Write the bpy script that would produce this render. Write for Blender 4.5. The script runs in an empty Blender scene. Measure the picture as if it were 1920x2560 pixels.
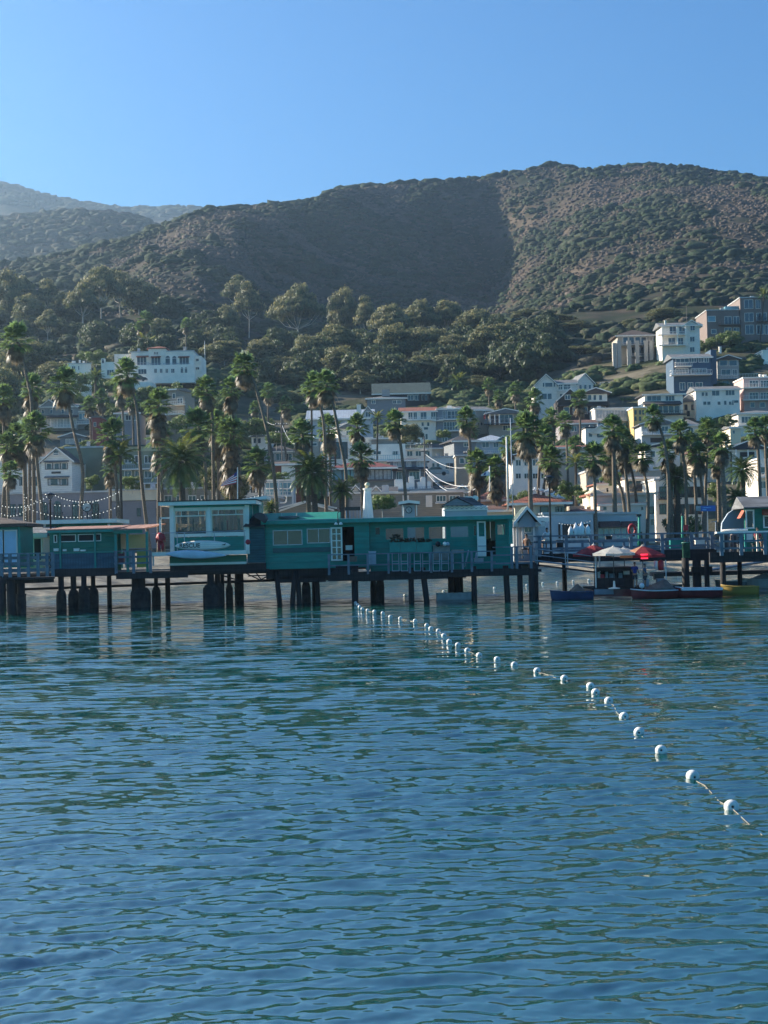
import bpy, math, random
import numpy as np
from mathutils import Vector, Matrix
R = math.radians
S = bpy.context.scene
COL = S.collection
# ---------------------------------------------------------------- camera
F = 3840.0; HC = 3.4; PITCH = math.atan(80 / F); ROLL = R(-1.3)
cam = bpy.data.cameras.new('camera'); camo = bpy.data.objects.new('camera', cam); COL.objects.link(camo)
cam.sensor_fit = 'VERTICAL'; cam.sensor_height = 24.0; cam.sensor_width = 18.0; cam.lens = F / 2560 * 24.0
cam.clip_start = 0.5; cam.clip_end = 9000
CM = Matrix.Translation((0, 0, HC)) @ Matrix.Rotation(R(90) + PITCH, 4, 'X') @ Matrix.Rotation(ROLL, 4, 'Z')
camo.matrix_world = CM
S.camera = camo
# ---------------------------------------------------------------- light
SUN_EL = R(23); SUN_AZ = R(-66)          # azimuth clockwise from +Y
w = bpy.data.worlds.new('World'); S.world = w; w.use_nodes = True
nt = w.node_tree; nt.nodes.clear()
sky = nt.nodes.new('ShaderNodeTexSky'); sky.sky_type = 'NISHITA'; sky.sun_disc = False
sky.sun_elevation = SUN_EL; sky.sun_rotation = SUN_AZ
sky.air_density = 1.0; sky.dust_density = 0.15; sky.ozone_density = 3.0
bg = nt.nodes.new('ShaderNodeBackground'); bg.inputs[1].default_value = 0.068
wo = nt.nodes.new('ShaderNodeOutputWorld')
gm = nt.nodes.new('ShaderNodeGamma'); gm.inputs[1].default_value = 1.0
tint = nt.nodes.new('ShaderNodeMix'); tint.data_type = 'RGBA'; tint.blend_type = 'MULTIPLY'; tint.inputs['Factor'].default_value = 1
tint.inputs['B'].default_value = (.28, .68, .98, 1)
nt.links.new(sky.outputs[0], tint.inputs['A']); nt.links.new(tint.outputs['Result'], gm.inputs[0]); nt.links.new(gm.outputs[0], bg.inputs[0]); nt.links.new(bg.outputs[0], wo.inputs[0])
sl = bpy.data.lights.new('sun', 'SUN'); sl.energy = 5.0; sl.angle = R(0.5); sl.color = (1, 0.9, 0.74)
so = bpy.data.objects.new('sun', sl); COL.objects.link(so)
SD = Vector((math.cos(SUN_EL) * math.sin(SUN_AZ), math.cos(SUN_EL) * math.cos(SUN_AZ), math.sin(SUN_EL)))
so.rotation_euler = SD.to_track_quat('Z', 'Y').to_euler()
S.view_settings.view_transform = 'Standard'; S.view_settings.look = 'None'
S.view_settings.exposure = 1.45; S.view_settings.gamma = 1
S.cycles.use_denoising = True; S.cycles.max_bounces = 6; S.cycles.volume_bounces = 0
S.cycles.transparent_max_bounces = 12; S.cycles.caustics_reflective = False; S.cycles.caustics_refractive = False
# ---------------------------------------------------------------- projection helpers
M3 = CM.to_3x3()
def ray(px, py): return M3 @ Vector((px - 960, 1280 - py, -F))
def P(px, py, Y):
    d = ray(px, py); return Vector((0, 0, HC)) + d * (Y / d.y)
def hz(u): return 1360 + (960 - u) * 0.0227
def ppm(Y): return F / Y                   # photo pixels per metre
# ---------------------------------------------------------------- materials
MATS = {}
def mat(name, c, rough=0.7, var=0.12, sc=1.5, bump=0.0, bsc=None, metal=0, spec=None, trans=0, alpha=1, attr=None, c2=None, stretch=None, emit=0):
    if name in MATS: return MATS[name]
    m = bpy.data.materials.new(name); m.use_nodes = True; MATS[name] = m
    n = m.node_tree.nodes; L = m.node_tree.links
    b = n['Principled BSDF']; b.inputs['Roughness'].default_value = rough; b.inputs['Metallic'].default_value = metal
    if spec is not None: b.inputs['Specular IOR Level'].default_value = spec
    tc = n.new('ShaderNodeNewGeometry'); mp = n.new('ShaderNodeMapping'); L.new(tc.outputs['Position'], mp.inputs[0])
    if stretch: mp.inputs['Scale'].default_value = stretch
    t = n.new('ShaderNodeTexNoise'); t.inputs['Scale'].default_value = sc; t.inputs['Detail'].default_value = 5
    L.new(mp.outputs[0], t.inputs['Vector'])
    r = n.new('ShaderNodeValToRGB'); L.new(t.outputs[0], r.inputs[0])
    lo = tuple(x * (1 - var) for x in c); hi = c2 if c2 else tuple(min(1, x * (1 + var)) for x in c)
    r.color_ramp.elements[0].position = 0.35; r.color_ramp.elements[1].position = 0.65
    r.color_ramp.elements[0].color = (*lo, 1); r.color_ramp.elements[1].color = (*hi, 1)
    out = r.outputs[0]
    if attr:
        a = n.new('ShaderNodeAttribute'); a.attribute_name = 'tone'
        mx = n.new('ShaderNodeMix'); mx.data_type = 'RGBA'
        L.new(a.outputs['Fac'], mx.inputs['Factor']); L.new(out, mx.inputs['A']); mx.inputs['B'].default_value = (*attr, 1)
        out = mx.outputs['Result']
    L.new(out, b.inputs['Base Color'])
    if bump:
        t2 = n.new('ShaderNodeTexNoise'); t2.inputs['Scale'].default_value = bsc or sc * 3; L.new(mp.outputs[0], t2.inputs['Vector'])
        t2.inputs['Detail'].default_value = 4
        bp = n.new('ShaderNodeBump'); bp.inputs['Distance'].default_value = bump; bp.inputs['Strength'].default_value = 1
        L.new(t2.outputs[0], bp.inputs['Height']); L.new(bp.outputs[0], b.inputs['Normal'])
    if trans:
        o = n['Material Output']; tr = n.new('ShaderNodeBsdfTranslucent'); ms = n.new('ShaderNodeMixShader')
        hs = n.new('ShaderNodeHueSaturation'); hs.inputs['Value'].default_value = 1.7; hs.inputs['Hue'].default_value = 0.485
        L.new(out, hs.inputs['Color']); L.new(hs.outputs[0], tr.inputs[0])
        ms.inputs[0].default_value = trans; L.new(b.outputs[0], ms.inputs[1]); L.new(tr.outputs[0], ms.inputs[2]); L.new(ms.outputs[0], o.inputs[0])
    if alpha < 1:
        o = n['Material Output']; tr = n.new('ShaderNodeBsdfTransparent'); ms = n.new('ShaderNodeMixShader')
        ms.inputs[0].default_value = alpha; L.new(tr.outputs[0], ms.inputs[1]); L.new(b.outputs[0], ms.inputs[2]); L.new(ms.outputs[0], o.inputs[0])
    if emit:
        L.new(out, b.inputs['Emission Color']); b.inputs['Emission Strength'].default_value = emit
    return m
def planks(name, c, rough=0.8, pitch=0.2, axis='Z', var=0.25, dark=0.45):
    """boards / siding / tiles: seams every pitch metres along an axis, plus streaky wear"""
    if name in MATS: return MATS[name]
    m = mat(name, c, rough, var, 1.2, bump=0.0, stretch=(1, 1, 4))
    n = m.node_tree.nodes; L = m.node_tree.links; b = n['Principled BSDF']
    g = n.new('ShaderNodeNewGeometry'); sp = n.new('ShaderNodeSeparateXYZ'); L.new(g.outputs['Position'], sp.inputs[0])
    mu = n.new('ShaderNodeMath'); mu.operation = 'DIVIDE'; mu.inputs[1].default_value = pitch
    L.new(sp.outputs['XYZ'.index(axis)], mu.inputs[0])
    fr = n.new('ShaderNodeMath'); fr.operation = 'FRACT'; L.new(mu.outputs[0], fr.inputs[0])
    gt = n.new('ShaderNodeMath'); gt.operation = 'GREATER_THAN'; gt.inputs[1].default_value = 0.86; L.new(fr.outputs[0], gt.inputs[0])
    src = b.inputs['Base Color'].links[0].from_socket
    mx = n.new('ShaderNodeMix'); mx.data_type = 'RGBA'; L.new(gt.outputs[0], mx.inputs['Factor']); L.new(src, mx.inputs['A'])
    mx.inputs['B'].default_value = (*[x * dark for x in c], 1); L.new(mx.outputs['Result'], b.inputs['Base Color'])
    bp = n.new('ShaderNodeBump'); bp.inputs['Distance'].default_value = 0.02; L.new(fr.outputs[0], bp.inputs['Height']); L.new(bp.outputs[0], b.inputs['Normal'])
    return m
# ---------------------------------------------------------------- mesh helpers
class MB:
    def __init__(s): s.v = []; s.f = []
    def add(s, v, f):
        k = len(s.v); s.v += [tuple(x) for x in v]; s.f += [tuple(i + k for i in q) for q in f]; return s
    def box(s, x0, x1, y0, y1, z0, z1):
        return s.hexa([(x0, y0, z0), (x1, y0, z0), (x1, y1, z0), (x0, y1, z0)], [(x0, y0, z1), (x1, y0, z1), (x1, y1, z1), (x0, y1, z1)])
    def hexa(s, a, b):
        return s.add(list(a) + list(b), [(3, 2, 1, 0), (4, 5, 6, 7), (0, 1, 5, 4), (1, 2, 6, 5), (2, 3, 7, 6), (3, 0, 4, 7)])
    def tube(s, pts, rad, n=8, cap=True):
        pts = [Vector(p) for p in pts]; rs = rad if isinstance(rad, (list, tuple)) else [rad] * len(pts)
        k = len(s.v); vs = []
        for i, p in enumerate(pts):
            d = (pts[min(i + 1, len(pts) - 1)] - pts[max(i - 1, 0)]).normalized()
            a = d.orthogonal().normalized() if abs(d.z) < .98 else Vector((1, 0, 0))
            if abs(d.z) < .98: a = d.cross(Vector((0, 0, 1))).normalized()
            b = d.cross(a).normalized()
            for j in range(n):
                t = 2 * math.pi * j / n; vs.append(p + (a * math.cos(t) + b * math.sin(t)) * rs[i])
        f = []
        for i in range(len(pts) - 1):
            for j in range(n): f.append((i * n + j, i * n + (j + 1) % n, (i + 1) * n + (j + 1) % n, (i + 1) * n + j))
        if cap: f.append(tuple(range(n - 1, -1, -1))); f.append(tuple((len(pts) - 1) * n + j for j in range(n)))
        return s.add(vs, f)
    def lathe(s, prof, c=(0, 0, 0), n=16):
        vs = []; f = []
        for r, z in prof:
            for j in range(n):
                t = 2 * math.pi * j / n; vs.append((c[0] + r * math.cos(t), c[1] + r * math.sin(t), c[2] + z))
        for i in range(len(prof) - 1):
            for j in range(n): f.append((i * n + j, i * n + (j + 1) % n, (i + 1) * n + (j + 1) % n, (i + 1) * n + j))
        f.append(tuple(range(n - 1, -1, -1))); f.append(tuple((len(prof) - 1) * n + j for j in range(n)))
        return s.add(vs, f)
    def prism(s, poly, ext):
        """poly: list of 3d points (planar), ext: vector"""
        n = len(poly); e = Vector(ext); a = [Vector(p) for p in poly]; b = [p + e for p in a]
        return s.add(a + b, [tuple(range(n - 1, -1, -1)), tuple(range(n, 2 * n))] + [(i, (i + 1) % n, n + (i + 1) % n, n + i) for i in range(n)])
    def build(s, name, m, parent=None, smooth=False, origin=None):
        o = Vector(origin) if origin is not None else None
        me = bpy.data.meshes.new(name)
        v = s.v
        if parent is not None and o is None: o = WP(parent)
        if o is not None: v = [(x - o.x, y - o.y, z - o.z) for x, y, z in v]
        me.from_pydata(v, [], s.f); me.materials.append(m)
        if smooth: me.polygons.foreach_set('use_smooth', [True] * len(me.polygons))
        ob = bpy.data.objects.new(name, me); COL.objects.link(ob)
        if parent is not None:
            ob.parent = parent; ob['_w'] = tuple(o); ob.location = o - WP(parent)
        elif o is not None: ob.location = o; ob['_w'] = tuple(o)
        return ob
def WP(o):
    if '_w' in o: return Vector(o['_w'])
    return Vector((0, 0, 0))
def tag(o, label=None, cat=None, group=None, kind=None):
    if label: o['label'] = label
    if cat: o['category'] = cat
    if group: o['group'] = group
    if kind: o['kind'] = kind
    return o
def thing(name, label, cat, loc, group=None):
    o = bpy.data.objects.new(name, None); COL.objects.link(o); o.empty_display_size = 0.2
    o.location = loc; o['_w'] = tuple(loc); return tag(o, label, cat, group)
def npmesh(name, V, Fq, m, tone=None, smooth=False):
    me = bpy.data.meshes.new(name); k = Fq.shape[1]
    me.vertices.add(len(V)); me.vertices.foreach_set('co', V.astype(np.float32).ravel())
    me.loops.add(Fq.size); me.loops.foreach_set('vertex_index', Fq.astype(np.int32).ravel())
    me.polygons.add(len(Fq)); me.polygons.foreach_set('loop_start', np.arange(0, Fq.size, k, dtype=np.int32))
    if smooth: me.polygons.foreach_set('use_smooth', np.ones(len(Fq), bool))
    me.update(calc_edges=True)
    if tone is not None:
        a = me.attributes.new('tone', 'FLOAT', 'POINT'); a.data.foreach_set('value', tone.astype(np.float32))
    me.materials.append(m); return me
def put(name, me, parent=None, loc=(0, 0, 0), scale=(1, 1, 1), rz=0):
    o = bpy.data.objects.new(name, me); COL.objects.link(o); o.parent = parent; o.location = loc; o.scale = scale; o.rotation_euler.z = rz; return o
# ================================================================ TERRAIN
CX = np.array([-500, 0, 150, 300, 400, 500, 600, 700, 850, 1000, 1150, 1250, 1350, 1500, 1700, 1900, 2500], float)
TAB = {
 250: [1300, 1300, 1300, 1295, 1295, 1295, 1295, 1290, 1285, 1280, 1275, 1270, 1265, 1255, 1245, 1240, 1235],
 300: [1190, 1190, 1185, 1180, 1180, 1180, 1180, 1175, 1170, 1165, 1160, 1150, 1140, 1125, 1110, 1100, 1090],
 350: [1060, 1050, 1045, 1035, 1030, 1035, 1050, 1060, 1060, 1055, 1050, 1045, 1040, 1010, 975, 965, 950],
 400: [960, 955, 945, 925, 925, 935, 960, 975, 985, 985, 980, 970, 960, 920, 880, 870, 850],
 480: [885, 880, 870, 865, 870, 885, 900, 905, 905, 905, 900, 880, 850, 830, 800, 785, 770],
 580: [800, 795, 795, 790, 780, 790, 830, 850, 845, 840, 840, 820, 790, 760, 725, 705, 690],
 680: [760, 745, 745, 725, 660, 660, 705, 770, 790, 795, 800, 800, 745, 690, 650, 620, 600],
 780: [720, 705, 695, 660, 622, 575, 580, 690, 745, 765, 780, 790, 700, 610, 560, 535, 520],
 880: [690, 676, 645, 606, 582, 538, 525, 545, 660, 700, 735, 765, 640, 540, 495, 475, 460],
 1000: [700, 700, 660, 620, 600, 560, 530, 512, 505, 570, 640, 690, 550, 465, 436, 436, 445],
 1120: [760, 760, 740, 700, 680, 640, 580, 530, 468, 456, 450, 438, 425, 420, 420, 445, 460],
 1300: [820, 820, 800, 780, 760, 720, 660, 600, 560, 540, 530, 520, 500, 490, 490, 500, 520]}
TY = np.array([215] + sorted(TAB), float)
SKY_U = np.array([-500, 0, 174, 347, 498, 555, 740, 810, 862, 1111, 1215, 1365, 1400, 1492, 1620, 1655, 1770, 1851, 1920, 2500], float)
SKY_R = np.array([680, 672, 637, 597, 540, 516, 512, 500, 472, 453, 448, 419, 408, 425, 414, 412, 423, 434, 448, 470], float)
TZ = np.zeros((len(TY), len(CX)))
TAB[1120] = [v - (24 if CX[i] >= 850 else 0) for i, v in enumerate(TAB[1120])]; TAB[1000] = [v - (12 if 500 <= CX[i] <= 850 else 0) for i, v in enumerate(TAB[1000])]
for i, y in enumerate(TY):
    if i == 0: TZ[i] = 3.2; continue
    TZ[i] = HC + (hz(CX) - np.array(TAB[int(y)])) * y / F
def shore(u): return np.interp(u, [-500, 0, 300, 600, 800, 1100, 2500], [100, 113, 130, 150, 160, 163, 165])
def vnoise(x, y, seed=0):
    """smooth value noise, numpy"""
    def h(i, j): 
        n = np.sin(i * 127.1 + j * 311.7 + seed * 74.7) * 43758.5453; return n - np.floor(n)
    xi = np.floor(x); yi = np.floor(y); fx = x - xi; fy = y - yi
    fx = fx * fx * (3 - 2 * fx); fy = fy * fy * (3 - 2 * fy)
    return (h(xi, yi) * (1 - fx) + h(xi + 1, yi) * fx) * (1 - fy) + (h(xi, yi + 1) * (1 - fx) + h(xi + 1, yi + 1) * fx) * fy
def smooth_interp(u, y):
    # catmull-like smooth interpolation: smoothstep blended bilinear over both axes
    ui = np.clip(np.searchsorted(CX, u) - 1, 0, len(CX) - 2); yi = np.clip(np.searchsorted(TY, y) - 1, 0, len(TY) - 2)
    fu = np.clip((u - CX[ui]) / (CX[ui + 1] - CX[ui]), 0, 1); fy = np.clip((y - TY[yi]) / (TY[yi + 1] - TY[yi]), 0, 1)
    fu = 0.5 * fu + 0.5 * fu * fu * (3 - 2 * fu)
    return (TZ[yi, ui] * (1 - fu) + TZ[yi, ui + 1] * fu) * (1 - fy) + (TZ[yi + 1, ui] * (1 - fu) + TZ[yi + 1, ui + 1] * fu) * fy
def zground(u, y):
    u = np.asarray(u, float); y = np.asarray(y, float)
    z = smooth_interp(u, np.maximum(y, 215.0))
    sh = shore(u); t = (y - sh) / 28.0
    zb = np.where(t < 0, t * 28 * 0.08, 2.9 * np.clip(t, 0, 1) ** 0.8)
    z = np.where(y < 215, np.minimum(zb, 3.2), z)
    X = (u - 960) / F * y
    k = np.clip((y - 420) / 200, 0, 1)
    z = z + k * (9 * (vnoise(X / 60, y / 60, 1) - .5) + 4 * (vnoise(X / 22, y / 22, 2) - .5) + 1.5 * (vnoise(X / 8, y / 8, 3) - .5))
    # keep the skyline at its surveyed height
    zr = HC + (hz(u) - np.interp(u, SKY_U, SKY_R)) * y / F
    return np.where(y > 450, np.minimum(z, zr), z)
def zg(px, Y): return float(zground(px, Y))
def sheet(name, us, ys, zf, m):
    U, Yg = np.meshgrid(us, ys); Z = zf(U, Yg); X = (U - 960) / F * Yg
    V = np.stack([X, Yg, Z], -1).reshape(-1, 3); nu = len(us); ny = len(ys)
    i = np.arange((ny - 1) * nu).reshape(ny - 1, nu)[:, :-1].ravel()
    Fq = np.stack([i, i + 1, i + nu + 1, i + nu], -1)
    return put(name, npmesh(name, V, Fq, m, smooth=True))
def groundmat(name, cols, sc):
    m = bpy.data.materials.new(name); m.use_nodes = True; n = m.node_tree.nodes; L = m.node_tree.links; b = n['Principled BSDF']
    b.inputs['Roughness'].default_value = 0.95; b.inputs['Specular IOR Level'].default_value = 0.1
    g = n.new('ShaderNodeNewGeometry'); t = n.new('ShaderNodeTexNoise'); t.inputs['Scale'].default_value = sc; t.inputs['Detail'].default_value = 8; t.inputs['Roughness'].default_value = 0.65
    L.new(g.outputs['Position'], t.inputs['Vector']); r = n.new('ShaderNodeValToRGB'); L.new(t.outputs[0], r.inputs[0])
    e = r.color_ramp.elements; e[0].position = 0.38; e[1].position = 0.62; e[0].color = (*cols[0], 1); e[1].color = (*cols[-1], 1)
    for k, c in enumerate(cols[1:-1]): x = e.new(0.38 + 0.24 * (k + 1) / (len(cols) - 1)); x.color = (*c, 1)
    L.new(r.outputs[0], b.inputs['Base Color'])
    bp = n.new('ShaderNodeBump'); bp.inputs['Distance'].default_value = 0.6; L.new(t.outputs[0], bp.inputs['Height']); L.new(bp.outputs[0], b.inputs['Normal'])
    return m
us = np.concatenate([np.linspace(-1800, -320, 40), np.arange(-300, 2220, 9), np.linspace(2240, 3700, 40)])
mh = groundmat('hill_soil', [(.025, .036, .018), (.04, .042, .025), (.07, .055, .04), (.11, .085, .06)], 0.035)
tag(sheet('hill', us, np.concatenate([np.arange(430, 700, 4), np.arange(700, 1302, 5)]), zground, mh), kind='structure')
mt = groundmat('town_soil', [(.05, .06, .03), (.1, .09, .06), (.2, .17, .12)], 0.08)
tag(sheet('town_ground', us, np.arange(213, 434, 3.0), zground, mt), kind='structure')
ms = groundmat('sand', [(.22, .19, .15), (.36, .31, .23), (.46, .4, .3)], 0.35)
def beachz(u, y):
    sh = shore(u); y2 = sh - 20 + (y - 0) * (0 + 1); return zground(u, y)
Ub, T = np.meshgrid(us, np.linspace(0, 1, 40)); Yb = (shore(Ub) - 18) * (1 - T) + 216 * T
Zb = zground(Ub, Yb) + 0.12 * (vnoise(Ub / 40, Yb / 3, 5) - .5); Xb = (Ub - 960) / F * Yb
nu = len(us); ib = np.arange(39 * nu).reshape(39, nu)[:, :-1].ravel()
tag(put('beach', npmesh('beach', np.stack([Xb, Yb, Zb], -1).reshape(-1, 3), np.stack([ib, ib + 1, ib + nu + 1, ib + nu], -1), ms, smooth=True)), kind='structure')
# hills behind
def ridge_sheet(name, U, Rw, Y0, Y1, base, back, m, seed):
    uu = np.arange(-1500, U[-1] + 300, 14.0); yy = np.linspace(Y0, Y1 + back, 60)
    def zf(u, y):
        zc = HC + (hz(u) - np.interp(u, U, Rw)) * Y1 / F; zb = HC + (hz(u) - base) * Y0 / F
        t = (y - Y0) / (Y1 - Y0); X = (u - 960) / F * y
        z = np.where(t < 1, zb + (zc - zb) * np.sin(np.clip(t, 0, 1) * 1.5708) ** 1.2, zc - (t - 1) * 260)
        return z + (10 * (vnoise(X / 70, y / 70, seed) - .5) + 3 * (vnoise(X / 18, y / 18, seed + 1) - .5)) * np.clip(1 - abs(t - 1) * 0, 0, 1) * (t < .97)
    return tag(sheet(name, uu, yy, zf, m), kind='structure'), zf
_, zmid = ridge_sheet('middle_hill', [-1500, -600, 0, 110, 208, 289, 382, 411, 450, 560], [520, 545, 574, 566, 557, 570, 592, 610, 632, 730], 1250, 1750, 720, 150, mh, 11)
_, zfar = ridge_sheet('far_hill', [-1500, -600, 0, 60, 116, 231, 324, 463, 498, 620, 800], [425, 455, 488, 494, 512, 534, 546, 548, 546, 576, 640], 2200, 2900, 640, 300, mh, 15)
# ================================================================ BRUSH (stuff)
def ico(sub=1):
    import bmesh
    bm = bmesh.new(); bmesh.ops.create_icosphere(bm, subdivisions=sub, radius=1)
    v = np.array([x.co[:] for x in bm.verts]); f = np.array([[q.index for q in x.verts] for x in bm.faces]); bm.free(); return v, f
rng = np.random.default_rng(7)
IV2, IF_ = ico(2); IF2h = IF_[IV2[IF_].mean(1)[:, 2] > -0.35]; IV1, IF1 = ico(1); IF1 = IF1[IV1[IF1].mean(1)[:, 2] > -0.4]
def brush(name, label, us_, ys_, zf, rad, m, tone, lo=False):
    IV, IFh = (IV1, IF1) if lo else (IV2, IF2h)
    n = len(us_); X = (us_ - 960) / F * ys_; Z = zf(us_, ys_)
    r = rad; sq = rng.uniform(.55, .95, n)
    V = np.repeat(IV[None], n, 0)
    ph = rng.uniform(0, 6.28, (n, 1, 3)); fr = rng.uniform(1.8, 3.6, (n, 1, 3))
    d = 1 + .2 * np.sin(V[..., :1] * fr[..., :1] + ph[..., :1]) * np.sin(V[..., 1:2] * fr[..., 1:2] + ph[..., 1:2]) + rng.normal(0, .15, (n, len(IV), 1))
    V = V * d * r[:, None, None]; V[..., 0] *= rng.uniform(.8, 2.0, n)[:, None]; V[..., 2] *= sq[:, None]
    V += np.stack([X, ys_, Z + r * .15], -1)[:, None]
    Fq = IFh[None] + (np.arange(n) * len(IV))[:, None, None]
    me = npmesh(name, V.reshape(-1, 3), Fq.reshape(-1, 3), m, np.repeat(tone, len(IV)), smooth=True)
    return tag(put(name, me), label, 'brush', kind='stuff')
mb = mat('brush_leaf', (.026, .043, .02), .85, .5, .9, bump=0.5, bsc=1.3, attr=(.115, .088, .07), spec=.15)
mb2 = mb
def pick(n, u0, u1, y0, y1):
    return rng.uniform(u0, u1, n), y0 + (y1 - y0) * rng.uniform(0, 1, n) ** .8
# fine brown scrub everywhere, dark green clumps of bigger shrubs only in patches and gullies
u1, y1 = pick(42000, -460, 2360, 560, 1150); X1 = (u1 - 960) / F * y1
cl = vnoise(X1 / 38, y1 / 55, 21) * .6 + vnoise(X1 / 14, y1 / 18, 22) * .4
tone = np.clip((.62 - cl) * 2.6 + .35 + rng.normal(0, .2, len(u1)), 0, 1)
brush('hillside_scrub', 'low brown and grey green scrub covering the big hill behind the town', u1, y1, zground, rng.uniform(.5, 1.35, len(u1)) * (y1 / 850) ** .4, mb, tone, True)
u6, y6 = pick(16500, -460, 2360, 560, 1150); X6 = (u6 - 960) / F * y6
cl = vnoise(X6 / 38, y6 / 55, 21) * .6 + vnoise(X6 / 14, y6 / 18, 22) * .4; k = cl > rng.uniform(.46, .58, len(u6)); u6, y6 = u6[k], y6[k]
brush('hillside_bushes', 'dark green clumps of taller bushes on the big hill', u6, y6, zground, rng.uniform(.9, 2.4, len(u6)) * np.where(rng.uniform(0, 1, len(u6)) < .12, 1.5, 1), mb, np.clip(rng.normal(.08, .12, len(u6)), 0, 1))
u2, y2 = pick(5000, -460, 2360, 405, 600); k = vnoise((u2 - 960) / F * y2 / 25, y2 / 25, 31) > .3
u2, y2 = u2[k], y2[k]; rd = rng.uniform(.8, 2.6, len(u2)); 
brush('lower_slope_bushes', 'dark green bushes covering the lower slope above the houses', u2, y2, zground, rd, mb, np.clip(rng.normal(.15, .2, len(u2)), 0, 1))
u3, y3 = pick(4200, -560, 480, 1300, 1800)
brush('middle_hill_scrub', 'hazy scrub on the rounded hill at the left', u3, y3, zmid, rng.uniform(1.8, 5.2, len(u3)), mb, np.clip(rng.normal(.3, .25, len(u3)), 0, 1))
u4, y4 = pick(1500, -500, 620, 2500, 2905); 
brush('far_hill_scrub', 'pale hazy scrub on the farthest hill at the left', u4, y4, zfar, rng.uniform(2.5, 8, len(u4)), mb, np.clip(rng.normal(.2, .2, len(u4)), 0, 1))
u5 = np.concatenate([rng.uniform(-400, 2300, 340)]); y5 = np.array([max(range(620, 1250, 10), key=lambda y: (zground(u, y) - HC) / y) for u in u5], float)
brush('ridge_line_shrubs', 'dark shrubs standing out along the ridge line against the sky', u5, y5, zground, rng.uniform(1.6, 4.0, len(u5)), mb, np.zeros(len(u5)))
# ================================================================ WATER
def make_water():
    rows = np.concatenate([np.linspace(4, 9.4, 30), HC * F / (np.arange(2740, 1432, -1.15) - 1360), np.linspace(181, 215, 12)])
    cols = np.concatenate([np.linspace(-9000, -130, 50), np.arange(-120, 2041, 3.6), np.linspace(2050, 11000, 50)])
    U, Yg = np.meshgrid(cols, rows); X = (U - 960) / F * Yg; Z = np.zeros_like(X)
    dy = np.gradient(rows)[:, None] * np.ones_like(X)
    r = np.random.default_rng(3)
    Xw = X + .25 * vnoise(X / 1.7, Yg / 1.1, 61) + .9 * vnoise(X / 6, Yg / 5, 62); Yw = Yg + .22 * vnoise(X / 1.3, Yg / 1.2, 63) + .8 * vnoise(X / 5, Yg / 5, 64)
    lam = np.exp(r.uniform(np.log(.15), np.log(1.05), 110))
    for l in lam:
        th = r.normal(R(-6), R(22 if l > .3 else 28)); k = 2 * math.pi / l; a = .0031 * l * r.uniform(.5, 1.3)
        a *= min(1, (.6 / l) ** 1.0)
        fade = np.clip((l / dy - 2.2) / 3, 0, 1)
        ph = k * (Xw * math.sin(th) + Yw * math.cos(th)) + r.uniform(0, 6.28)
        s = np.sin(ph); Z += fade * a * (s + .25 * np.cos(2 * ph))
    env = .65 + .7 * vnoise(X / 4 + 5, Yg / 7, 41)
    Z *= env
    V = np.stack([X, Yg, Z], -1).reshape(-1, 3); nu = len(cols); ny = len(rows)
    i = np.arange((ny - 1) * nu).reshape(ny - 1, nu)[:, :-1].ravel()
    m = bpy.data.materials.new('sea_water'); m.use_nodes = True; n = m.node_tree.nodes; L = m.node_tree.links; b = n['Principled BSDF']
    b.inputs['Base Color'].default_value = (.004, .055, .042, 1); b.inputs['Roughness'].default_value = .04; b.inputs['IOR'].default_value = 4.2
    g = n.new('ShaderNodeNewGeometry'); sp = n.new('ShaderNodeSeparateXYZ'); L.new(g.outputs['Position'], sp.inputs[0])
    def vm(op, a_, b_):
        x = n.new('ShaderNodeVectorMath'); x.operation = op
        for k, v in enumerate((a_, b_)):
            if v is None: continue
            if isinstance(v, tuple): x.inputs[k].default_value = v
            else: L.new(v, x.inputs[k])
        return x.outputs[0]
    # ripples finer than the mesh: tilt the normal directly (two scales), stronger where the mesh is coarser
    tilt = None
    for sc_, amp in ((1.4, 1.0), (4.5, .55)):
        mp = n.new('ShaderNodeMapping'); mp.inputs['Scale'].default_value = (.4 * sc_, 1.5 * sc_, 1); mp.inputs['Rotation'].default_value = (0, 0, R(5)); L.new(g.outputs['Position'], mp.inputs[0])
        t = n.new('ShaderNodeTexNoise'); t.inputs['Scale'].default_value = 1.0; t.inputs['Detail'].default_value = 2; L.new(mp.outputs[0], t.inputs['Vector'])
        v = vm('MULTIPLY', vm('SUBTRACT', t.outputs['Color'], (.5, .5, .5)), (.55 * amp, 1.0 * amp, 0)); tilt = v if tilt is None else vm('ADD', tilt, v)
    mr = n.new('ShaderNodeMapRange'); mr.inputs['From Min'].default_value = 12; mr.inputs['From Max'].default_value = 58; mr.inputs['To Min'].default_value = .1; mr.inputs['To Max'].default_value = 1.2
    L.new(sp.outputs['Y'], mr.inputs['Value'])
    sc = n.new('ShaderNodeVectorMath'); sc.operation = 'SCALE'; L.new(tilt, sc.inputs[0]); L.new(mr.outputs[0], sc.inputs['Scale'])
    nn = n.new('ShaderNodeVectorMath'); nn.operation = 'NORMALIZE'; L.new(vm('ADD', g.outputs['Normal'], sc.outputs[0]), nn.inputs[0]); L.new(nn.outputs[0], b.inputs['Normal'])
    tag(put('water', npmesh('water', V, np.stack([i, i + 1, i + nu + 1, i + nu], -1), m, smooth=True)), kind='structure')
make_water()
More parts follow.
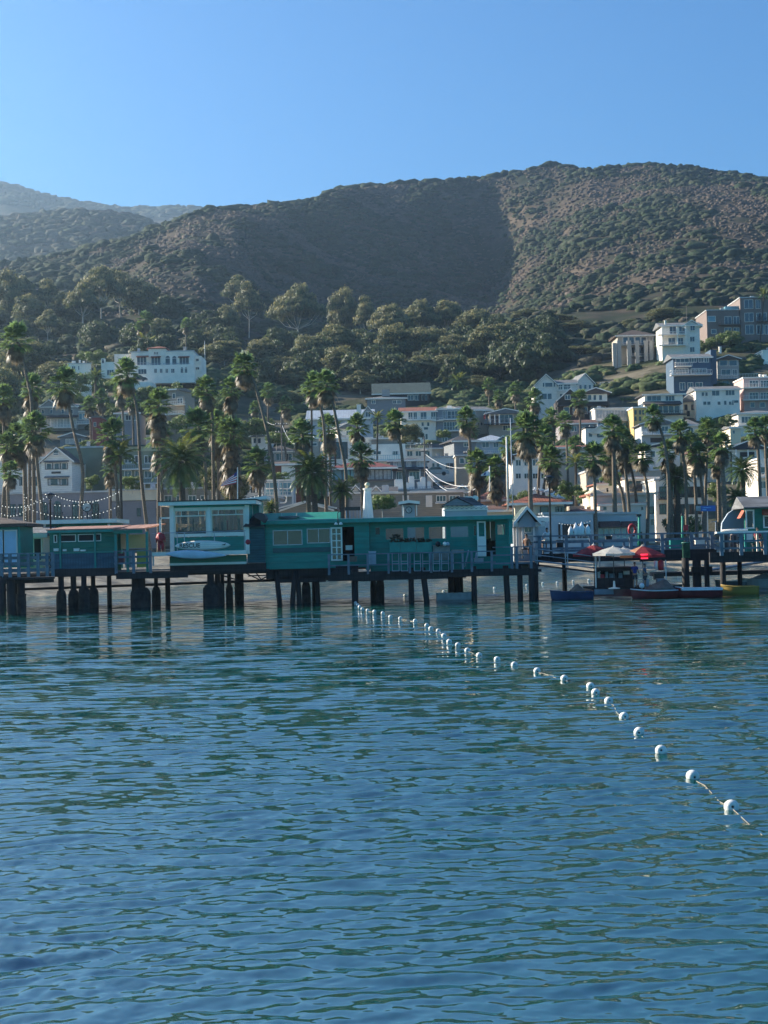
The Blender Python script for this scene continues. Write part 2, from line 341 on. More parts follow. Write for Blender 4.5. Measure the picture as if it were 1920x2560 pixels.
# ================================================================ HAZE
hb = MB().box(-2300, 2300, -60, 3400, -3.5, 760).build('haze', None or bpy.data.materials.new('haze_air'))
hm = hb.data.materials[0]; hm.use_nodes = True; hn = hm.node_tree.nodes; hn.clear()
pv = hn.new('ShaderNodeVolumePrincipled'); pv.inputs['Color'].default_value = (.55, .78, 1, 1); pv.inputs['Density'].default_value = 0.00017; pv.inputs['Anisotropy'].default_value = 0.65
ho = hn.new('ShaderNodeOutputMaterial'); hm.node_tree.links.new(pv.outputs[0], ho.inputs['Volume'])
tag(hb, 'thin pale blue haze between the camera and the hills', 'haze', kind='stuff')
# ================================================================ VEGETATION
VR = random.Random(11)
m_trunk = mat('palm_trunk', (.16, .125, .09), .9, .3, 3, bump=.03, stretch=(1, 1, 3))
m_trunkd = mat('date_palm_trunk', (.07, .055, .04), .9, .3, 3, bump=.05, stretch=(1, 1, 3))
m_frond = mat('palm_frond', (.1, .165, .05), .36, .5, 1.6, trans=.35, spec=.7)
m_dead = mat('palm_dead_frond', (.17, .14, .085), .5, .5, 1.5, trans=.35)
m_date = mat('date_palm_frond', (.06, .11, .032), .42, .35, .8, trans=.3, attr=(.16, .16, .03), spec=.5)
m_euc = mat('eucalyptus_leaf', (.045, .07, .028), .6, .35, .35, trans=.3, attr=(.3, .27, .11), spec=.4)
m_bark = mat('eucalyptus_bark', (.42, .38, .33), .9, .3, 1.5)
m_bush = mat('garden_leaf', (.06, .115, .03), .5, .35, .9, trans=.3, attr=(.18, .22, .06))
def fan_leaf(V, Fs, base, direc, up, L, n=11, spread=1.15, droop=.12, rnd=random):
    d = direc.normalized(); side = d.cross(up).normalized(); nn = side.cross(d)
    pet = base + d * L * .42
    w = .03
    k = len(V); V += [base + side * w, base - side * w, pet - side * w, pet + side * w]; Fs.append((k, k + 1, k + 2, k + 3))
    for j in range(n):
        a = (j / (n - 1) - .5) * 2 * spread
        dd = (d * math.cos(a) + side * math.sin(a))
        ln = L * .62 * (1 - .15 * abs(a)) * rnd.uniform(.85, 1.1)
        s2 = dd.cross(nn).normalized() * (.055 + .05 * L / 1.6)
        p1 = pet + dd * ln * .55; p2 = pet + dd * ln - Vector((0, 0, 1)) * ln * (droop + rnd.uniform(0, .25)) + nn * .0
        k = len(V); V += [pet, p1 + s2, p2, p1 - s2]; Fs.append((k, k + 1, k + 2, k + 3))
def mesh_of(name, V, Fs, m, tone=None):
    me = bpy.data.meshes.new(name); me.from_pydata([tuple(v) for v in V], [], Fs); me.materials.append(m)
    if tone is not None:
        a = me.attributes.new('tone', 'FLOAT', 'POINT'); a.data.foreach_set('value', np.array(tone, np.float32))
    return me
def fan_crown(seed):
    r = random.Random(seed); V = []; Fs = []
    for i in range(46):
        az = i * 2.39996 + r.uniform(-.2, .2); t = i / 46
        el = 1.5 - 2.0 * t + r.uniform(-.22, .22)
        d = Vector((math.cos(az) * math.cos(el), math.sin(az) * math.cos(el), math.sin(el)))
        up = Vector((0, 0, 1)) if abs(d.z) < .9 else Vector((math.cos(az + 1.57), math.sin(az + 1.57), .2))
        fan_leaf(V, Fs, Vector((0, 0, .1 - .5 * t)), d, up, r.uniform(1.5, 2.3), spread=.95, rnd=r)
    return mesh_of('fronds', V, Fs, m_frond)
def skirt(seed, length):
    r = random.Random(seed); V = []; Fs = []; n = int(26 + 26 * length)
    for i in range(n):
        az = i * 2.39996 + r.uniform(-.4, .4); t = r.random() ** .8
        el = r.uniform(-1.45, -.5)
        d = Vector((math.cos(az) * math.cos(el), math.sin(az) * math.cos(el), math.sin(el)))
        fan_leaf(V, Fs, Vector((0, 0, -.35 - length * t)), d, Vector((0, 0, 1)), r.uniform(1.2, 1.85), n=8, spread=.7, droop=.35, rnd=r)
    return mesh_of('dead_skirt', V, Fs, m_dead)
FANS = [fan_crown(i) for i in range(6)]
SK = [skirt(20 + i, L) for i, L in enumerate((.5, .7, 1.0, 1.6, 2.6, 4.2))]
def feather(seed, n=60, L=4.4, leaf=.5, low=-.7, name='fronds', pairs=20, tone0=0, wl=.085):
    r = random.Random(seed); V = []; Fs = []; T = []
    for i in range(n):
        az = i * 2.39996 + r.uniform(-.15, .15); t = i / n; el0 = 1.4 - (1.4 - low) * t + r.uniform(-.1, .1)
        ln = L * r.uniform(.85, 1.08); drop = r.uniform(.9, 1.35); p = Vector((0, 0, .2 - .5 * t)); tn = max(0, min(1, (.35 - t) * 1.6 + r.uniform(-.1, .1) + tone0))
        seg = pairs; side = Vector((-math.sin(az), math.cos(az), 0)); prev = p
        for k in range(seg):
            u = (k + 1) / seg; el = el0 - drop * u ** 1.5
            d = Vector((math.cos(az) * math.cos(el), math.sin(az) * math.cos(el), math.sin(el)))
            q = prev + d * ln / seg; nn = side.cross(d)
            b = len(V); V += [prev + side * .025, prev - side * .025, q - side * .02, q + side * .02]; Fs.append((b, b + 1, b + 2, b + 3)); T += [tn] * 4
            if u > .12:
                lf = leaf * math.sin(math.pi * min(1, u * .85 + .15)) ** .5 + .1
                for sg in (1, -1):
                    tip = q + (side * sg * .85 + d * .7 + nn * r.uniform(-.1, .35) - Vector((0, 0, .35))) * lf
                    b = len(V); V += [q - d * wl, q + d * wl, tip + d * .01, tip - d * wl]; Fs.append((b, b + 1, b + 2, b + 3)); T += [tn] * 4
            prev = q
    return mesh_of(name, V, Fs, m_date, T)
DATE = [feather(51, 76, 4.6), feather(52, 70, 4.4), feather(53, 44, 3.6, low=-.4)]
KING = [feather(61, 15, 2.9, .55, low=-.15, pairs=14, tone0=.35, wl=.11), feather(62, 13, 2.6, .5, low=-.1, pairs=14, tone0=.3, wl=.11)]
def trunk_mesh(pts, r0, r1, m, n=9, name='trunk'):
    b = MB(); k = 12; P0 = [Vector(p) for p in pts]
    # smooth curve through the given points (piecewise quadratic blend)
    out = []
    def cr(i, t):
        a, b_, c, d = P0[max(i - 1, 0)], P0[i], P0[i + 1], P0[min(i + 2, len(P0) - 1)]
        return 0.5 * ((2 * b_) + (c - a) * t + (2 * a - 5 * b_ + 4 * c - d) * t * t + (3 * b_ - a - 3 * c + d) * t ** 3)
    for i in range(len(P0) - 1):
        for q in range(6): out.append(cr(i, q / 6))
    out.append(P0[-1])
    rs = [r0 + (r1 - r0) * (i / (len(out) - 1)) + (r0 * .35 if i == 0 else 0) for i in range(len(out))]
    b.tube(out, rs, n); return b
PALM_G = {'t': 'tall fan palms along the waterfront', 'b': 'fan palms among the houses', 'd': 'date palms', 'k': 'feather leaved palms'}
def fan_palm(cx, cy, r, path, Y, label, sk=2, rt=.24, g='t'):
    """cx,cy,r: crown in photo pixels; path: lower trunk pixels [(x,y)...] ending at its base"""
    Y = 172 + (Y - 160) * .85 if Y < 210 else Y
    s = r / (1.75 * ppm(Y)); top = P(cx, cy + r * .25, Y)
    bx = path[-1][0]; u0 = bx
    pts = []
    for (x, y) in path[:-1]: pts.append(P(x, y, Y))
    zb = zg(bx, Y) - .3; bp = P(bx, path[-1][1], Y); bp.z = zb
    pts = [top] + pts + [bp]; pts.reverse()
    t = thing('fan_palm', label, 'palm tree', tuple(bp), PALM_G[g])
    trunk_mesh(pts, rt * 1.05, rt * .62, m_trunk).build('trunk', m_trunk, t, True)
    rz = VR.uniform(0, 6.28)
    put('fronds', FANS[VR.randrange(6)], t, top - bp, (s, s, s * VR.uniform(.95, 1.1)), rz)
    if sk is not None: put('dead_skirt', SK[sk], t, top - bp, (s * .95, s * .95, s), rz)
    return t
def feather_palm(cx, cy, r, bx, Y, label, var, kind='date', rt=.4, name=None):
    Y = max(Y, 174)
    L = 4.3 if kind == 'date' else 2.7
    s = r / (L * .93 * ppm(Y)); top = P(cx, cy + r * .1, Y); bp = P(bx, 1340, Y); bp.z = min(zg(bx, Y) - .3, top.z - .6)
    t = thing('date_palm' if kind == 'date' else 'feather_palm', label, 'palm tree', tuple(bp), PALM_G['d' if kind == 'date' else 'k'])
    mid = bp.lerp(top, .5)
    trunk_mesh([bp, mid, top], rt, rt * .85, m_trunkd).build('trunk', m_trunkd, t, True)
    put('fronds', (DATE if kind == 'date' else KING)[var], t, top - bp, (s, s, s), VR.uniform(0, 6)); return t
PALMS = [
 (39,839,39,[(52,875),(68,950),(79,1010),(84,1180),(86,1350)],165,'tallest fan palm at the far left edge with a ragged crown and leaning trunk',1),
 (160,948,41,[(170,1000),(184,1075),(206,1170),(203,1270),(198,1345)],165,'fan palm with a strongly bowed dark trunk left of the round street clock',1),
 (316,925,37,[(326,965),(343,1030),(352,1180),(364,1290),(376,1350)],168,'tall fan palm in front of the white hotel with a slim bowed trunk',1),
 (280,1078,39,[(284,1130),(290,1200),(296,1280),(302,1345)],164,'shaggy fan palm right of the clock, second tall trunk left of the date palm',3),
 (395,998,40,[(402,1100),(404,1200),(408,1345)],172,'fan palm with a long pale dead skirt above the big date palm',4),
 (88,1062,41,[(90,1130),(100,1230),(113,1345)],164,'fan palm with a dense dark crown just right of the leaning tallest palm',2),
 (48,1085,38,[(60,1140),(63,1240),(66,1345)],170,'thick trunked fan palm with lights wound on it at the left',3),
 (18,1105,30,[(14,1180),(8,1260),(6,1345)],168,'small fan palm cut by the left edge of the photo',2),
 (26,1172,27,[(20,1220),(22,1280),(24,1345)],162,'low fan palm at the left edge beneath the taller ones',2),
 (80,960,33,[(78,1020),(74,1140),(74,1345)],185,'dark shadowed fan palm behind the leaning tallest palm',4),
 (8,985,33,[(9,1060),(12,1180),(14,1345)],182,'dark fan palm crown half out of the photo at the left',3),
 (400,1085,36,[(398,1150),(396,1250),(396,1345)],190,'shadowed fan palm with a brown skirt directly under the long skirted one',4),
 (277,1160,26,[(276,1220),(276,1345)],188,'short skirted fan palm in front of the olive wall',3),
 (610,905,37,[(630,945),(648,1000),(668,1080),(682,1160),(692,1270),(697,1345)],166,'tallest fan palm in the middle with a long leaning trunk crossing the flag pole side',1),
 (515,965,32,[(528,1010),(532,1100),(535,1345)],178,'fan palm left of the tallest middle palm, above a paler crown',3),
 (577,965,31,[(582,1020),(586,1120),(590,1345)],180,'fan palm between the tallest middle palm and the one on its left',3),
 (495,1055,42,[(508,1100),(514,1200),(516,1345)],172,'wide fan palm right behind the big date palm',2),
 (577,1072,44,[(577,1150),(577,1345)],180,'broad dark fan palm with a column of hanging dead leaves',5),
 (543,1050,34,[(545,1100),(548,1345)],186,'shaded fan palm squeezed between two broad crowns left of the flag',4),
 (643,1145,38,[(648,1200),(650,1345)],176,'bright leaved low fan palm right of the striped flag',2),
 (754,1072,37,[(764,1130),(768,1190),(776,1345)],165,'fan palm with a thick trunk in front of the right hand date palm',1),
 (785,955,32,[(800,1010),(812,1100),(816,1345)],185,'brownish fan palm crown touching a greener one above the brick and glass house',2),
 (815,950,36,[(830,1000),(850,1100),(866,1200),(864,1345)],167,'green fan palm with a slim trunk leaning right above the brick and glass house',1),
 (821,1060,34,[(824,1120),(826,1200),(826,1345)],195,'fan palm with a dull skirt behind two crossing trunks',3),
 (893,1058,31,[(900,1120),(904,1200),(908,1345)],178,'fan palm above the model lighthouse, upper of the two crowns',2),
 (903,1132,36,[(906,1190),(908,1345)],172,'fan palm above the model lighthouse, lower of the two crowns',2),
 (987,1046,31,[(996,1080),(1006,1150),(1014,1250),(1018,1345)],170,'fan palm standing alone left of the wooden power pole',1),
 (1165,1040,29,[(1172,1090),(1176,1140),(1180,1345)],190,'small fan palm right of the stepped balcony house',1),
 (1192,1146,35,[(1196,1200),(1200,1345)],180,'fan palm just left of the white flag with blue mark',3),
 (1238,1160,33,[(1240,1220),(1244,1345)],178,'fan palm just right of the white flag with blue mark',4),
 (1316,1060,42,[(1324,1140),(1326,1230),(1328,1345)],170,'large fan palm right of the two thin masts with a thick trunk',3),
 (1361,1083,33,[(1350,1150),(1345,1250),(1344,1345)],182,'shadowed fan palm pressed against the large one by the masts',4),
 (1379,1140,32,[(1362,1200),(1358,1260),(1356,1345)],176,'fan palm with a hanging dark crown above the tiled roof',3),
 (1270,1110,26,[(1268,1180),(1272,1345)],196,'thin crowned fan palm seen between the two masts',2),
 (1483,1132,35,[(1486,1180),(1488,1260),(1491,1345)],165,'dark fan palm in front of the cream building with the round tower',0),
 (1532,1062,36,[(1534,1130),(1536,1230),(1538,1345)],168,'tallest fan palm left of the curved trunk pair, thick grey trunk',2),
 (1524,1120,34,[(1540,1180),(1560,1260),(1564,1345)],176,'skirted fan palm just below the tallest crown of its clump',3),
 (1556,1090,33,[(1562,1160),(1572,1260),(1576,1345)],174,'fan palm on the right of the clump by the round tower',2),
 (1562,1126,30,[(1580,1180),(1592,1260),(1604,1345)],180,'low shaded fan palm in the clump by the round tower',2),
 (1606,1130,31,[(1610,1180),(1620,1240),(1616,1345)],172,'fan palm with drooping green leaves between two palm clumps',0),
 (1633,1033,27,[(1652,1075),(1666,1140),(1672,1240),(1668,1345)],166,'highest fan palm in the right half with an arched slim trunk',1),
 (1668,1120,29,[(1674,1180),(1678,1260),(1680,1345)],176,'pale leaved fan palm at the left of the right hand grove',3),
 (1700,1072,31,[(1706,1130),(1714,1200),(1718,1345)],172,'fan palm whose bright crown tops the left of the right hand grove',2),
 (1728,1100,29,[(1734,1160),(1740,1250),(1742,1345)],178,'narrow fan palm second in the right hand grove',3),
 (1748,1126,30,[(1752,1190),(1758,1260),(1760,1345)],172,'fan palm with a full skirt in the middle of the right hand grove',3),
 (1771,1066,32,[(1768,1130),(1764,1220),(1762,1345)],182,'dark topped fan palm tallest in the right hand grove',2),
 (1803,1104,32,[(1806,1160),(1810,1240),(1812,1345)],168,'fan palm at the right end of the grove with a thick pale trunk',2),
 (1790,1150,24,[(1796,1200),(1800,1345)],186,'small fan palm behind the thick pale trunk at the grove end',2),
 (1887,1068,28,[(1894,1110),(1898,1180),(1906,1345)],172,'fan palm near the right edge above the green kiosk',1),
 (1914,1060,27,[(1914,1120),(1918,1200),(1926,1345)],176,'fan palm cut by the right edge of the photo',1),
 # among the houses, further up
 (223,1005,22,[(226,1040),(228,1100)],280,'small fan palm beside the pale house with two gables',2),
 (253,990,22,[(256,1030),(258,1070)],285,'small fan palm below the hotel car park',2),
 (301,972,22,[(306,1010),(310,1070)],262,'fan palm crown half hidden behind the tall hotel side palm',3),
 (330,999,20,[(332,1030),(334,1080)],278,'small fan palm right under the hotel terrace',2),
 (672,972,21,[(670,1010),(670,1040)],300,'round crowned fan palm on the slope right of the tallest middle palm',2),
 (715,1006,20,[(704,1020),(716,1040)],300,'round crowned fan palm above the wooden power pole on the left',3),
 (637,1015,16,[(640,1036),(640,1050)],305,'little fan palm behind the long leaning trunk',2),
 (364,792,20,[(362,830),(364,870)],420,'pale fan palm standing above the hotel roof',2),
 (350,812,14,[(354,840),(356,880)],420,'slighter fan palm beside the one above the hotel roof',2),
 (465,806,15,[(465,840),(466,866)],425,'lone fan palm on the slope right of the hotel tower',2),
 (1222,957,17,[(1222,990),(1224,1010)],360,'small fan palm uphill of the beige twin balcony house',2),
 (1247,986,17,[(1250,1010),(1250,1030)],345,'short fan palm left of the white gabled house',2),
 (1289,968,20,[(1288,1000),(1290,1040)],330,'fan palm at the left foot of the white gabled house',2),
 (1337,990,24,[(1338,1040),(1340,1090)],290,'fan palm in front of the white gabled house corner',2),
 (1449,992,25,[(1450,1040),(1452,1120)],280,'fan palm in front of the dark roofed chalet',2),
 (1378,1037,23,[(1384,1080),(1386,1160)],262,'fan palm between the white gabled house and the palms by the masts',2),
 (1412,1048,24,[(1416,1090),(1420,1180)],255,'bushy fan palm left of the house with white window wall',2),
 (1438,1104,20,[(1438,1140),(1440,1190)],250,'small fan palm above the small blue house',1),
 (1378,1160,28,[(1384,1200),(1386,1260)],215,'fan palm above the ridge of the long tiled roof',3),
]
for cx, cy, r, path, Y, lab, sk in PALMS:
    fan_palm(cx, cy, r, path, Y, lab, sk, .3 if 'thick' in lab else .22, 't' if Y < 200 else 'b')
for a in [
 (452,1146,76,461,172,'largest date palm with arching dark fronds left of the striped flag',0,'date',.4),
 (782,1176,70,795,174,'large date palm with arching fronds right of the striped flag',1,'date',.36),
 (854,1222,42,856,176,'smaller date palm tucked at the right foot of the large one',2,'date',.35),
 (1147,952,36,1148,395,'hazy date palm alone before the dark trees',2,'date',.36),
 (1180,1074,28,1182,285,'low date palm beside the balcony house',2,'date',.4),
 (241,940,30,241,345,'date palm left of the white hotel',2,'date',.36),
 (1857,1170,44,1857,190,'date palm above and left of the green kiosk',0,'date',.4),
 (1692,1188,44,1694,186,'date palm with hanging fronds behind the right hand grove',1,'date',.45),
 (1842,1240,40,1842,184,'lowest date palm just left of the green kiosk',2,'date',.35),
 (676,1266,28,676,174,'young date palm frond tuft behind the lifeguard hut roof',2,'date',.3),
 (301,1136,46,305,168,'feather palm with yellowed arching fronds right of the olive wall',0,'king',.16),
 (779,1000,26,782,262,'feather palm with blue green fronds by the grey roofed church like house',0,'king',.2),
 (944,1042,23,943,258,'bright green feather palm left of the red tiled balcony house',1,'king',.16),
 (1385,1200,26,1386,222,'feather palm with yellow green fronds behind the gulls',1,'king',.2),
 (1440,1155,32,1440,226,'feathery palm above the garden left of the round tower',0,'king',.2),
 (1910,735,22,1912,402,'bright feather palm at the top right edge',1,'king',.2),
 (365,862,34,366,412,'feather palm behind the hotel tower',0,'king',.2),
]: feather_palm(*a)
# ---------------------------------------------------------------- leafy trees
def leafy(seed, puffs, spread, quads, qs, flat=.62, m=None, tonef=None, shape='umbrella'):
    """unit-height tree: returns (crown mesh, trunk mesh). z in 0..1, radius ~ spread"""
    r = random.Random(seed); nr = np.random.default_rng(seed); cs = []
    tries = 0
    while len(cs) < puffs and tries < 4000:
        tries += 1
        a = r.uniform(0, 6.28); q = math.sqrt(r.random()); 
        if shape == 'umbrella': z = .62 + .3 * (1 - q * q) * r.uniform(.45, 1.05) - .12 * q
        elif shape == 'round': z = .55 + .38 * r.uniform(-1, 1) * math.sqrt(max(0, 1 - q * q))
        else: z = r.uniform(.3, .93)
        pr = r.uniform(.1, .17) if shape != 'round' else r.uniform(.12, .2)
        c = (math.cos(a) * q * spread, math.sin(a) * q * spread, z, pr)
        if all((c[0] - d[0]) ** 2 + (c[1] - d[1]) ** 2 + ((c[2] - d[2]) * 1.3) ** 2 > (.55 * (c[3] + d[3])) ** 2 for d in cs): cs.append(c)
    Vs = []; T = []
    for (x, y, z, pr) in cs:
        n = int(quads * (pr / .12) ** 2); th = nr.uniform(0, 6.283, n); cz = nr.uniform(-.45, 1, n); sn = np.sqrt(1 - cz ** 2)
        dirs = np.stack([sn * np.cos(th), sn * np.sin(th), cz], -1); rr = pr * nr.uniform(.72, 1.12, n)[:, None] * (1 + .2 * np.sin(3 * th + x * 40)[:, None])
        c = np.array([x, y, z]) + dirs * rr * np.array([1.15, 1.15, flat])
        nrm = dirs + nr.normal(0, .45, (n, 3)); nrm /= np.linalg.norm(nrm, axis=1)[:, None]
        a = np.cross(nrm, nr.normal(0, 1, (n, 3))); a /= np.linalg.norm(a, axis=1)[:, None]; b = np.cross(nrm, a)
        s = (qs * nr.uniform(.6, 1.3, n))[:, None]
        Vs.append(np.stack([c - a * s, c - b * s * .6, c + a * s, c + b * s * .6], 1).reshape(-1, 3)); tt = np.clip(r.uniform(-.1, .3) + nr.normal(0, .12, n) + .65 * cz * (cz > .2), 0, 1); T.append(np.repeat(tt, 4))  # sunlit tops painted in: upper leaves of each puff get a lighter tone
    V = np.concatenate(Vs); me = npmesh('crown', V, np.arange(len(V)).reshape(-1, 4), m, np.concatenate(T))
    b = MB(); fork = Vector((r.uniform(-.02, .02), r.uniform(-.02, .02), .3 if shape != 'round' else .3)); b.tube([(0, 0, -.03), (fork * .5)[:], fork[:]], [.022, .018, .015], 7)
    for (x, y, z, pr) in cs[::4]:
        e = Vector((x, y, z - pr * .2)); mid = fork.lerp(e, .5) + Vector((x * .12, y * .12, -.03)); b.tube([fork[:], mid[:], e[:]], [.009, .006, .002], 5, False)
    tm = bpy.data.meshes.new('trunk'); tm.from_pydata(b.v, [], b.f); tm.materials.append(m_bark); return me, tm
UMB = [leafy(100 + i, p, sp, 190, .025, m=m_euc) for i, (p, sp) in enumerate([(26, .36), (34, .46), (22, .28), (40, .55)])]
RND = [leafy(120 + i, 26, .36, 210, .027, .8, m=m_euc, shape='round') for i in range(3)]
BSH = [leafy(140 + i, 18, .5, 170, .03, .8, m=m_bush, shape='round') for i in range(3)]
def tree(px, top, wpx, Y, label, kind, var, g, name, cat='tree', base=None):
    z0 = zg(px, Y); 
    tp = P(px, top, Y); h = max(2.0, tp.z - z0)
    if base is not None:
        z0 = P(px, base, Y).z; h = tp.z - z0
    lib = {'u': UMB, 'r': RND, 'b': BSH}[kind]; cm, tm = lib[var % len(lib)]; spread = {'u': [.36, .46, .28, .55][var % 4] + .1, 'r': .48, 'b': .62}[kind]
    sx = wpx / 2 / ppm(Y) / spread
    t = thing(name, label, cat, (tp.x, Y, z0), g); rz = VR.uniform(0, 6.28)
    h = h * 1.03
    if kind == 'b': h *= 1.1
    put('crown', cm, t, (0, 0, 0), (sx, sx, h), rz); put('trunk', tm, t, (0, 0, 0), (sx, sx, h), rz); return t
GE = 'eucalyptus trees on the slope'; GB = 'garden trees and shrubs among the houses'
TR = [
 (250,664,120,545,'u',1,'tallest hazy eucalyptus on the left slope with a spreading crown'),
 (205,705,95,520,'u',0,'hazy eucalyptus with white forked trunk left of the tallest one'),
 (300,680,80,560,'u',2,'hazy eucalyptus crown right of the tallest left one'),
 (20,680,90,540,'r',0,'rounded hazy eucalyptus at the left edge'),
 (75,735,90,520,'r',1,'hazy eucalyptus second from the left edge'),
 (120,700,70,540,'u',2,'slim hazy eucalyptus third from the left edge'),
 (118,775,66,500,'u',0,'small pale eucalyptus above the bare patch at left'),
 (160,735,70,530,'r',2,'hazy eucalyptus between the left edge group and the white trunk'),
 (345,700,110,560,'r',0,'dark rounded tree hill side above the hotel'),
 (60,690,60,575,'u',3,'far hazy eucalyptus behind the left edge group'),
 (590,690,70,600,'u',2,'thin eucalyptus on the foot of the spur'),
 (620,705,75,560,'u',0,'grey eucalyptus with bare trunk right of the spur'),
 (570,760,60,520,'r',1,'small eucalyptus below the thin one on the spur'),
 (742,710,140,540,'u',3,'big umbrella shaped eucalyptus standing alone in the middle of the slope'),
 (858,720,80,560,'r',0,'brownish eucalyptus right of the umbrella shaped one'),
 (915,742,62,550,'u',2,'small flat topped eucalyptus between the brownish one and the long grove'),
 (690,890,120,425,'u',1,'rounded eucalyptus low at the left of the dark grove'),
 (780,835,110,440,'r',1,'eucalyptus with layered yellow green crown at the left of the grove'),
 (840,812,140,450,'u',3,'broad eucalyptus with layered crown in the left of the grove'),
 (850,870,110,425,'r',2,'dense eucalyptus low in the left of the grove'),
 (745,930,90,405,'r',0,'lowest eucalyptus of the grove left of centre'),
 (975,758,120,520,'u',1,'flat topped eucalyptus at the top left of the long grove'),
 (1045,750,120,530,'u',3,'flat topped eucalyptus with white limbs in the long grove'),
 (1115,748,110,535,'u',1,'flat topped eucalyptus third along the long grove'),
 (1180,770,110,520,'r',1,'eucalyptus at the right end of the long grove'),
 (985,815,110,455,'r',2,'deep green eucalyptus below the long grove at left'),
 (1065,820,130,460,'r',0,'deep green eucalyptus in the heart of the grove'),
 (1130,835,120,450,'u',1,'deep green eucalyptus below the right of the long grove'),
 (950,880,110,430,'r',1,'dark eucalyptus with a bare pale trunk in the grove shade'),
 (1040,890,120,425,'u',3,'dark shaded eucalyptus above the hazy date palm'),
 (1120,890,120,425,'r',2,'dark shaded eucalyptus right of the hazy date palm'),
 (1240,812,150,445,'r',0,'golden lit eucalyptus with a dense billowing crown'),
 (1190,895,90,420,'r',1,'dark eucalyptus under the golden lit one'),
 (1250,905,110,415,'u',1,'dark eucalyptus behind the white gabled house'),
 (1310,800,110,520,'u',1,'eucalyptus right of the golden one'),
 (1385,785,120,515,'u',3,'wide eucalyptus above the golden round bushes'),
 (1320,775,90,560,'r',2,'far eucalyptus at the mouth of the gully'),
 (1430,805,110,480,'r',0,'olive eucalyptus left of the column fronted house'),
 (1350,850,120,440,'r',1,'dark eucalyptus above the white gabled house'),
 (1450,865,120,430,'u',1,'bright yellow green eucalyptus with puffed crown above the white gabled house'),
 (1500,880,70,425,'r',2,'dark tree beside the column fronted house'),
 (1235,785,80,540,'u',0,'eucalyptus behind the golden lit one'),
 (1580,798,60,470,'r',1,'olive tree behind the roof of the column fronted house'),
 (1660,772,100,480,'r',2,'large round tree behind the white three storey house'),
 (60,850,150,400,'r',0,'pale hazy tree mass behind the tallest left palm'),
 (150,900,110,385,'r',1,'hazy tree left of the small white annex'),
 (10,930,110,330,'r',2,'hazy round tree at the left edge above the palms'),
 (560,850,110,430,'r',1,'dark shaded tree right of the hotel'),
 (600,960,100,385,'r',0,'shaded tree behind the tallest middle palm'),
 (720,980,80,372,'r',2,'tree behind the power pole on the slope'),
 (470,870,90,440,'r',0,'dark trees behind the hotel flagpole'),
 (400,800,70,480,'r',2,'dark tree above the hotel on the slope'),
 (520,830,70,470,'r',1,'dark tree on the slope right of the lone fan palm'),
 (655,850,90,440,'r',2,'shaded tree under the umbrella shaped eucalyptus'),
 (900,930,90,400,'r',0,'dark tree beside the green hipped lodge'),
 (1200,940,80,400,'r',0,'shaded tree right of the hazy date palm'),
]
for px, top, wp, Y, k, v, lab in TR: tree(px, top, wp, Y, lab, k, v, GE, 'eucalyptus')
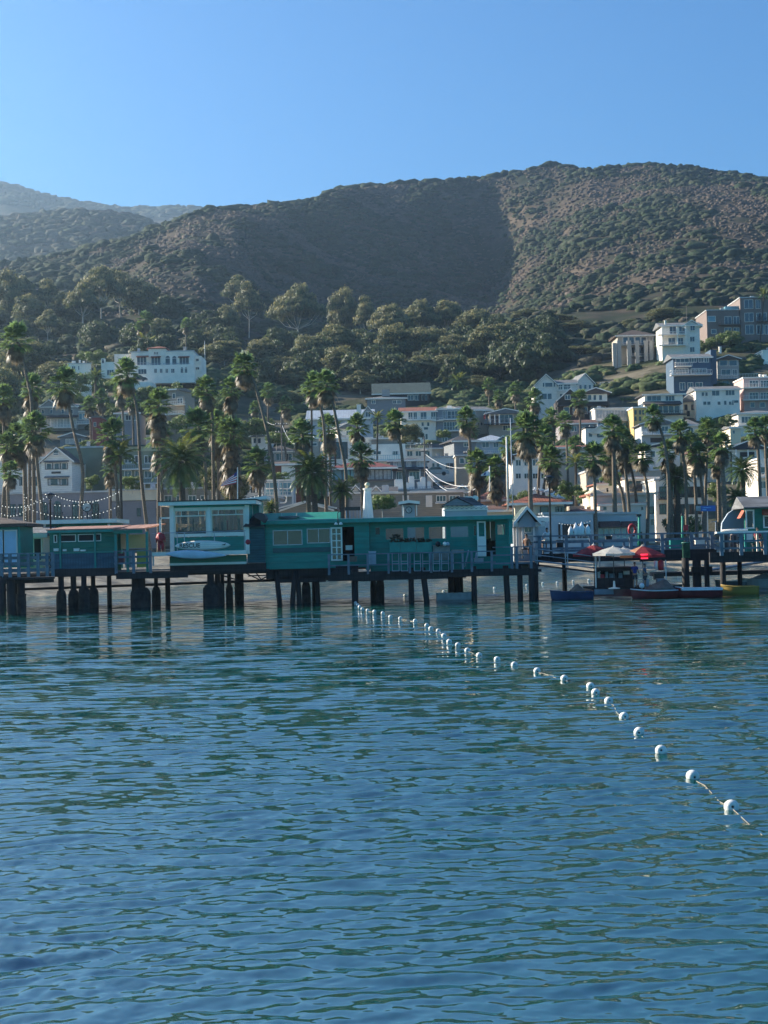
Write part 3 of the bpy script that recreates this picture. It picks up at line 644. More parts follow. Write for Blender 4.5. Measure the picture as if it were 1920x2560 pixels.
BU = [
 (198,932,84,356,'b',2,'broad bush hiding the foot of the plain white annex'),(268,950,60,352,'b',0,'round bush below the white bell gate'),(440,962,80,350,'b',1,'long bush under the middle of the hotel terrace'),(372,966,60,349,'b',2,'bush under the left of the hotel terrace'),
 (215,878,44,372,'b',0,'clipped round tree beside the small white annex'),(240,876,54,370,'b',1,'large clipped round tree left of the hotel chapel gate'),
 (400,970,60,352,'b',1,'hedge bush below the hotel terrace'),(480,972,70,352,'b',2,'wide bush below the hotel right wing'),(545,990,70,340,'b',0,'bush on the bank right of the hotel'),
 (350,975,60,350,'b',2,'bush below the hotel parking deck'),(285,1010,60,330,'b',1,'bush on the bank below the date palm by the hotel'),(190,985,60,345,'b',0,'bush above the pale house with two gables'),
 (640,1045,90,300,'b',0,'wide green tree canopy beside the wooden power pole'),(560,1030,60,315,'b',2,'bush left of the long leaning palm trunk'),
 (1025,1058,62,282,'r',1,'round dark tree left of the white tile roofed house'),(1420,1205,70,214,'b',1,'bright green shrub left of the round tower'),
 (1462,1225,60,210,'b',2,'clipped dark hedge tree touching the round tower'),(1395,1235,60,212,'b',0,'leafy shrub behind the gulls on the tiled roof'),
 (955,1238,74,150,'b',0,'olive green shrub right of the model lighthouse'),(228,1190,50,205,'b',1,'grey green shrub on the flat roof left'),
 (330,1190,60,205,'b',2,'leafy shrub under the yellowed feather palm'),(218,1100,40,262,'b',0,'shrub beside the little white gabled house'),
 (1560,1035,50,345,'b',2,'scrubby bush on the dry bank'),(1605,930,44,385,'b',1,'dark shrub below the column fronted house'),(1660,905,70,388,'b',0,'dark shrubs in front of the white three storey house'),
 (1690,870,50,400,'b',2,'bush at the right foot of the white three storey house'),(1770,845,56,400,'b',1,'dark round tree in front of the brown apartments'),(1820,830,70,398,'b',0,'tree in front of the brown apartments, right one'),
 (1885,885,50,380,'b',2,'bright bush above the pink balcony block'),(1700,870,40,392,'b',1,'small bright tree left of the blue house'),
 (1570,995,40,350,'b',0,'bush at the end of the white fence'),(1820,1040,50,296,'b',1,'bush at the foot of the white cube house'),(1760,1070,50,290,'b',2,'bush left of the white cube house garden'),
 (1763,1130,34,200,'r',0,'ivy covered tree trunk in the right hand grove'),(1790,1120,50,198,'u',2,'slender pine in the right hand grove'),
 (1790,1210,70,196,'b',1,'dark shrub mass under the right hand grove'),(1700,1290,110,192,'b',2,'dark clipped hedge at the foot of the right hand grove'),(1880,1260,50,188,'b',0,'shrub behind the green kiosk'),
 (880,1190,40,222,'b',1,'bush behind the date palms'),(700,1180,60,232,'b',2,'tree by the white balcony frame'),(590,1190,70,210,'r',0,'dark tree behind the striped flag'),
 (540,1160,80,214,'r',2,'dark tree mass left of the striped flag'),(1300,1230,60,208,'b',1,'shrub behind the masts'),(20,1040,80,250,'r',1,'dark tree between the left edge palms'),
 (450,1040,70,300,'b',1,'shrub on the bank over the largest date palm'),(1110,1075,40,278,'b',0,'shrub beside the balcony house garden'),
 (1530,1180,60,214,'b',2,'shrub above the round tower roof'),(690,1080,60,290,'b',0,'shrub right of the wooden power pole'),
]
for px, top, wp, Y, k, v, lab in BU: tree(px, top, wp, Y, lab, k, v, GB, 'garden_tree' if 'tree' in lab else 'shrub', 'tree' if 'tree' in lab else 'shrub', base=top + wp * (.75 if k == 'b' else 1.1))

# continuous woodland filling the slope between the single trees (one mass: stuff)
def woodland(name, lab, n, us_, ys_, hh, seed):
    r = np.random.default_rng(seed); Vs = []; T = []
    src = []
    for cm, _ in RND + UMB: a = np.empty(len(cm.vertices) * 3, np.float32); cm.vertices.foreach_get('co', a); t = np.empty(len(cm.vertices), np.float32); cm.attributes['tone'].data.foreach_get('value', t); src.append((a.reshape(-1, 3), t))
    for i in range(n):
        a, t = src[r.integers(len(src))]; u, y = us_(r), ys_(r); h = r.uniform(*hh); k = r.uniform(0, 6.28); w = h * r.uniform(.75, 1.15); q = np.arange(len(a) // 4); q = q[r.random(len(q)) < .5]; q = (q[:, None] * 4 + np.arange(4)).ravel(); b = a[q]
        c = b.reshape(-1, 4, 3).mean(1, keepdims=True); b = ((b.reshape(-1, 4, 3) - c) * 1.5 + c).reshape(-1, 3)
        Vs.append(np.stack([(b[:, 0] * math.cos(k) - b[:, 1] * math.sin(k)) * w + (u - 960) / F * y, (b[:, 0] * math.sin(k) + b[:, 1] * math.cos(k)) * w + y, b[:, 2] * h + zg(u, y) - h * .25], -1)); T.append(t[q] * .12)
    V = np.concatenate(Vs); tag(put(name, npmesh(name, V, np.arange(len(V)).reshape(-1, 4), m_euc, np.concatenate(T))), lab, 'woodland', kind='stuff')
woodland('wooded_slope', 'dense dark woodland filling the slope between the single eucalyptus trees', 75, lambda r: r.uniform(640, 1420), lambda r: r.uniform(405, 500), (8, 14), 1)
woodland('left_woodland', 'hazy woodland under the eucalyptus trees on the left slope', 40, lambda r: r.uniform(-80, 640), lambda r: r.uniform(395, 560), (6, 12), 2)
# ================================================================ TOWN
def wm(name, c, sid=0):
    return planks(name, c, .85, .28, 'Z', .08, .78) if sid else mat(name, c, .85, .07, .6, bump=.01, bsc=4)
W = {
 'white': wm('white_stucco', (.9, .81, .69)), 'cream': wm('cream_stucco', (.74, .62, .45)), 'beige': wm('beige_stucco', (.45, .38, .30)),
 'siding': wm('white_siding', (.84, .77, .67), 1), 'grey': wm('grey_siding', (.36, .35, .33), 1), 'bluegrey': wm('blue_grey_siding', (.22, .24, .26), 1),
 'blue': wm('blue_siding', (.065, .11, .165), 1), 'tan': wm('tan_siding', (.30, .27, .22), 1), 'olive': wm('olive_stucco', (.24, .24, .16)),
 'mauve': wm('mauve_stucco', (.26, .24, .25)), 'brown': wm('brown_stucco', (.20, .15, .13)), 'yellow': wm('yellow_stucco', (.6, .42, .16)),
 'pink': wm('pink_stucco', (.5, .36, .33)), 'brick': planks('red_brick', (.20, .07, .05), .9, .12, 'Z', .25, .7), 'dark': wm('dark_wood_wall', (.06, .05, .045), 1),
 'pale': wm('pale_blue_paint', (.42, .46, .48)), 'red': wm('red_painted_wall', (.22, .05, .05))}
RM = {
 'tile': planks('clay_tile_roof', (.26, .085, .05), .85, .32, 'X', .35, .35), 'red': planks('red_roof', (.22, .055, .045), .8, .3, 'Z', .2, .7),
 'dark': planks('dark_shingle', (.055, .055, .06), .9, .3, 'Z', .3, .7), 'grey': planks('grey_shingle', (.17, .17, .17), .9, .3, 'Z', .25, .75),
 'brown': planks('brown_shingle', (.10, .07, .055), .9, .3, 'Z', .3, .7), 'green': planks('green_roof', (.05, .08, .07), .85, .4, 'X', .2, .7), 'flat': mat('flat_roofing', (.5, .5, .48), .9, .15, .8),
 'tin': planks('metal_roof', (.38, .42, .46), .5, .5, 'X', .1, .8), 'darkred': planks('dark_tile_roof', (.12, .06, .05), .85, .3, 'X', .3, .5)}
m_glass = mat('window_glass', (.035, .045, .055), .08, .5, .25, spec=.8)
m_glassb = mat('pale_blue_glass', (.16, .3, .34), .08, .3, .3, spec=.8)
m_trim = mat('white_trim', (.88, .8, .7), .6, .05)
m_rail = mat('railing_metal', (.35, .37, .4), .5, .1)
m_dtrim = mat('dark_trim', (.05, .045, .04), .7, .2)
m_cur = mat('curtain', (.5, .48, .44), .9, .2, 3)
HR = random.Random(5)
def Yof(px, row):
    ys = np.arange(216, 430, 1.0); z = zground(np.full(len(ys), float(px)), ys); r = hz(px) - (z - HC) * F / ys
    k = np.where(r <= row)[0]; return float(ys[k[0]]) if len(k) else 425.0
BL = []
class Bld:
    def __init__(s, name, label, cat, x0, x1, yb, Y=None, k=0, group=None):
        s.Y = Y or Yof((x0 + x1) / 2, yb); s.x0, s.x1, s.yb = x0, x1, yb
        a = P(x0, yb, s.Y - k * (x1 - x0) / 2 / ppm(s.Y)); b = P(x1, yb, s.Y + k * (x1 - x0) / 2 / ppm(s.Y))
        s.A = Vector((a.x, a.y, 0)); e = Vector((b.x - a.x, b.y - a.y, 0)); s.L = e.length; s.u = e.normalized(); s.n = Vector((s.u.y, -s.u.x, 0))
        s.z0 = P((x0 + x1) / 2, yb, s.Y).z; s.off = 0
        c = s.A + s.u * s.L / 2; c.z = s.z0
        s.t = thing(name, label, cat, tuple(c), group); BL.append(s)
    def hit(s, px, py, d=0):
        r = ray(px, py); o = Vector((0, 0, HC)); q = s.A + s.n * d; t = (q - o).dot(s.n) / r.dot(s.n); p = o + r * t; return (p - q).dot(s.u), p.z
    def pt(s, a, d, z): p = s.A + s.u * a + s.n * d; return (p.x, p.y, z)
    def slab(s, b, a0, a1, z0, z1, d0, d1):
        if a1 < a0: a0, a1 = a1, a0
        if z1 < z0: z0, z1 = z1, z0
        if d1 < d0: d0, d1 = d1, d0
        b.hexa([s.pt(a0, d1, z0), s.pt(a1, d1, z0), s.pt(a1, d0, z0), s.pt(a0, d0, z0)], [s.pt(a0, d1, z1), s.pt(a1, d1, z1), s.pt(a1, d0, z1), s.pt(a0, d0, z1)]); return b
    def rect(s, x0, y0, x1, y1, d=0):
        a0, za = s.hit(x0, (y0 + y1) / 2, d); a1, zb = s.hit(x1, (y0 + y1) / 2, d); xm = (x0 + x1) / 2
        return a0, a1, s.hit(xm, y1, d)[1], s.hit(xm, y0, d)[1]
    def wall(s, m, yt, x0=None, x1=None, yb=None, depth=8, d=0, name='wall', parent=None):
        a0, a1, z0, z1 = s.rect(x0 if x0 is not None else s.x0, yt, x1 if x1 is not None else s.x1, yb or s.yb, d)
        if yb is None: z0 -= 5
        s.w = (a0, a1, z0, z1, depth, d)
        return s.slab(MB(), a0, a1, z0, z1, d, d - depth).build(name, W[m] if isinstance(m, str) else m, parent or s.t)
    def roof(s, kind, h, m, ov=.45, w=None, trim=True):
        a0, a1, z0, z1, dp, d = w or s.w; h = h / ppm(s.Y); b = MB(); A0, A1 = a0 - ov, a1 + ov; D0, D1 = d + ov, d - dp - ov; pt = s.pt; z1 += .003; am = (a0 + a1) / 2; dm = (D0 + D1) / 2; e = .18
        if kind == 'flat':
            s.slab(b, A0 + ov * .6, A1 - ov * .6, z1, z1 + max(h, .25), D0 - ov * .6, D1 + ov * .6)
            if (A1 - A0) > 5 and dp > 3 and s.Y > 200:
                for q in range(HR.randint(1, 3)):
                    aa = HR.uniform(a0 + .6, a1 - 1.6); dd = d - HR.uniform(1.2, min(5, dp - 1.2)); ww = HR.uniform(.35, 1.1); hh_ = HR.uniform(.5, 1.1); s.slab(MB(), aa, aa + ww, z1 + max(h, .25) + .002, z1 + max(h, .25) + hh_, dd, dd - .6).build('roof_vent', HR.choice([m_trim, m_rail, W['grey']]), s.t)
        elif kind == 'gf':   # gable end faces the water
            b.prism([pt(A0, D0, z1), pt(A1, D0, z1), pt(A1, D0, z1 + e), pt(am, D0, z1 + h), pt(A0, D0, z1 + e)], -s.n * (D0 - D1))
        elif kind == 'gs':   # ridge runs along the front
            b.prism([pt(A0, D0, z1), pt(A0, D0, z1 + e), pt(A0, dm, z1 + h), pt(A0, D1, z1 + e), pt(A0, D1, z1)], s.u * (A1 - A0))
        elif kind == 'hip':
            i = min((A1 - A0) / 2 * .98, (D0 - D1) / 2)
            b.hexa([pt(A0, D0, z1), pt(A1, D0, z1), pt(A1, D1, z1), pt(A0, D1, z1)], [pt(A0, D0, z1 + e), pt(A1, D0, z1 + e), pt(A1, D1, z1 + e), pt(A0, D1, z1 + e)])
            b.add([pt(A0, D0, z1 + e), pt(A1, D0, z1 + e), pt(A1, D1, z1 + e), pt(A0, D1, z1 + e), pt(A0 + i, dm, z1 + h), pt(A1 - i, dm, z1 + h)], [(0, 1, 5, 4), (1, 2, 5), (2, 3, 4, 5), (3, 0, 4)])
        elif kind == 'shed':
            b.prism([pt(A0, D0, z1), pt(A0, D0, z1 + e), pt(A0, D1, z1 + h), pt(A0, D1, z1)], s.u * (A1 - A0))
        r = b.build('roof', RM[m] if isinstance(m, str) else m, s.t)
        if kind == 'gf' and trim:
            t = MB(); f = .16
            for sa in (A0, A1):
                t.prism([pt(sa, D0 + .03, z1 + e - f), pt(am, D0 + .03, z1 + h - f), pt(am, D0 + .03, z1 + h + .04), pt(sa, D0 + .03, z1 + e + .04)], -s.n * .12)
            t.build('bargeboard', m_trim, r)
            # gable wall infill
            w0 = MB(); s.slab(w0, 0, 0, 0, 0, 0, 0) if 0 else None
        elif kind in ('gs', 'shed', 'hip') and trim:
            s.slab(MB(), A0, A1, z1 - .12, z1 + e - .02, D0 + .02, D0 + .08).build('fascia', m_trim, r)
        return r
    def gable(s, x0, x1, yp, ye, m='white', rm='dark', d=.3, ext=3):
        """front facing gable: triangle wall with its own little roof"""
        a0, a1, z0, z1 = s.rect(x0, yp, x1, ye, d); am = (a0 + a1) / 2
        w = MB().prism([s.pt(a0, d, z0 - .3), s.pt(a1, d, z0 - .3), s.pt(a1, d, z0), s.pt(am, d, z1 - .15), s.pt(a0, d, z0)], -s.n * ext).build('gable', W[m], s.t)
        r = MB()
        for (p, q) in ((a0 - .35, am), (a1 + .35, am)):
            zp = z0 - .2
            r.prism([s.pt(p, d + .35, zp), s.pt(q, d + .35, z1 - .05), s.pt(q, d + .35, z1 + .12), s.pt(p, d + .35, zp + .17)], -s.n * (ext + .35))
        g = r.build('gable_roof', RM[rm], w)
        t = MB()
        for (p, q) in ((a0 - .38, am), (a1 + .38, am)):
            zp = z0 - .2
            t.prism([s.pt(p, d + .42, zp - .06), s.pt(q, d + .42, z1 - .1), s.pt(q, d + .42, z1 + .14), s.pt(p, d + .42, zp + .18)], -s.n * .07)
        t.build('bargeboard', m_trim, w); return w
    def win(s, x0, y0, x1, y1, n=2, m=None, fm=None, d=0, arch=False, door=False, cur=0):
        a0, a1, z0, z1 = s.rect(x0, y0, x1, y1, d); b = MB(); f = min(.09, (a1 - a0) * .12); fm = fm or m_trim
        s.slab(b, a0 - f, a0, z0 - f, z1 + f, d + .07, d - .02); s.slab(b, a1, a1 + f, z0 - f, z1 + f, d + .07, d - .02)
        s.slab(b, a0, a1, z1, z1 + f, d + .07, d - .02); s.slab(b, a0 - .03, a1 + .03, z0 - f, z0, d + .11, d - .02)
        for k in range(1, n): a = a0 + (a1 - a0) * k / n; s.slab(b, a - f * .35, a + f * .35, z0, z1, d + .055, d - .01)
        w = b.build('door' if door else 'window', fm, s.t)
        s.slab(MB(), a0, a1, z0, z1, d + .03, d - .015).build('pane', m or m_glass, w)
        if cur:
            c = MB(); s.slab(c, a0, a0 + (a1 - a0) * .22, z0, z1, d + .036, d + .031); s.slab(c, a1 - (a1 - a0) * .18, a1, z0, z1, d + .036, d + .031); c.build('curtain', m_cur, w)
        if arch:
            r = (a1 - a0) / 2; am = (a0 + a1) / 2
            MB().prism([s.pt(am + r * math.cos(t), d + .05, z1 + f + r * math.sin(t)) for t in [math.pi * i / 8 for i in range(9)]], -s.n * .06).build('arch_pane', m or m_glass, w)
        return w
    def wins(s, y0, y1, xs, **k):
        for (x0, x1) in xs: s.win(x0, y0, x1, y1, **k)
    def balc(s, x0, x1, y, rh=12, out=1.3, rm=None, solid=None, d=0):
        a0, a1, z0, z1 = s.rect(x0, y - rh, x1, y, d); b = MB(); s.slab(b, a0, a1, z0 - .16, z0, d, d + out); bb = b.build('balcony', solid or m_trim, s.t)
        r = MB(); o = d + out - .04
        s.slab(r, a0, a1, z1 - .06, z1, o - .05, o); s.slab(r, a0, a1, z0 + .08, z0 + .12, o - .04, o - .01)
        n = max(3, int((a1 - a0) / .35))
        for i in range(n + 1): a = a0 + (a1 - a0 - .05) * i / n; s.slab(r, a, a + .05, z0, z1 - .06, o - .045, o - .005)
        for a in (a0, a1 - .05): s.slab(r, a, a + .05, z1 - .06, z1 - .001, d, o - .05); s.slab(r, a + .001, a + .049, z0 + .3, z0 + .36, d, o - .05)
        r.build('railing', rm or m_trim, bb); return bb
    def col(s, x, y0, y1, w=.2, d=0, m=None, name='column'):
        a, z1 = s.hit(x, y0, d); _, z0 = s.hit(x, y1, d); s.slab(MB(), a - w / 2, a + w / 2, z0, z1, d - w / 2, d + w / 2).build(name, m or m_trim, s.t)
    def chim(s, x, y0, y1, w=.7, m='grey', d=-2.5):
        a, z1 = s.hit(x, y0, d); _, z0 = s.hit(x, y1, d); b = MB(); s.slab(b, a - w / 2, a + w / 2, z0, z1, d - w / 2, d + w / 2); s.slab(b, a - w / 2 - .06, a + w / 2 + .06, z1, z1 + .12, d - w / 2 - .06, d + w / 2 + .06); b.build('chimney', W[m], s.t)
    def canopy(s, x0, x1, y0, y1, m='tile', out=1.2, d=0):
        a0, a1, z0, z1 = s.rect(x0, y0, x1, y1, d); MB().prism([s.pt(a0, d, z0), s.pt(a0, d, z1), s.pt(a0, d + out, z0 + .02), s.pt(a0, d + out, z0 - .06)], s.u * (a1 - a0)).build('awning', RM[m] if isinstance(m, str) else m, s.t)
def rg(a, b, n, g=.35):
    w = (b - a) / (n + (n - 1) * g); return [(a + i * w * (1 + g), a + i * w * (1 + g) + w) for i in range(n)]
HG = 'houses climbing the hillside'
# ---- hotel
h = Bld('hotel', 'long white Spanish style hotel with balconies and a low tiled tower on the left slope', 'hotel', 328, 484, 948, 372)
h.wall('white', 880, 328, 484, 948, 14); h.roof('flat', 2, 'flat'); h.wall('white', 912, 325, 486, 958, 3, 2.5, 'terrace_wall')
h.wall('white', 872, 371, 414, 890, 6, .3, 'tower'); h.roof('hip', 10, 'tile', trim=False); h.wall('white', 876, 440, 466, 884, 6, .1, 'parapet')
h.wall('white', 885, 286, 328, 948, 10, -2, 'left_wing'); h.wall('white', 890, 484, 504, 948, 10, -3, 'right_wing')
h.wins(893, 913, [(343, 366)], n=3); h.wins(893, 913, [(379, 401)], n=3, d=.3); h.wins(896, 914, [(414, 425), (431, 441)], n=1, arch=True); h.wins(894, 912, [(449, 472)], n=3)
h.wins(922, 932, [(386, 392), (400, 406), (414, 420), (428, 436)], n=2, d=2.5); h.wins(922, 932, [(452, 458), (462, 468)], n=1, arch=True, d=2.5); h.wins(923, 935, [(346, 366)], n=3, d=2.5)
h.wins(880, 886, [(385, 387), (389, 391), (393, 395)], n=1, d=.35); h.wins(897, 903, [(490, 497)], n=1, d=-3); h.wins(918, 924, [(488, 498)], n=2, d=-3); h.wins(896, 904, [(296, 304), (312, 320)], n=1, d=-2)
h.balc(342, 374, 914, 6, 1.2, m_rail); h.balc(378, 403, 914, 5, 1.2, m_rail, d=.3); h.balc(410, 444, 914, 5, 1.2, m_rail); h.balc(446, 476, 914, 5, 1.2, m_rail)
h.canopy(378, 402, 890, 894, 'tile', d=.3); h.canopy(446, 474, 890, 894, 'tile'); h.canopy(342, 372, 889, 893, 'tile')
g = Bld('bell_gate', 'little white arched bell gate at the left end of the hotel', 'gate', 252, 286, 946, 362)
g.wall('white', 896, 253, 262, 946, 1.2); g.win(255, 901, 260, 908, n=1, arch=True); g.wall('white', 905, 262, 286, 946, .5, -.2, 'garden_wall'); g.win(268, 925, 284, 938, n=3, d=-.2)
g = Bld('annex', 'plain white flat roofed annex half behind the palm left of the hotel', 'house', 170, 228, 940, 364, .2, HG); g.wall('white', 910); g.roof('flat', 2, 'flat'); g.win(196, 915, 198, 925, n=1); g.win(180, 916, 188, 924)
# ---- left cluster
g = Bld('house', 'pale grey house with twin gables and a long glazed verandah at the left', 'house', 100, 194, 1078, None, 0, HG)
g.wall('grey', 1018); g.roof('gs', 12, 'grey'); g.gable(100, 146, 1000, 1018, 'grey', 'grey'); g.gable(146, 190, 999, 1018, 'grey', 'grey'); g.wins(1024, 1034, [(104, 110), (125, 131), (154, 160), (176, 182)], n=1, d=.3)
g.canopy(98, 196, 1038, 1044, 'dark', 1.5); g.wins(1048, 1068, rg(112, 190, 5, .15), n=2, m=m_cur); g.balc(108, 192, 1070, 7, 1.6); g.chim(139, 1003, 1018); g.gable(100, 146, 1000, 1018, 'grey', 'grey') if 0 else None
g = Bld('house', 'narrow glass fronted house between the twin gabled house and the red wall', 'house', 194, 228, 1072, None, 0, HG); g.wall('grey', 1030); g.roof('shed', 4, 'grey'); g.wins(1034, 1048, rg(198, 224, 3), n=1, m=m_glassb); g.balc(194, 228, 1060, 6)
g = Bld('house', 'narrow dark red walled house among the left palms', 'house', 231, 251, 1105, 270, 0, HG); g.wall('red', 1044); g.roof('flat', 2, 'grey'); g.wins(1056, 1066, [(235, 240)], n=1)
g = Bld('cottage', 'small pale cottage with one low gable facing the sea', 'house', 150, 212, 1120, None, 0, HG); g.wall('bluegrey', 1094, yb=None); g.roof('gf', 13, 'grey'); g.wins(1098, 1108, [(165, 192)], n=3, m=m_cur); g.wins(1098, 1106, [(198, 204)], n=1)
g = Bld('house', 'purple brown roofed house under the hotel bank', 'house', 290, 348, 1065, 300, 0, HG); g.wall('mauve', 1034); g.roof('hip', 14, 'brown'); g.wins(1038, 1050, rg(298, 344, 3), n=2)
g = Bld('house', 'tan house with white balconies below the hotel at the right', 'house', 404, 462, 1060, 306, -.3, HG); g.wall('tan', 975, 404, 440); g.roof('gs', 8, 'grey'); g.wall('tan', 990, 440, 462, None, 5, .5, 'side_wing'); g.balc(428, 464, 1012, 8, 1.5, d=.5); g.balc(420, 462, 1036, 7, 1.5, d=.5); g.wins(984, 996, [(432, 438)], n=1); g.wins(996, 1008, [(444, 456)], n=2, d=.5)
g = Bld('house', 'flat roofed pale house with an ochre door left of the long skirted palm', 'house', 346, 436, 1122, None, 0, HG); g.wall('pale', 1090); g.roof('flat', 2, 'flat'); g.win(353, 1092, 366, 1104); g.wins(1093, 1110, [(386, 393)], n=1, m=W['yellow']); g.win(400, 1094, 414, 1104)
g = Bld('apartment_block', 'blank olive walled block right of the white inn', 'building', 165, 258, 1225, 246, 0); g.wall('olive', 1120, depth=14); g.roof('flat', 1.5, 'flat'); g.wins(1190, 1200, [(245, 249)], n=1)
g = Bld('apartment_block', 'yellow olive block with recessed balconies behind the long skirted palm', 'building', 258, 418, 1225, 243, 0); g.wall('olive', 1128, depth=14); g.wall(mat('pale_olive', (.42, .4, .25), .85), 1116, 300, 418, 1128, 12, .1, 'parapet'); g.roof('flat', 1.5, 'green')
g.wins(1140, 1157, [(312, 328), (338, 352), (362, 378), (386, 402)], n=2); g.wins(1178, 1194, [(312, 328), (338, 352), (362, 378), (386, 402)], n=2); g.balc(308, 410, 1172, 11, 1.2, m_rail); g.balc(308, 410, 1208, 11, 1.2, m_rail)
g = Bld('inn', 'white two storey inn with a sea facing gable and a small plaque at the left', 'hotel', -10, 180, 1245, 236, 0)
g.wall('siding', 1146, -10, 108, None, 12); g.roof('gs', 22, 'brown'); g.wall('siding', 1152, 104, 180, None, 12, 1.2, 'front_wing'); g.gable(104, 180, 1120, 1154, 'siding', 'brown', 1.25, 8)
g.wins(1153, 1174, [(12, 22), (49, 58), (79, 96)], n=2, fm=m_dtrim); g.wins(1193, 1213, [(12, 22), (49, 58), (80, 97)], n=2, fm=m_dtrim, cur=1)
g.wins(1158, 1172, [(114, 131), (133, 150), (152, 168)], n=1, d=1.2, fm=m_dtrim, cur=1); g.wins(1198, 1212, [(121, 149), (151, 169)], n=2, d=1.2, fm=m_dtrim, cur=1); g.canopy(110, 172, 1151, 1155, 'grey', .5, 1.2); g.canopy(112, 174, 1190, 1194, 'grey', .6, 1.2); g.win(134, 1134, 146, 1137, n=1, arch=True, d=1.6)
a0, a1, z0, z1 = g.rect(129, 1179, 152, 1184, 1.2); g.slab(MB(), a0, a1, z0, z1, 1.2, 1.27).build('plaque', m_dtrim, g.t)
# ---- long grey waterfront building at left
g = Bld('waterfront_building', 'long mauve grey flat roofed building behind the string lights and round clock', 'building', -30, 402, 1368, 217, 0); g.wall('mauve', 1234, -30, 275, None, 12); g.roof('flat', 3, 'flat'); g.wall('mauve', 1252, 275, 402, None, 12, 0, 'right_wing'); g.wall('cream', 1226, 272, 402, 1251, 12, .15, 'cornice'); g.roof('flat', 1.5, 'flat')
for x0, x1 in ((106, 118), (136, 152), (182, 194), (232, 246)): g.win(x0, 1262, x1, 1300, n=2, arch=True, fm=m_dtrim)
for x in (291, 343, 391): g.win(x, 1271, x + 8, 1290, n=2, fm=m_dtrim)
g.balc(100, 160, 1302, 20, 1.0, m_dtrim, m_dtrim); g.balc(226, 262, 1302, 20, 1.0, m_dtrim, m_dtrim); g.wins(1262, 1290, rg(4, 60, 3, .8), n=2, fm=m_dtrim)
g = Bld('waterfront_building', 'low tan building behind the largest date palm', 'building', 402, 590, 1368, 219, 0); g.wall('tan', 1222); g.roof('flat', 2, 'flat'); g.wins(1240, 1262, rg(412, 580, 6, .8), n=2)
# ---- centre low row
g = Bld('balcony_house', 'white framed two storey glass porch building left of the big right date palm', 'house', 661, 732, 1285, 219, 0); g.wall('pale', 1203); g.roof('flat', 2, m_trim); g.wins(1207, 1220, rg(664, 728, 3, .1), n=2, m=m_glassb); g.wins(1223, 1237, rg(664, 728, 3, .1), n=2, m=m_glassb); g.balc(659, 734, 1240, 10, 1.6); [g.col(x, 1203, 1285, .22, 1.5) for x in (661, 696, 731)]
g = Bld('house', 'white house partly behind the thin flagpole left of the glass porch building', 'house', 592, 658, 1285, 222, 0); g.wall('white', 1211); g.roof('flat', 2, 'grey'); g.wins(1218, 1232, rg(598, 652, 4, .4), n=2); g.balc(590, 658, 1246, 9)
g = Bld('beach_building', 'tan building with a wide white edged gable under the right date palm', 'building', 700, 828, 1368, 196, 0); g.wall('tan', 1275); g.roof('gf', 22, 'tan' if 0 else 'grey', .8); g.gable(700, 828, 1256, 1275, 'tan', 'grey', .9, 2)
g = Bld('beach_building', 'grey green low building below the glass porch with a bent white pipe', 'building', 636, 700, 1368, 203, 0); g.wall('grey', 1246); g.roof('flat', 2, 'flat'); g.wins(1254, 1263, [(672, 680)], n=1, m=m_trim)
b = MB(); b.tube([P(716, 1240, 201), P(716, 1254, 201), P(712, 1257, 201), P(700, 1257, 201)], .1, 6); b.build('pipe', m_trim, g.t)
g = Bld('house', 'little white gabled house above the striped flag palms', 'house', 629, 668, 1130, None, -.3, HG); g.wall('white', 1092); g.roof('gf', 9, 'grey'); g.wins(1096, 1108, [(634, 640), (645, 652)], n=1)
g = Bld('house', 'dark roofed low house beside the wooden power pole', 'house', 660, 738, 1165, None, 0, HG); g.wall('grey', 1130); g.roof('hip', 20, 'dark'); g.wins(1134, 1150, rg(668, 730, 3), n=2)
g = Bld('house', 'red brick house with a white stucco panel behind the right date palm', 'house', 688, 752, 1225, 236, 0, HG); g.wall('brick', 1162); g.roof('gs', 12, 'brown'); a0, a1, z0, z1 = g.rect(704, 1165, 738, 1205); g.slab(MB(), a0, a1, z0, z1, 0, .05).build('stucco_panel', W['white'], g.t)
g = Bld('modern_house', 'flat roofed house of brick and tall blue glass left of the white modern house', 'house', 737, 930, 1165, 262, 0, HG); g.wall('beige', 1098, 737, 800); g.roof('flat', 2.5, m_trim); g.wall('brick', 1099, 800, 812, None, 7, .15, 'brick_pier'); g.wall('white', 1098, 812, 930, None, 8, 0, 'right_wing'); g.roof('flat', 2.5, m_trim); g.wins(1106, 1145, [(802, 810)], n=1, m=m_glassb, d=.2); g.wins(1106, 1146, [(826, 836), (840, 850), (856, 868)], n=1, fm=m_dtrim); g.win(778, 1108, 792, 1114, n=1); g.wall('brick', 1099, 836, 840, None, 5, .2, 'brick_pier')
g = Bld('restaurant', 'glass walled building with a wide red hipped roof above the model lighthouse', 'building', 828, 984, 1300, 228, 0); g.wall('tan', 1202, 828, 984); g.wall(m_glassb, 1172, 832, 980, 1202, 8, -.3, 'glass_wall'); g.roof('hip', 25, 'red', .9); 
for x0, x1 in rg(836, 977, 7, .12): g.win(x0, 1175, x1, 1199, n=1 if x0 < 880 else 2, m=m_glassb if x0 < 890 else m_cur, fm=m_dtrim, d=-.3)
g.wall('brown', 1199, 828, 984, 1203, .3, .3, 'ledge')
g = Bld('modern_house', 'white flat roofed house with a glass edged terrace above the red hipped roof', 'house', 929, 1014, 1165, 258, 0, HG); g.wall('white', 1110); g.wall('tan', 1098, 929, 994, 1110, 6, -.4, 'upper_storey'); g.roof('flat', 2.5, m_trim); g.wins(1128, 1136, [(934, 940), (944, 952)], n=1); g.wins(1128, 1138, [(980, 996)], n=2, cur=1); g.balc(930, 1008, 1152, 13, 2, m_glassb, d=.2)
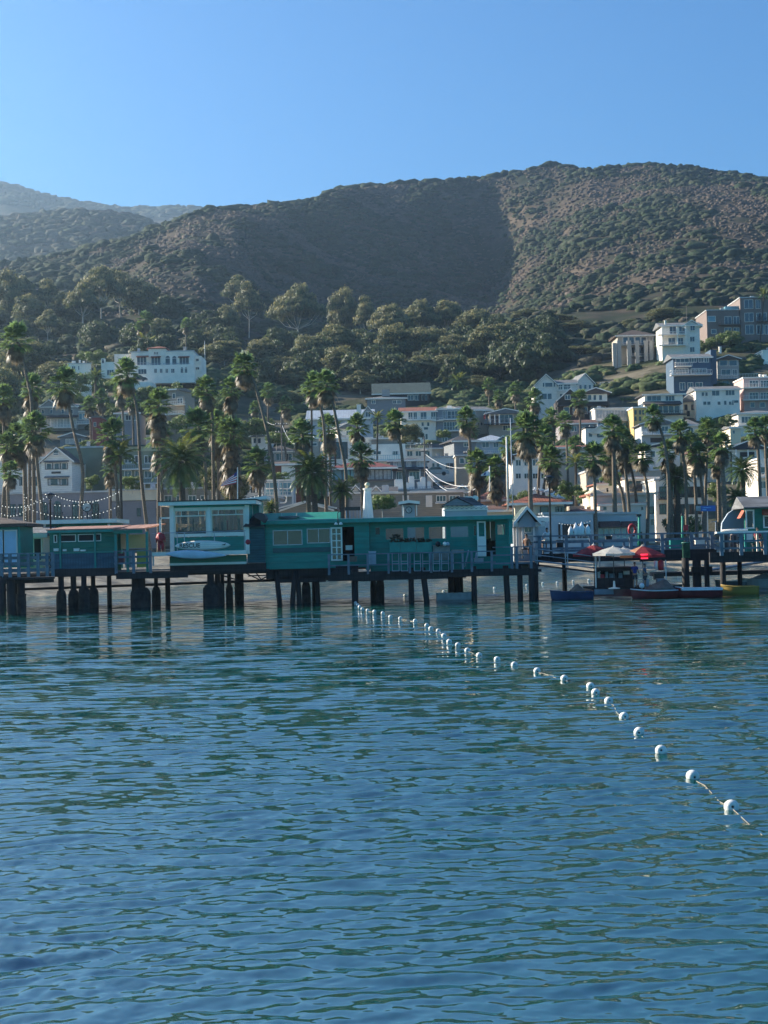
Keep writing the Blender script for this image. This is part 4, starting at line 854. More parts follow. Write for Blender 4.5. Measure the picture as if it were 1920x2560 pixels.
g = Bld('house', 'blue grey house with three white framed dormer windows above the rooftop tanks', 'house', 945, 1068, 1215, 240, 0, HG); g.wall('bluegrey', 1168); g.wall('bluegrey', 1152, 975, 1068, 1170, 6, -.3, 'upper_storey'); g.roof('hip', 9, 'dark'); g.wins(1155, 1166, [(985, 1003), (1017, 1027), (1043, 1064)], n=3, d=-.25, m=m_cur); g.canopy(943, 1070, 1168, 1175, 'dark', 1.2); g.wins(1180, 1198, [(992, 1004), (1024, 1048)], n=3); [g.col(x, 1174, 1206, .15, 1.1) for x in (950, 980, 1012, 1050)]
g = Bld('lodge', 'grey lodge with a wide chimney and hipped roof in the shade of the grove', 'house', 918, 1014, 1040, 345, 0, HG); g.wall('bluegrey', 997); g.roof('hip', 11, 'grey'); g.chim(964, 975, 992, 1.8, 'grey'); g.wins(1001, 1009, [(929, 938), (983, 991), (993, 1002)], n=2)
g = Bld('lodge', 'large dark green roofed lodge in the deepest shade under the trees', 'house', 934, 1074, 1030, 372, 0, HG); g.wall('dark', 985, depth=12); g.roof('gs', 34, 'green'); g.wins(988, 1000, rg(1020, 1068, 3), n=2); [g.col(x, 985, 1010, .4, .6, W['dark']) for x in (1050, 1060, 1070)]
g = Bld('hall', 'long grey roofed hall with a white timbered gable at its right end', 'building', 770, 932, 1085, 300, 0, HG); g.wall('pale', 1048, depth=12); g.roof('gs', 30, 'tin'); g.gable(900, 940, 1016, 1046, 'pale', 'grey'); g.win(914, 1030, 926, 1042, n=2, d=.3); g.chim(897, 1013, 1040, .8, 'white', 0)
g = Bld('house', 'white house wall peeping out above the brick and glass house', 'house', 846, 900, 1100, 284, .3, HG); g.wall('white', 1072); g.roof('gf', 18, 'grey'); g.win(866, 1078, 876, 1088)
# ---- centre-right houses
g = Bld('house', 'white four storey house with a red tiled roof and corner balconies', 'house', 1003, 1090, 1112, None, 0, HG); g.wall('white', 1030); g.roof('gs', 16, 'tile'); g.wins(1030, 1047, [(1021, 1031), (1034, 1042), (1052, 1066), (1078, 1088)], n=2); g.balc(1012, 1090, 1050, 6, 1.2); g.wins(1056, 1065, [(1054, 1059), (1068, 1073)], n=1); g.wins(1068, 1074, [(1060, 1070)], n=1); g.wins(1085, 1098, [(1055, 1060), (1064, 1069)], n=1); g.wall('white', 1032, 1090, 1108, None, 6, -.8, 'corner_bay'); g.balc(1080, 1108, 1052, 7, 1.2, d=.1)
g = Bld('house', 'stepped house with two long white railed balconies and sliding glass doors', 'house', 1092, 1154, 1110, None, 0, HG); g.wall('bluegrey', 1024, depth=9); g.roof('flat', 3, m_trim); g.wins(1028, 1046, [(1108, 1114), (1119, 1146)], n=3); g.wins(1055, 1075, [(1110, 1144)], n=5); g.balc(1096, 1156, 1049, 9, 1.5, m_rail); g.balc(1088, 1152, 1078, 10, 1.8, m_rail); g.win(1106, 1094, 1118, 1104)
g = Bld('house', 'beige house with a shallow gable behind the balcony house', 'house', 1154, 1228, 1095, 330, .35, HG); g.wall('beige', 1026); g.roof('gs', 14, 'grey'); g.wins(1028, 1036, [(1182, 1188), (1208, 1213)], n=1); g.wins(1056, 1064, [(1194, 1197), (1202, 1206)], n=1)
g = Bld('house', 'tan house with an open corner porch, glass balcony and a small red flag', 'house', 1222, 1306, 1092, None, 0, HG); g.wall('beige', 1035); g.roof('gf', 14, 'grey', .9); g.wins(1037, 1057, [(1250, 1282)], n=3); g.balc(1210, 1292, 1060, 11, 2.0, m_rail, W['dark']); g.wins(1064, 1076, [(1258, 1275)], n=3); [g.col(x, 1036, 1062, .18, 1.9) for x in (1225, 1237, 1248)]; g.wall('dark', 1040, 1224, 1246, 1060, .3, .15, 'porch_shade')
a, z = g.hit(1214, 1036, 2.1); MB().tube([g.pt(a, 2.1, z - 2), g.pt(a, 2.1, z)], .03, 5).build('flag_stick', m_rail, g.t); MB().prism([g.pt(a, 2.1, z), g.pt(a - .45, 2.15, z - .3), g.pt(a - .4, 2.1, z - 1.1), g.pt(a, 2.1, z - .9)], g.n * .02).build('flag', mat('red_flag', (.5, .05, .04), .7), g.t)
g = Bld('house', 'house with a pale metal roof and two white window bays', 'house', 1188, 1274, 1150, None, 0, HG); g.wall('pale', 1104); g.roof('hip', 20, 'tin', .7); g.wins(1106, 1118, [(1206, 1222), (1234, 1246)], n=2); g.gable(1240, 1274, 1090, 1104, 'bluegrey', 'dark'); g.balc(1206, 1250, 1134, 7, 1.4, solid=W['white'])
g = Bld('house', 'dark slate hipped house left of the pale metal roof', 'house', 1135, 1190, 1140, 283, .2, HG); g.wall('bluegrey', 1104); g.roof('hip', 18, 'dark', .7); g.win(1160, 1108, 1172, 1116)
g = Bld('house', 'cream house with a dark tiled roof left of the little stick pole', 'house', 1080, 1168, 1170, None, 0, HG); g.wall('cream', 1121); g.roof('gs', 16, 'brown'); g.gable(1150, 1178, 1108, 1124, 'cream', 'brown'); g.wins(1127, 1139, [(1156, 1172)], n=2, d=.3); g.chim(1111, 1122, 1142, .5, 'brown', .3)
g = Bld('house', 'low white box house with dark windows in front of the cream tiled house', 'house', 1066, 1144, 1205, None, 0, HG); g.wall('white', 1144); g.roof('flat', 1.5, 'flat'); g.wins(1158, 1172, [(1070, 1086), (1092, 1098), (1114, 1134)], n=2)
g = Bld('terrace_house', 'white railed roof terrace with chairs beside the power pole', 'house', 1012, 1080, 1150, 272, 0, HG); g.wall('siding', 1122); g.balc(1012, 1078, 1122, 11, .6, m_trim); g.wins(1128, 1140, rg(1018, 1074, 3, .7), n=2)
g = Bld('house', 'cream wall house under the cream tiled one with porch posts', 'house', 1140, 1178, 1175, 262, 0, HG); g.wall('tan', 1140); g.roof('flat', 1, 'flat'); g.wins(1146, 1158, [(1150, 1160), (1164, 1172)], n=1)
g = Bld('rooftop_plant', 'flat roof with white tanks and pipes in front of the red roofed building', 'building', 975, 1082, 1262, 222, 0); g.wall('grey', 1226); g.roof('flat', 1.5, 'flat')
for x0, x1, y0 in ((986, 1010, 1198), (1014, 1022, 1206), (1022, 1036, 1190), (1044, 1052, 1204), (1052, 1064, 1192), (1068, 1078, 1203)):
    a0, a1, z0, z1 = g.rect(x0, y0, x1, 1224, -2); b = MB(); g.slab(b, a0, a1, z0, z1 - .12, -2, -3.2); g.slab(b, a0 + .08, a1 - .08, z1 - .12, z1, -2.1, -3.1); b.build('tank', m_trim, g.t)
g.balc(1024, 1082, 1226, 9, .3, m_rail)
g = Bld('house', 'small brown tiled roof with a white end wall below the swooping cables', 'house', 1086, 1162, 1262, 224, 0, HG); g.wall('white', 1226); g.roof('gs', 15, 'brown', .4); g.gable(1140, 1170, 1213, 1228, 'white', 'brown'); g.win(1151, 1218, 1154, 1222, n=1, d=.3)
g = Bld('dormer_building', 'dark roof with two little white dormers behind the model lighthouse', 'building', 876, 988, 1275, 214, 0); g.wall('grey', 1232); g.roof('gs', 17, 'dark'); g.gable(880, 898, 1214, 1228, 'white', 'dark'); g.gable(930, 950, 1216, 1230, 'white', 'dark')
g = Bld('waterfront_building', 'long tan clapboard building with shuttered windows behind the pier clock', 'building', 928, 1160, 1368, 204, 0); g.wall('tan', 1233); g.roof('flat', 2.5, m_trim); 
for x in (1008, 1066): g.win(x, 1240, x + 13, 1256, n=2, m=m_trim); g.win(x, 1258, x + 13, 1266, n=1, m=m_trim)
g.wins(1240, 1253, [(1092, 1114), (1124, 1148)], n=3); g.canopy(1088, 1118, 1255, 1258, m_trim, .3)
# ---- tiled waterfront, right of the masts
g = Bld('tiled_pavilion', 'square pavilion with a pyramid clay roof just left of the masts', 'building', 1196, 1262, 1368, 192, 0); g.wall('cream', 1252, depth=9); g.roof('hip', 26, 'tile', .8)
g = Bld('tiled_building', 'lower dark clay roof stepping down behind the dark gabled pavilion', 'building', 1180, 1300, 1368, 184, 0); g.wall('cream', 1278, depth=9); g.roof('hip', 18, 'darkred', .6)
g = Bld('tiled_building', 'cream building with a broad clay tile roof lined with gulls', 'building', 1288, 1412, 1368, 182, 0); g.wall('cream', 1260, depth=9); g.roof('hip', 29, 'tile', .9); g.wins(1268, 1288, [(1352, 1370)], n=1, fm=m_dtrim); g.wins(1267, 1286, [(1389, 1395), (1397, 1403), (1405, 1411)], n=1, fm=m_dtrim)
g = Bld('tiled_building', 'low clay roofed wing stepping down towards the round tower', 'building', 1418, 1500, 1368, 186, 0); g.wall('cream', 1283, depth=6); g.roof('hip', 14, 'darkred', .6); g.wall('beige', 1265, 1424, 1462, 1284, 3, -5, 'rear_wall')
g = Bld('tower_building', 'cream building with a rounded tower corner and two stepped tiled eaves', 'building', 1484, 1637, 1368, 190, 0); g.wall('white', 1236, depth=10); g.roof('gs', 5, 'tile', .4); g.wall('white', 1262, 1500, 1612, 1330, 3, 3, 'lower_front'); g.roof('gs', 5, 'tile', .3)
c = P(1487, 1300, 193); zt = P(1487, 1236, 193).z; MB().lathe([(1.0, 0), (1.0, zt - 3 - 1.6), (1.06, zt - 3 - 1.6), (1.06, zt - 3 - 1.4), (1.0, zt - 3 - 1.4), (1.0, zt - 3), (1.2, zt - 3 + .02), (1.2, zt - 3 + .15), (.3, zt - 3 + .6)], (c.x, c.y, 3), 20).build('round_tower', W['cream'], g.t, True)
g.wins(1267, 1275, [(1508, 1516), (1603, 1608)], n=1, d=3); g.wins(1268, 1283, [(1622, 1634)], n=1, fm=m_dtrim); g.wins(1298, 1312, [(1626, 1634)], n=1)
g = Bld('house', 'small tile capped white house with an arched window over the tower building', 'house', 1492, 1530, 1236, 218, 0, HG); g.wall('white', 1212); g.roof('hip', 8, 'tile'); g.win(1516, 1223, 1521, 1230, n=1, arch=True); g.balc(1494, 1512, 1228, 5, .8)
g = Bld('house', 'white house with a dark roof terrace behind the tallest grey trunks', 'house', 1562, 1640, 1240, 216, 0, HG); g.wall('white', 1196); g.roof('hip', 8, 'darkred'); g.wins(1204, 1222, [(1572, 1582), (1592, 1604)], n=1, fm=m_dtrim); g.balc(1572, 1640, 1226, 9, 1.2, m_dtrim, m_dtrim)
g = Bld('beige_block', 'long pinkish beige block behind the palm clumps', 'building', 1466, 1700, 1250, 238, 0); g.wall('beige', 1178, depth=12); g.roof('flat', 2.5, 'beige' if 0 else 'flat'); g.wins(1198, 1210, [(1489, 1498), (1500, 1506), (1523, 1528), (1540, 1548)], n=1)
g = Bld('apartment_block', 'white stepped block with dark balconies behind the right hand grove', 'building', 1640, 1770, 1368, 203, 0); g.wall('white', 1200, depth=10); g.roof('flat', 2, 'flat'); g.balc(1642, 1700, 1246, 16, 1.2, m_dtrim, m_dtrim); g.wins(1218, 1242, rg(1650, 1758, 5, .7), n=2, fm=m_dtrim); g.wins(1262, 1284, rg(1650, 1758, 5, .7), n=2, fm=m_dtrim)
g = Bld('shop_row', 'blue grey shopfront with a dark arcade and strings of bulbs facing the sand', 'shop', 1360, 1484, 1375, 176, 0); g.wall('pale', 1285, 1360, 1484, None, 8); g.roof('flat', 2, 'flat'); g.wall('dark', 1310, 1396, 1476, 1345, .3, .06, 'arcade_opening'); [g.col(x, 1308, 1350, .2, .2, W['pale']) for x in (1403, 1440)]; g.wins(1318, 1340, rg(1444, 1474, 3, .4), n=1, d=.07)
g = Bld('shop_row', 'pale blue shop with two dark red sloping awnings', 'shop', 1488, 1592, 1375, 178, 0); g.wall('pale', 1286); g.roof('flat', 1.5, 'flat'); g.canopy(1496, 1550, 1303, 1317, 'darkred', 1.4); g.canopy(1552, 1592, 1303, 1316, 'darkred', 1.4); g.wins(1322, 1343, rg(1497, 1548, 4, .15), n=1, m=m_glassb); g.wins(1322, 1343, rg(1556, 1588, 3, .15), n=1, m=m_glassb)
# ---- right hillside
g = Bld('house', 'white gabled house of two wings with a grey roof right of the dark grove', 'house', 1338, 1440, 1045, None, 0, HG); g.wall('siding', 962, 1338, 1392); g.gable(1338, 1392, 936, 963, 'siding', 'grey', .1, 7); g.wall('siding', 960, 1392, 1442, None, 6, -1.5, 'middle_wing'); g.roof('gs', 14, 'grey'); g.wins(957, 967, [(1357, 1361), (1363, 1381), (1384, 1388)], n=1, d=.1); g.wins(984, 998, [(1355, 1367), (1369, 1379)], n=1); g.balc(1392, 1432, 976, 9, 1.2); g.wins(962, 974, [(1396, 1406), (1410, 1426)], n=2, d=-1.5); g.wins(985, 996, [(1400, 1412)], n=2, d=-1.5)
g = Bld('house', 'right hand gabled wing house joined to the white gabled house', 'house', 1440, 1484, 1030, 352, .2, HG); g.wall('siding', 958); g.gable(1440, 1484, 934, 959, 'siding', 'grey', .1, 7); g.wins(962, 972, [(1448, 1454), (1460, 1466), (1472, 1477)], n=1, d=.05)
g = Bld('chalet', 'dark timbered chalet with a white window gable and long balcony', 'house', 1395, 1522, 1072, None, 0, HG); g.wall('dark', 1000); g.wall('white', 985, 1460, 1518, 1004, 7, .15, 'upper_storey'); g.roof('gf', 16, 'brown', .9); g.wins(988, 1000, [(1470, 1478), (1484, 1490), (1498, 1505)], n=1, d=.2); g.gable(1395, 1455, 972, 1000, 'dark', 'brown'); g.wins(988, 998, [(1413, 1425)], n=2, d=.3); g.balc(1390, 1522, 1014, 8, 1.5, m_dtrim, m_dtrim); g.wins(1018, 1034, rg(1410, 1514, 5, .8), n=1)
g = Bld('villa', 'grey villa fronted by tall square columns under a hipped tile roof', 'house', 1545, 1636, 955, 398, 0, HG); g.wall('beige', 840, depth=10); g.roof('hip', 22, 'brown', .7); [g.col(x, 852 if i else 858, 955, 1.0, 2.4, W['grey']) for i, x in enumerate((1536, 1547, 1572, 1592, 1614, 1627))]; g.wins(843, 860, rg(1558, 1630, 5, .3), n=1); g.balc(1545, 1632, 864, 6, 2, m_rail, W['grey']); g.wins(868, 890, [(1579, 1590), (1596, 1611), (1618, 1626)], n=1); g.balc(1570, 1632, 892, 6, 2, m_rail, W['grey']); g.wall('mauve', 893, 1572, 1632, None, 3, 1.2, 'base_wall')
g = Bld('villa', 'white three storey house with two wrapping balconies beneath a grey gable', 'house', 1655, 1750, 905, None, 0, HG); g.wall('siding', 815); g.roof('gs', 14, 'grey', .7); g.gable(1705, 1752, 801, 816, 'siding', 'grey'); g.wins(817, 835, [(1674, 1690), (1698, 1712)], n=2); g.wins(815, 826, [(1726, 1737)], n=2, d=.3); g.balc(1642, 1716, 838, 7, 1.8); g.wins(845, 862, [(1671, 1688), (1694, 1708)], n=2); g.wins(842, 854, [(1725, 1736)], n=2); g.balc(1644, 1716, 864, 7, 1.8); g.wins(868, 880, [(1725, 1736)], n=2); g.chim(1663, 802, 815, .4, 'white', -1); [g.col(x, 817, 866, .22, 1.75) for x in (1656, 1693, 1714)]
g = Bld('apartment_block', 'brown stepped apartment block with rows of paired glass doors at the top right', 'building', 1768, 1850, 900, 404, 0); g.wall('brown', 776, depth=14); g.roof('flat', 1, 'flat'); g.wall('brown', 744, 1852, 1960, None, 14, .6, 'tower_block'); g.roof('flat', 1, 'flat'); g.win(1770, 791, 1788, 804, n=1, m=m_glassb); g.win(1779, 824, 1790, 834, n=1)
for y in (792, 820): g.wins(y, y + 19, [(1812, 1829), (1835, 1852)] if 0 else [(1812, 1828), (1834, 1848)], n=2); g.balc(1797, 1850, y + 20, 9, 1.5, m_dtrim, W['brown'])
g.wins(750, 771, [(1861, 1882), (1890, 1900)], n=2, d=.6); g.wins(783, 804, [(1862, 1883), (1892, 1916)], n=2, d=.6); g.wins(813, 835, [(1864, 1884), (1892, 1909), (1913, 1925)], n=2, d=.6); g.balc(1890, 1950, 803, 9, 1.2, m_dtrim, W['brown'], d=.6)
a0, a1, z0, z1 = g.rect(1815, 764, 1850, 778); g.slab(MB(), a0, a1, z0, z1, -1, -4).build('glass_room', m_glassb, g.t)
g = Bld('house', 'blue clapboard house with two tiers of white railed decks', 'house', 1684, 1778, 992, None, 0, HG); g.wall('blue', 895, depth=9); g.roof('gf', 0.1, 'grey') if 0 else g.roof('gs', 16, 'grey', .5); g.wins(895, 905, [(1729, 1741), (1747, 1758), (1761, 1771)], n=2); g.wins(897, 907, [(1690, 1722)], n=3); g.balc(1686, 1728, 916, 9, 1.3); g.balc(1674, 1776, 938, 11, 2.0); g.wins(922, 932, [(1690, 1720), (1728, 1766)], n=4); g.wins(957, 975, [(1700, 1712), (1720, 1732), (1740, 1756)], n=2); g.wall('blue', 874, 1778, 1792, None, 6, -2, 'rear_wing'); g.chim(1800, 868, 884, .5, 'white', -3)
g = Bld('house', 'grey two storey house with a wide deck right of the blue house', 'house', 1794, 1848, 968, None, 0, HG); g.wall('grey', 900); g.roof('gf', 13, 'brown', .6); g.wins(901, 914, [(1800, 1818), (1823, 1842)], n=1); g.balc(1785, 1890, 948, 11, 2, m_trim, W['grey']); g.wins(924, 938, [(1804, 1826), (1832, 1842)], n=2); g.wins(952, 962, [(1790, 1800), (1806, 1822)], n=1)
g = Bld('house', 'small brown roofed house behind the end of the grey deck', 'house', 1850, 1892, 950, 384, 0, HG); g.wall('grey', 900); g.roof('hip', 11, 'darkred', .4); g.win(1862, 903, 1874, 918)
g = Bld('house', 'white corner house cut by the right edge above the pink balconies', 'house', 1908, 1960, 945, 378, 0, HG); g.wall('white', 877); g.roof('flat', 2, m_trim); g.wall('white', 905, 1902, 1960, 940, 5, 1, 'lower_front'); g.win(1912, 910, 1918, 918, d=1)
g = Bld('balcony_block', 'pink walled block with three long white balconies at the right edge', 'building', 1860, 1960, 1035, None, 0, HG); g.wall('pink', 945, depth=9); g.roof('flat', 3, m_trim); 
for y in (970, 1000): g.balc(1853, 1960, y, 11, 1.8); g.wins(y - 18, y - 2, rg(1874, 1950, 3, .3), n=3)
g.wins(1006, 1018, [(1876, 1886), (1900, 1912)], n=1)
g = Bld('house', 'tall white cube like house with many small windows on a bare bank', 'house', 1740, 1850, 1050, None, 0, HG); g.wall('white', 975); g.roof('gs', 14, 'grey', .4); g.wins(981, 990, [(1754, 1760), (1763, 1769)], n=1); g.win(1780, 977, 1798, 989); g.win(1814, 976, 1836, 988, n=3); g.wins(1004, 1012, [(1758, 1766), (1768, 1776), (1794, 1801)], n=1); g.win(1810, 1002, 1816, 1012, n=1); g.win(1822, 1004, 1834, 1012); g.win(1830, 1001, 1846, 1007, n=1)
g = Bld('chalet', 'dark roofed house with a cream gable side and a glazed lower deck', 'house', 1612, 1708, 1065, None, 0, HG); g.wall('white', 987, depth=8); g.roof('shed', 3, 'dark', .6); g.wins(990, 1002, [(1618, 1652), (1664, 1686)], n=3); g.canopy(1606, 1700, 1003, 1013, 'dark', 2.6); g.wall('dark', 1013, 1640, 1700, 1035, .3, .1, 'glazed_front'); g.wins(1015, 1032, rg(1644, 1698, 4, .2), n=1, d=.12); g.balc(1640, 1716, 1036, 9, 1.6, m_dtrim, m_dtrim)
g = Bld('house', 'cream side house with three brown hooded windows below the cube house', 'house', 1704, 1746, 1062, 322, -.6, HG); g.wall('cream', 1005); g.roof('gf', 20, 'grey', .4); g.wins(1012, 1024, [(1712, 1718), (1729, 1735)], n=1, fm=m_dtrim); g.wins(1028, 1040, [(1718, 1724), (1736, 1741)], n=1, fm=m_dtrim)
g = Bld('house', 'white framed house with a full width wall of windows', 'house', 1488, 1584, 1085, None, 0, HG); g.wall('white', 1022); g.roof('flat', 2.5, m_trim); g.wins(1026, 1046, rg(1491, 1582, 6, .12), n=2, m=m_cur); g.balc(1486, 1584, 1052, 7, 1.2); g.wins(1056, 1070, rg(1494, 1580, 4, .5), n=2)
g = Bld('house', 'narrow ochre yellow house with two columns of small windows', 'house', 1584, 1616, 1100, None, 0, HG); g.wall('yellow', 1020); g.roof('flat', 2, m_trim); g.wins(1026, 1036, [(1587, 1591), (1598, 1602), (1606, 1610)], n=1, fm=m_dtrim); g.wins(1042, 1052, [(1587, 1591), (1598, 1602)], n=1, fm=m_dtrim); g.wins(1078, 1090, [(1598, 1604)], n=1)
g = Bld('house', 'white house with a steep dark edged gable and tall window', 'house', 1464, 1520, 1120, None, 0, HG); g.wall('white', 1070); g.roof('flat', 1, 'dark'); g.gable(1476, 1530, 1062, 1080, 'white', 'dark', .6); g.win(1494, 1072, 1508, 1092, d=.6, fm=m_dtrim) if 0 else None; g.wins(1080, 1092, [(1472, 1480)], n=1); g.wins(1078, 1092, [(1494, 1508)], n=2, fm=m_dtrim)
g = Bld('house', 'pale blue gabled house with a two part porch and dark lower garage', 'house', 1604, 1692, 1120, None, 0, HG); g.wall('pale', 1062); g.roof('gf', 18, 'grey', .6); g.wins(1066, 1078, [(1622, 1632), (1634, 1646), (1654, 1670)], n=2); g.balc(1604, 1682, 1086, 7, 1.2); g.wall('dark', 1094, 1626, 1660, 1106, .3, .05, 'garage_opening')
g = Bld('house', 'small pyramid roofed house right of the pale blue gabled house', 'house', 1712, 1746, 1096, None, 0, HG); g.wall('white', 1064); g.roof('hip', 20, 'grey'); g.win(1722, 1070, 1732, 1080)
g = Bld('house', 'plain white house in the shade left of the right hand grove', 'house', 1614, 1700, 1180, None, 0, HG); g.wall('white', 1118); g.roof('gf', 12, 'dark', .5); g.wins(1128, 1142, [(1627, 1637)], n=1); g.win(1652, 1126, 1668, 1140)
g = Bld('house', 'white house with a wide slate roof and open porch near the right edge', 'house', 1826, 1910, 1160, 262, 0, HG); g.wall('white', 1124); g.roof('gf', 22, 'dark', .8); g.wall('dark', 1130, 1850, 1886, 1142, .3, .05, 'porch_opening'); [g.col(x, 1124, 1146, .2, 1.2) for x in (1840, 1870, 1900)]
g = Bld('house', 'white corner house with a bay of dark windows at the right edge', 'house', 1846, 1960, 1100, None, 0, HG); g.wall('white', 1034); g.roof('hip', 12, 'grey', .5); g.wins(1042, 1058, [(1854, 1878)], n=3); g.wins(1092, 1106, [(1886, 1894), (1904, 1914)], n=2); g.balc(1842, 1900, 1064, 7, 1.2); g.wins(1040, 1054, [(1892, 1912)], n=2)
g = Bld('house', 'tiny cream cottage with a brown roof behind the right hand grove', 'house', 1826, 1852, 1110, 285, 0, HG); g.wall('cream', 1070); g.roof('gs', 8, 'grey', .3); g.win(1832, 1076, 1837, 1084, n=1)
g = Bld('cottage', 'tiny light blue cottage between two palm groups', 'house', 1408, 1438, 1185, None, 0, HG); g.wall('pale', 1152); g.roof('gf', 9, 'tin', .3); g.win(1418, 1164, 1432, 1174, n=1)
g = Bld('house', 'pinkish beige house half hidden above the small blue cottage', 'house', 1380, 1470, 1200, 262, 0, HG); g.wall('beige', 1120); g.roof('gs', 10, 'tile', .3); g.wins(1130, 1142, rg(1388, 1460, 4, .8), n=1); g.wins(1156, 1166, rg(1440, 1465, 2, .8), n=1)
g = Bld('house', 'white walled house lit in glimpses through the thick palm clump', 'house', 1282, 1372, 1215, 250, 0, HG); g.wall('white', 1140); g.roof('gf', 14, 'darkred', .5); g.wins(1150, 1164, rg(1290, 1365, 4, .8), n=2); g.wins(1184, 1196, rg(1290, 1365, 4, .8), n=2)
g = Bld('house', 'mauve shingled house above the thick palm clump', 'house', 1400, 1490, 1105, None, 0, HG); g.wall('mauve', 1060); g.roof('gs', 14, 'darkred'); g.wins(1066, 1078, rg(1408, 1484, 4, .8), n=2)
g = Bld('house', 'white balconied building at the right edge behind the green kiosk', 'building', 1896, 1960, 1260, 205, 0); g.wall('white', 1150); g.roof('flat', 2, m_trim); g.balc(1892, 1960, 1192, 10, 1.2); g.wins(1168, 1186, [(1902, 1912)], n=1); g.wins(1204, 1220, [(1900, 1914)], n=2)
g = Bld('house', 'long flat roofed white house above the slate porch roof', 'house', 1740, 1830, 1165, 262, 0, HG); g.wall('beige', 1128); g.roof('gs', 10, 'darkred', .4); g.wins(1136, 1148, rg(1750, 1824, 4, .8), n=2)
# fence, stairs, poles on the hill
g = Bld('garden_fence', 'long white rail fence along the dry bank below the columned villa', 'fence', 1500, 1590, 968, 374, -.25); a0, a1 = 0, g.L
b = MB(); 
for k in (0, .45, .9): g.slab(b, a0, a1, g.z0 + .3 + k, g.z0 + .42 + k, 0, .06)
b.build('rail', m_trim, g.t); nn = 9
for i in range(nn): g.slab(MB(), a0 + (a1 - a0 - .15) * i / (nn - 1), a0 + (a1 - a0 - .15) * i / (nn - 1) + .15, g.z0 - 1.5, g.z0 + 1.4, -.16, -.005).build('post', m_trim, g.t)
g = Bld('garden_fence', 'short white rail fence running to the blue house', 'fence', 1624, 1676, 952, 374, 0)
b = MB(); 
for k in (0, .45, .9): g.slab(b, 0, g.L, g.z0 + .3 + k, g.z0 + .42 + k, 0, .06)
b.build('rail', m_trim, g.t)
for i in range(6): g.slab(MB(), (g.L - .15) * i / 5, (g.L - .15) * i / 5 + .15, g.z0 - 1.5, g.z0 + 1.4, -.16, -.005).build('post', m_trim, g.t)
g = Bld('retaining_wall', 'rough stone wall at the foot of the columned villa', 'wall', 1540, 1605, 962, 392, 0); g.wall('grey', 934, depth=1.5)
m_wood = mat('weathered_pole', (.17, .14, .12), .9, .25, 3)
def pole(x, yt, yb, Y, lab, arms=(), r=.14, name='power_pole', m=None, cat='pole'):
    a = P(x, yb, Y); b = P(x, yt, Y); b.x = a.x; z = min(a.z, zg(x, Y)) - .2 if Y > 200 else a.z
    t = thing(name, lab, cat, (a.x, a.y, z)); MB().tube([(a.x, a.y, z), (b.x, b.y, b.z)], [r, r * .7], 8).build('mast' if name != 'power_pole' else 'post', m or m_wood, t)
    for (dy, w) in arms:
        zz = b.z - dy; MB().box(a.x - w / 2, a.x + w / 2, a.y - .26, a.y - .15, zz - .09, zz + .09).build('crossarm', m_wood, t)
        for q in (-.42, -.2, .2, .42): MB().lathe([(.05, 0), (.08, .06), (.05, .12), (.03, .2)], (a.x + w * q, a.y - .2, zz + .09), 6).build('insulator', m_trim, t)
    return t, b
POLES = {}
t, pA = pole(1064, 1092, 1250, 232, 'tall wooden power pole with crossarm above the tan clapboard building', ((1.2, 2.6), (2.2, 1.2))); 
t, pB = pole(705, 1040, 1145, 282, 'wooden power pole with white crossarms among the central palms', ((1.6, 2.4), (3.0, 2.4)))
pole(232, 1040, 1100, 275, 'thin wooden pole beside the dark red walled house', ((.5, 1.2),), .12); pole(1839, 845, 895, 398, 'weathered pole in front of the brown apartment block', (), .2); pole(1717, 765, 800, 420, 'short pole on the slope above the white three storey house', (), .12)
pole(1174, 1122, 1270, 214, 'slim wooden pole left of the blue marked flag', ((.6, 1.4),), .13); pole(1827, 1058, 1090, 290, 'thin pole by the tiny cream cottage', (), .1)
pole(513, 852, 925, 372, 'white flagpole at the right end of the hotel', (), .1, 'flagpole', m_trim, 'flagpole')
pole(1, 446, 500, 2895, 'faint mast on the farthest hill at the left edge', (), 1.1, 'radio_mast', m_rail); pole(140, 482, 512, 2880, 'faint mast on the farthest hill, second from the left', (), .6, 'radio_mast', m_rail); pole(251, 502, 534, 2880, 'faint mast on the farthest hill, third from the left', (), .6, 'radio_mast', m_rail)
# cables
m_cable = mat('pale_cable', (.6, .6, .6), .5, .1)
def cable(a, b, sag, lab, r=.035, n=14, name='cable', m=None):
    o = MB().tube([a.lerp(b, i / n) - Vector((0, 0, sag * 4 * (i / n) * (1 - i / n))) for i in range(n + 1)], r, 5).build(name, m or m_cable, None, True, a); tag(o, lab, 'cable', 'cables from the wooden power pole'); return o
cable(P(1064, 1136, 232), P(1172, 1168, 214), .8, 'upper pale cable running right from the tall wooden power pole')
cable(P(1064, 1172, 232), P(1196, 1210, 200), 1.2, 'middle pale cable running right from the tall wooden power pole', .05)
cable(P(1064, 1178, 232), P(1196, 1218, 200), 1.9, 'lowest pale cable swooping right from the tall wooden power pole', .05)
cable(P(1066, 1170, 232), P(1150, 1214, 215), 1.5, 'short sagging cable ending at the brown tiled roof')
cable(P(705, 1058, 282), P(662, 1050, 300), .6, 'thin cable going left from the central power pole'); cable(P(705, 1062, 282), P(738, 1110, 262), .8, 'thin cable going right from the central power pole')
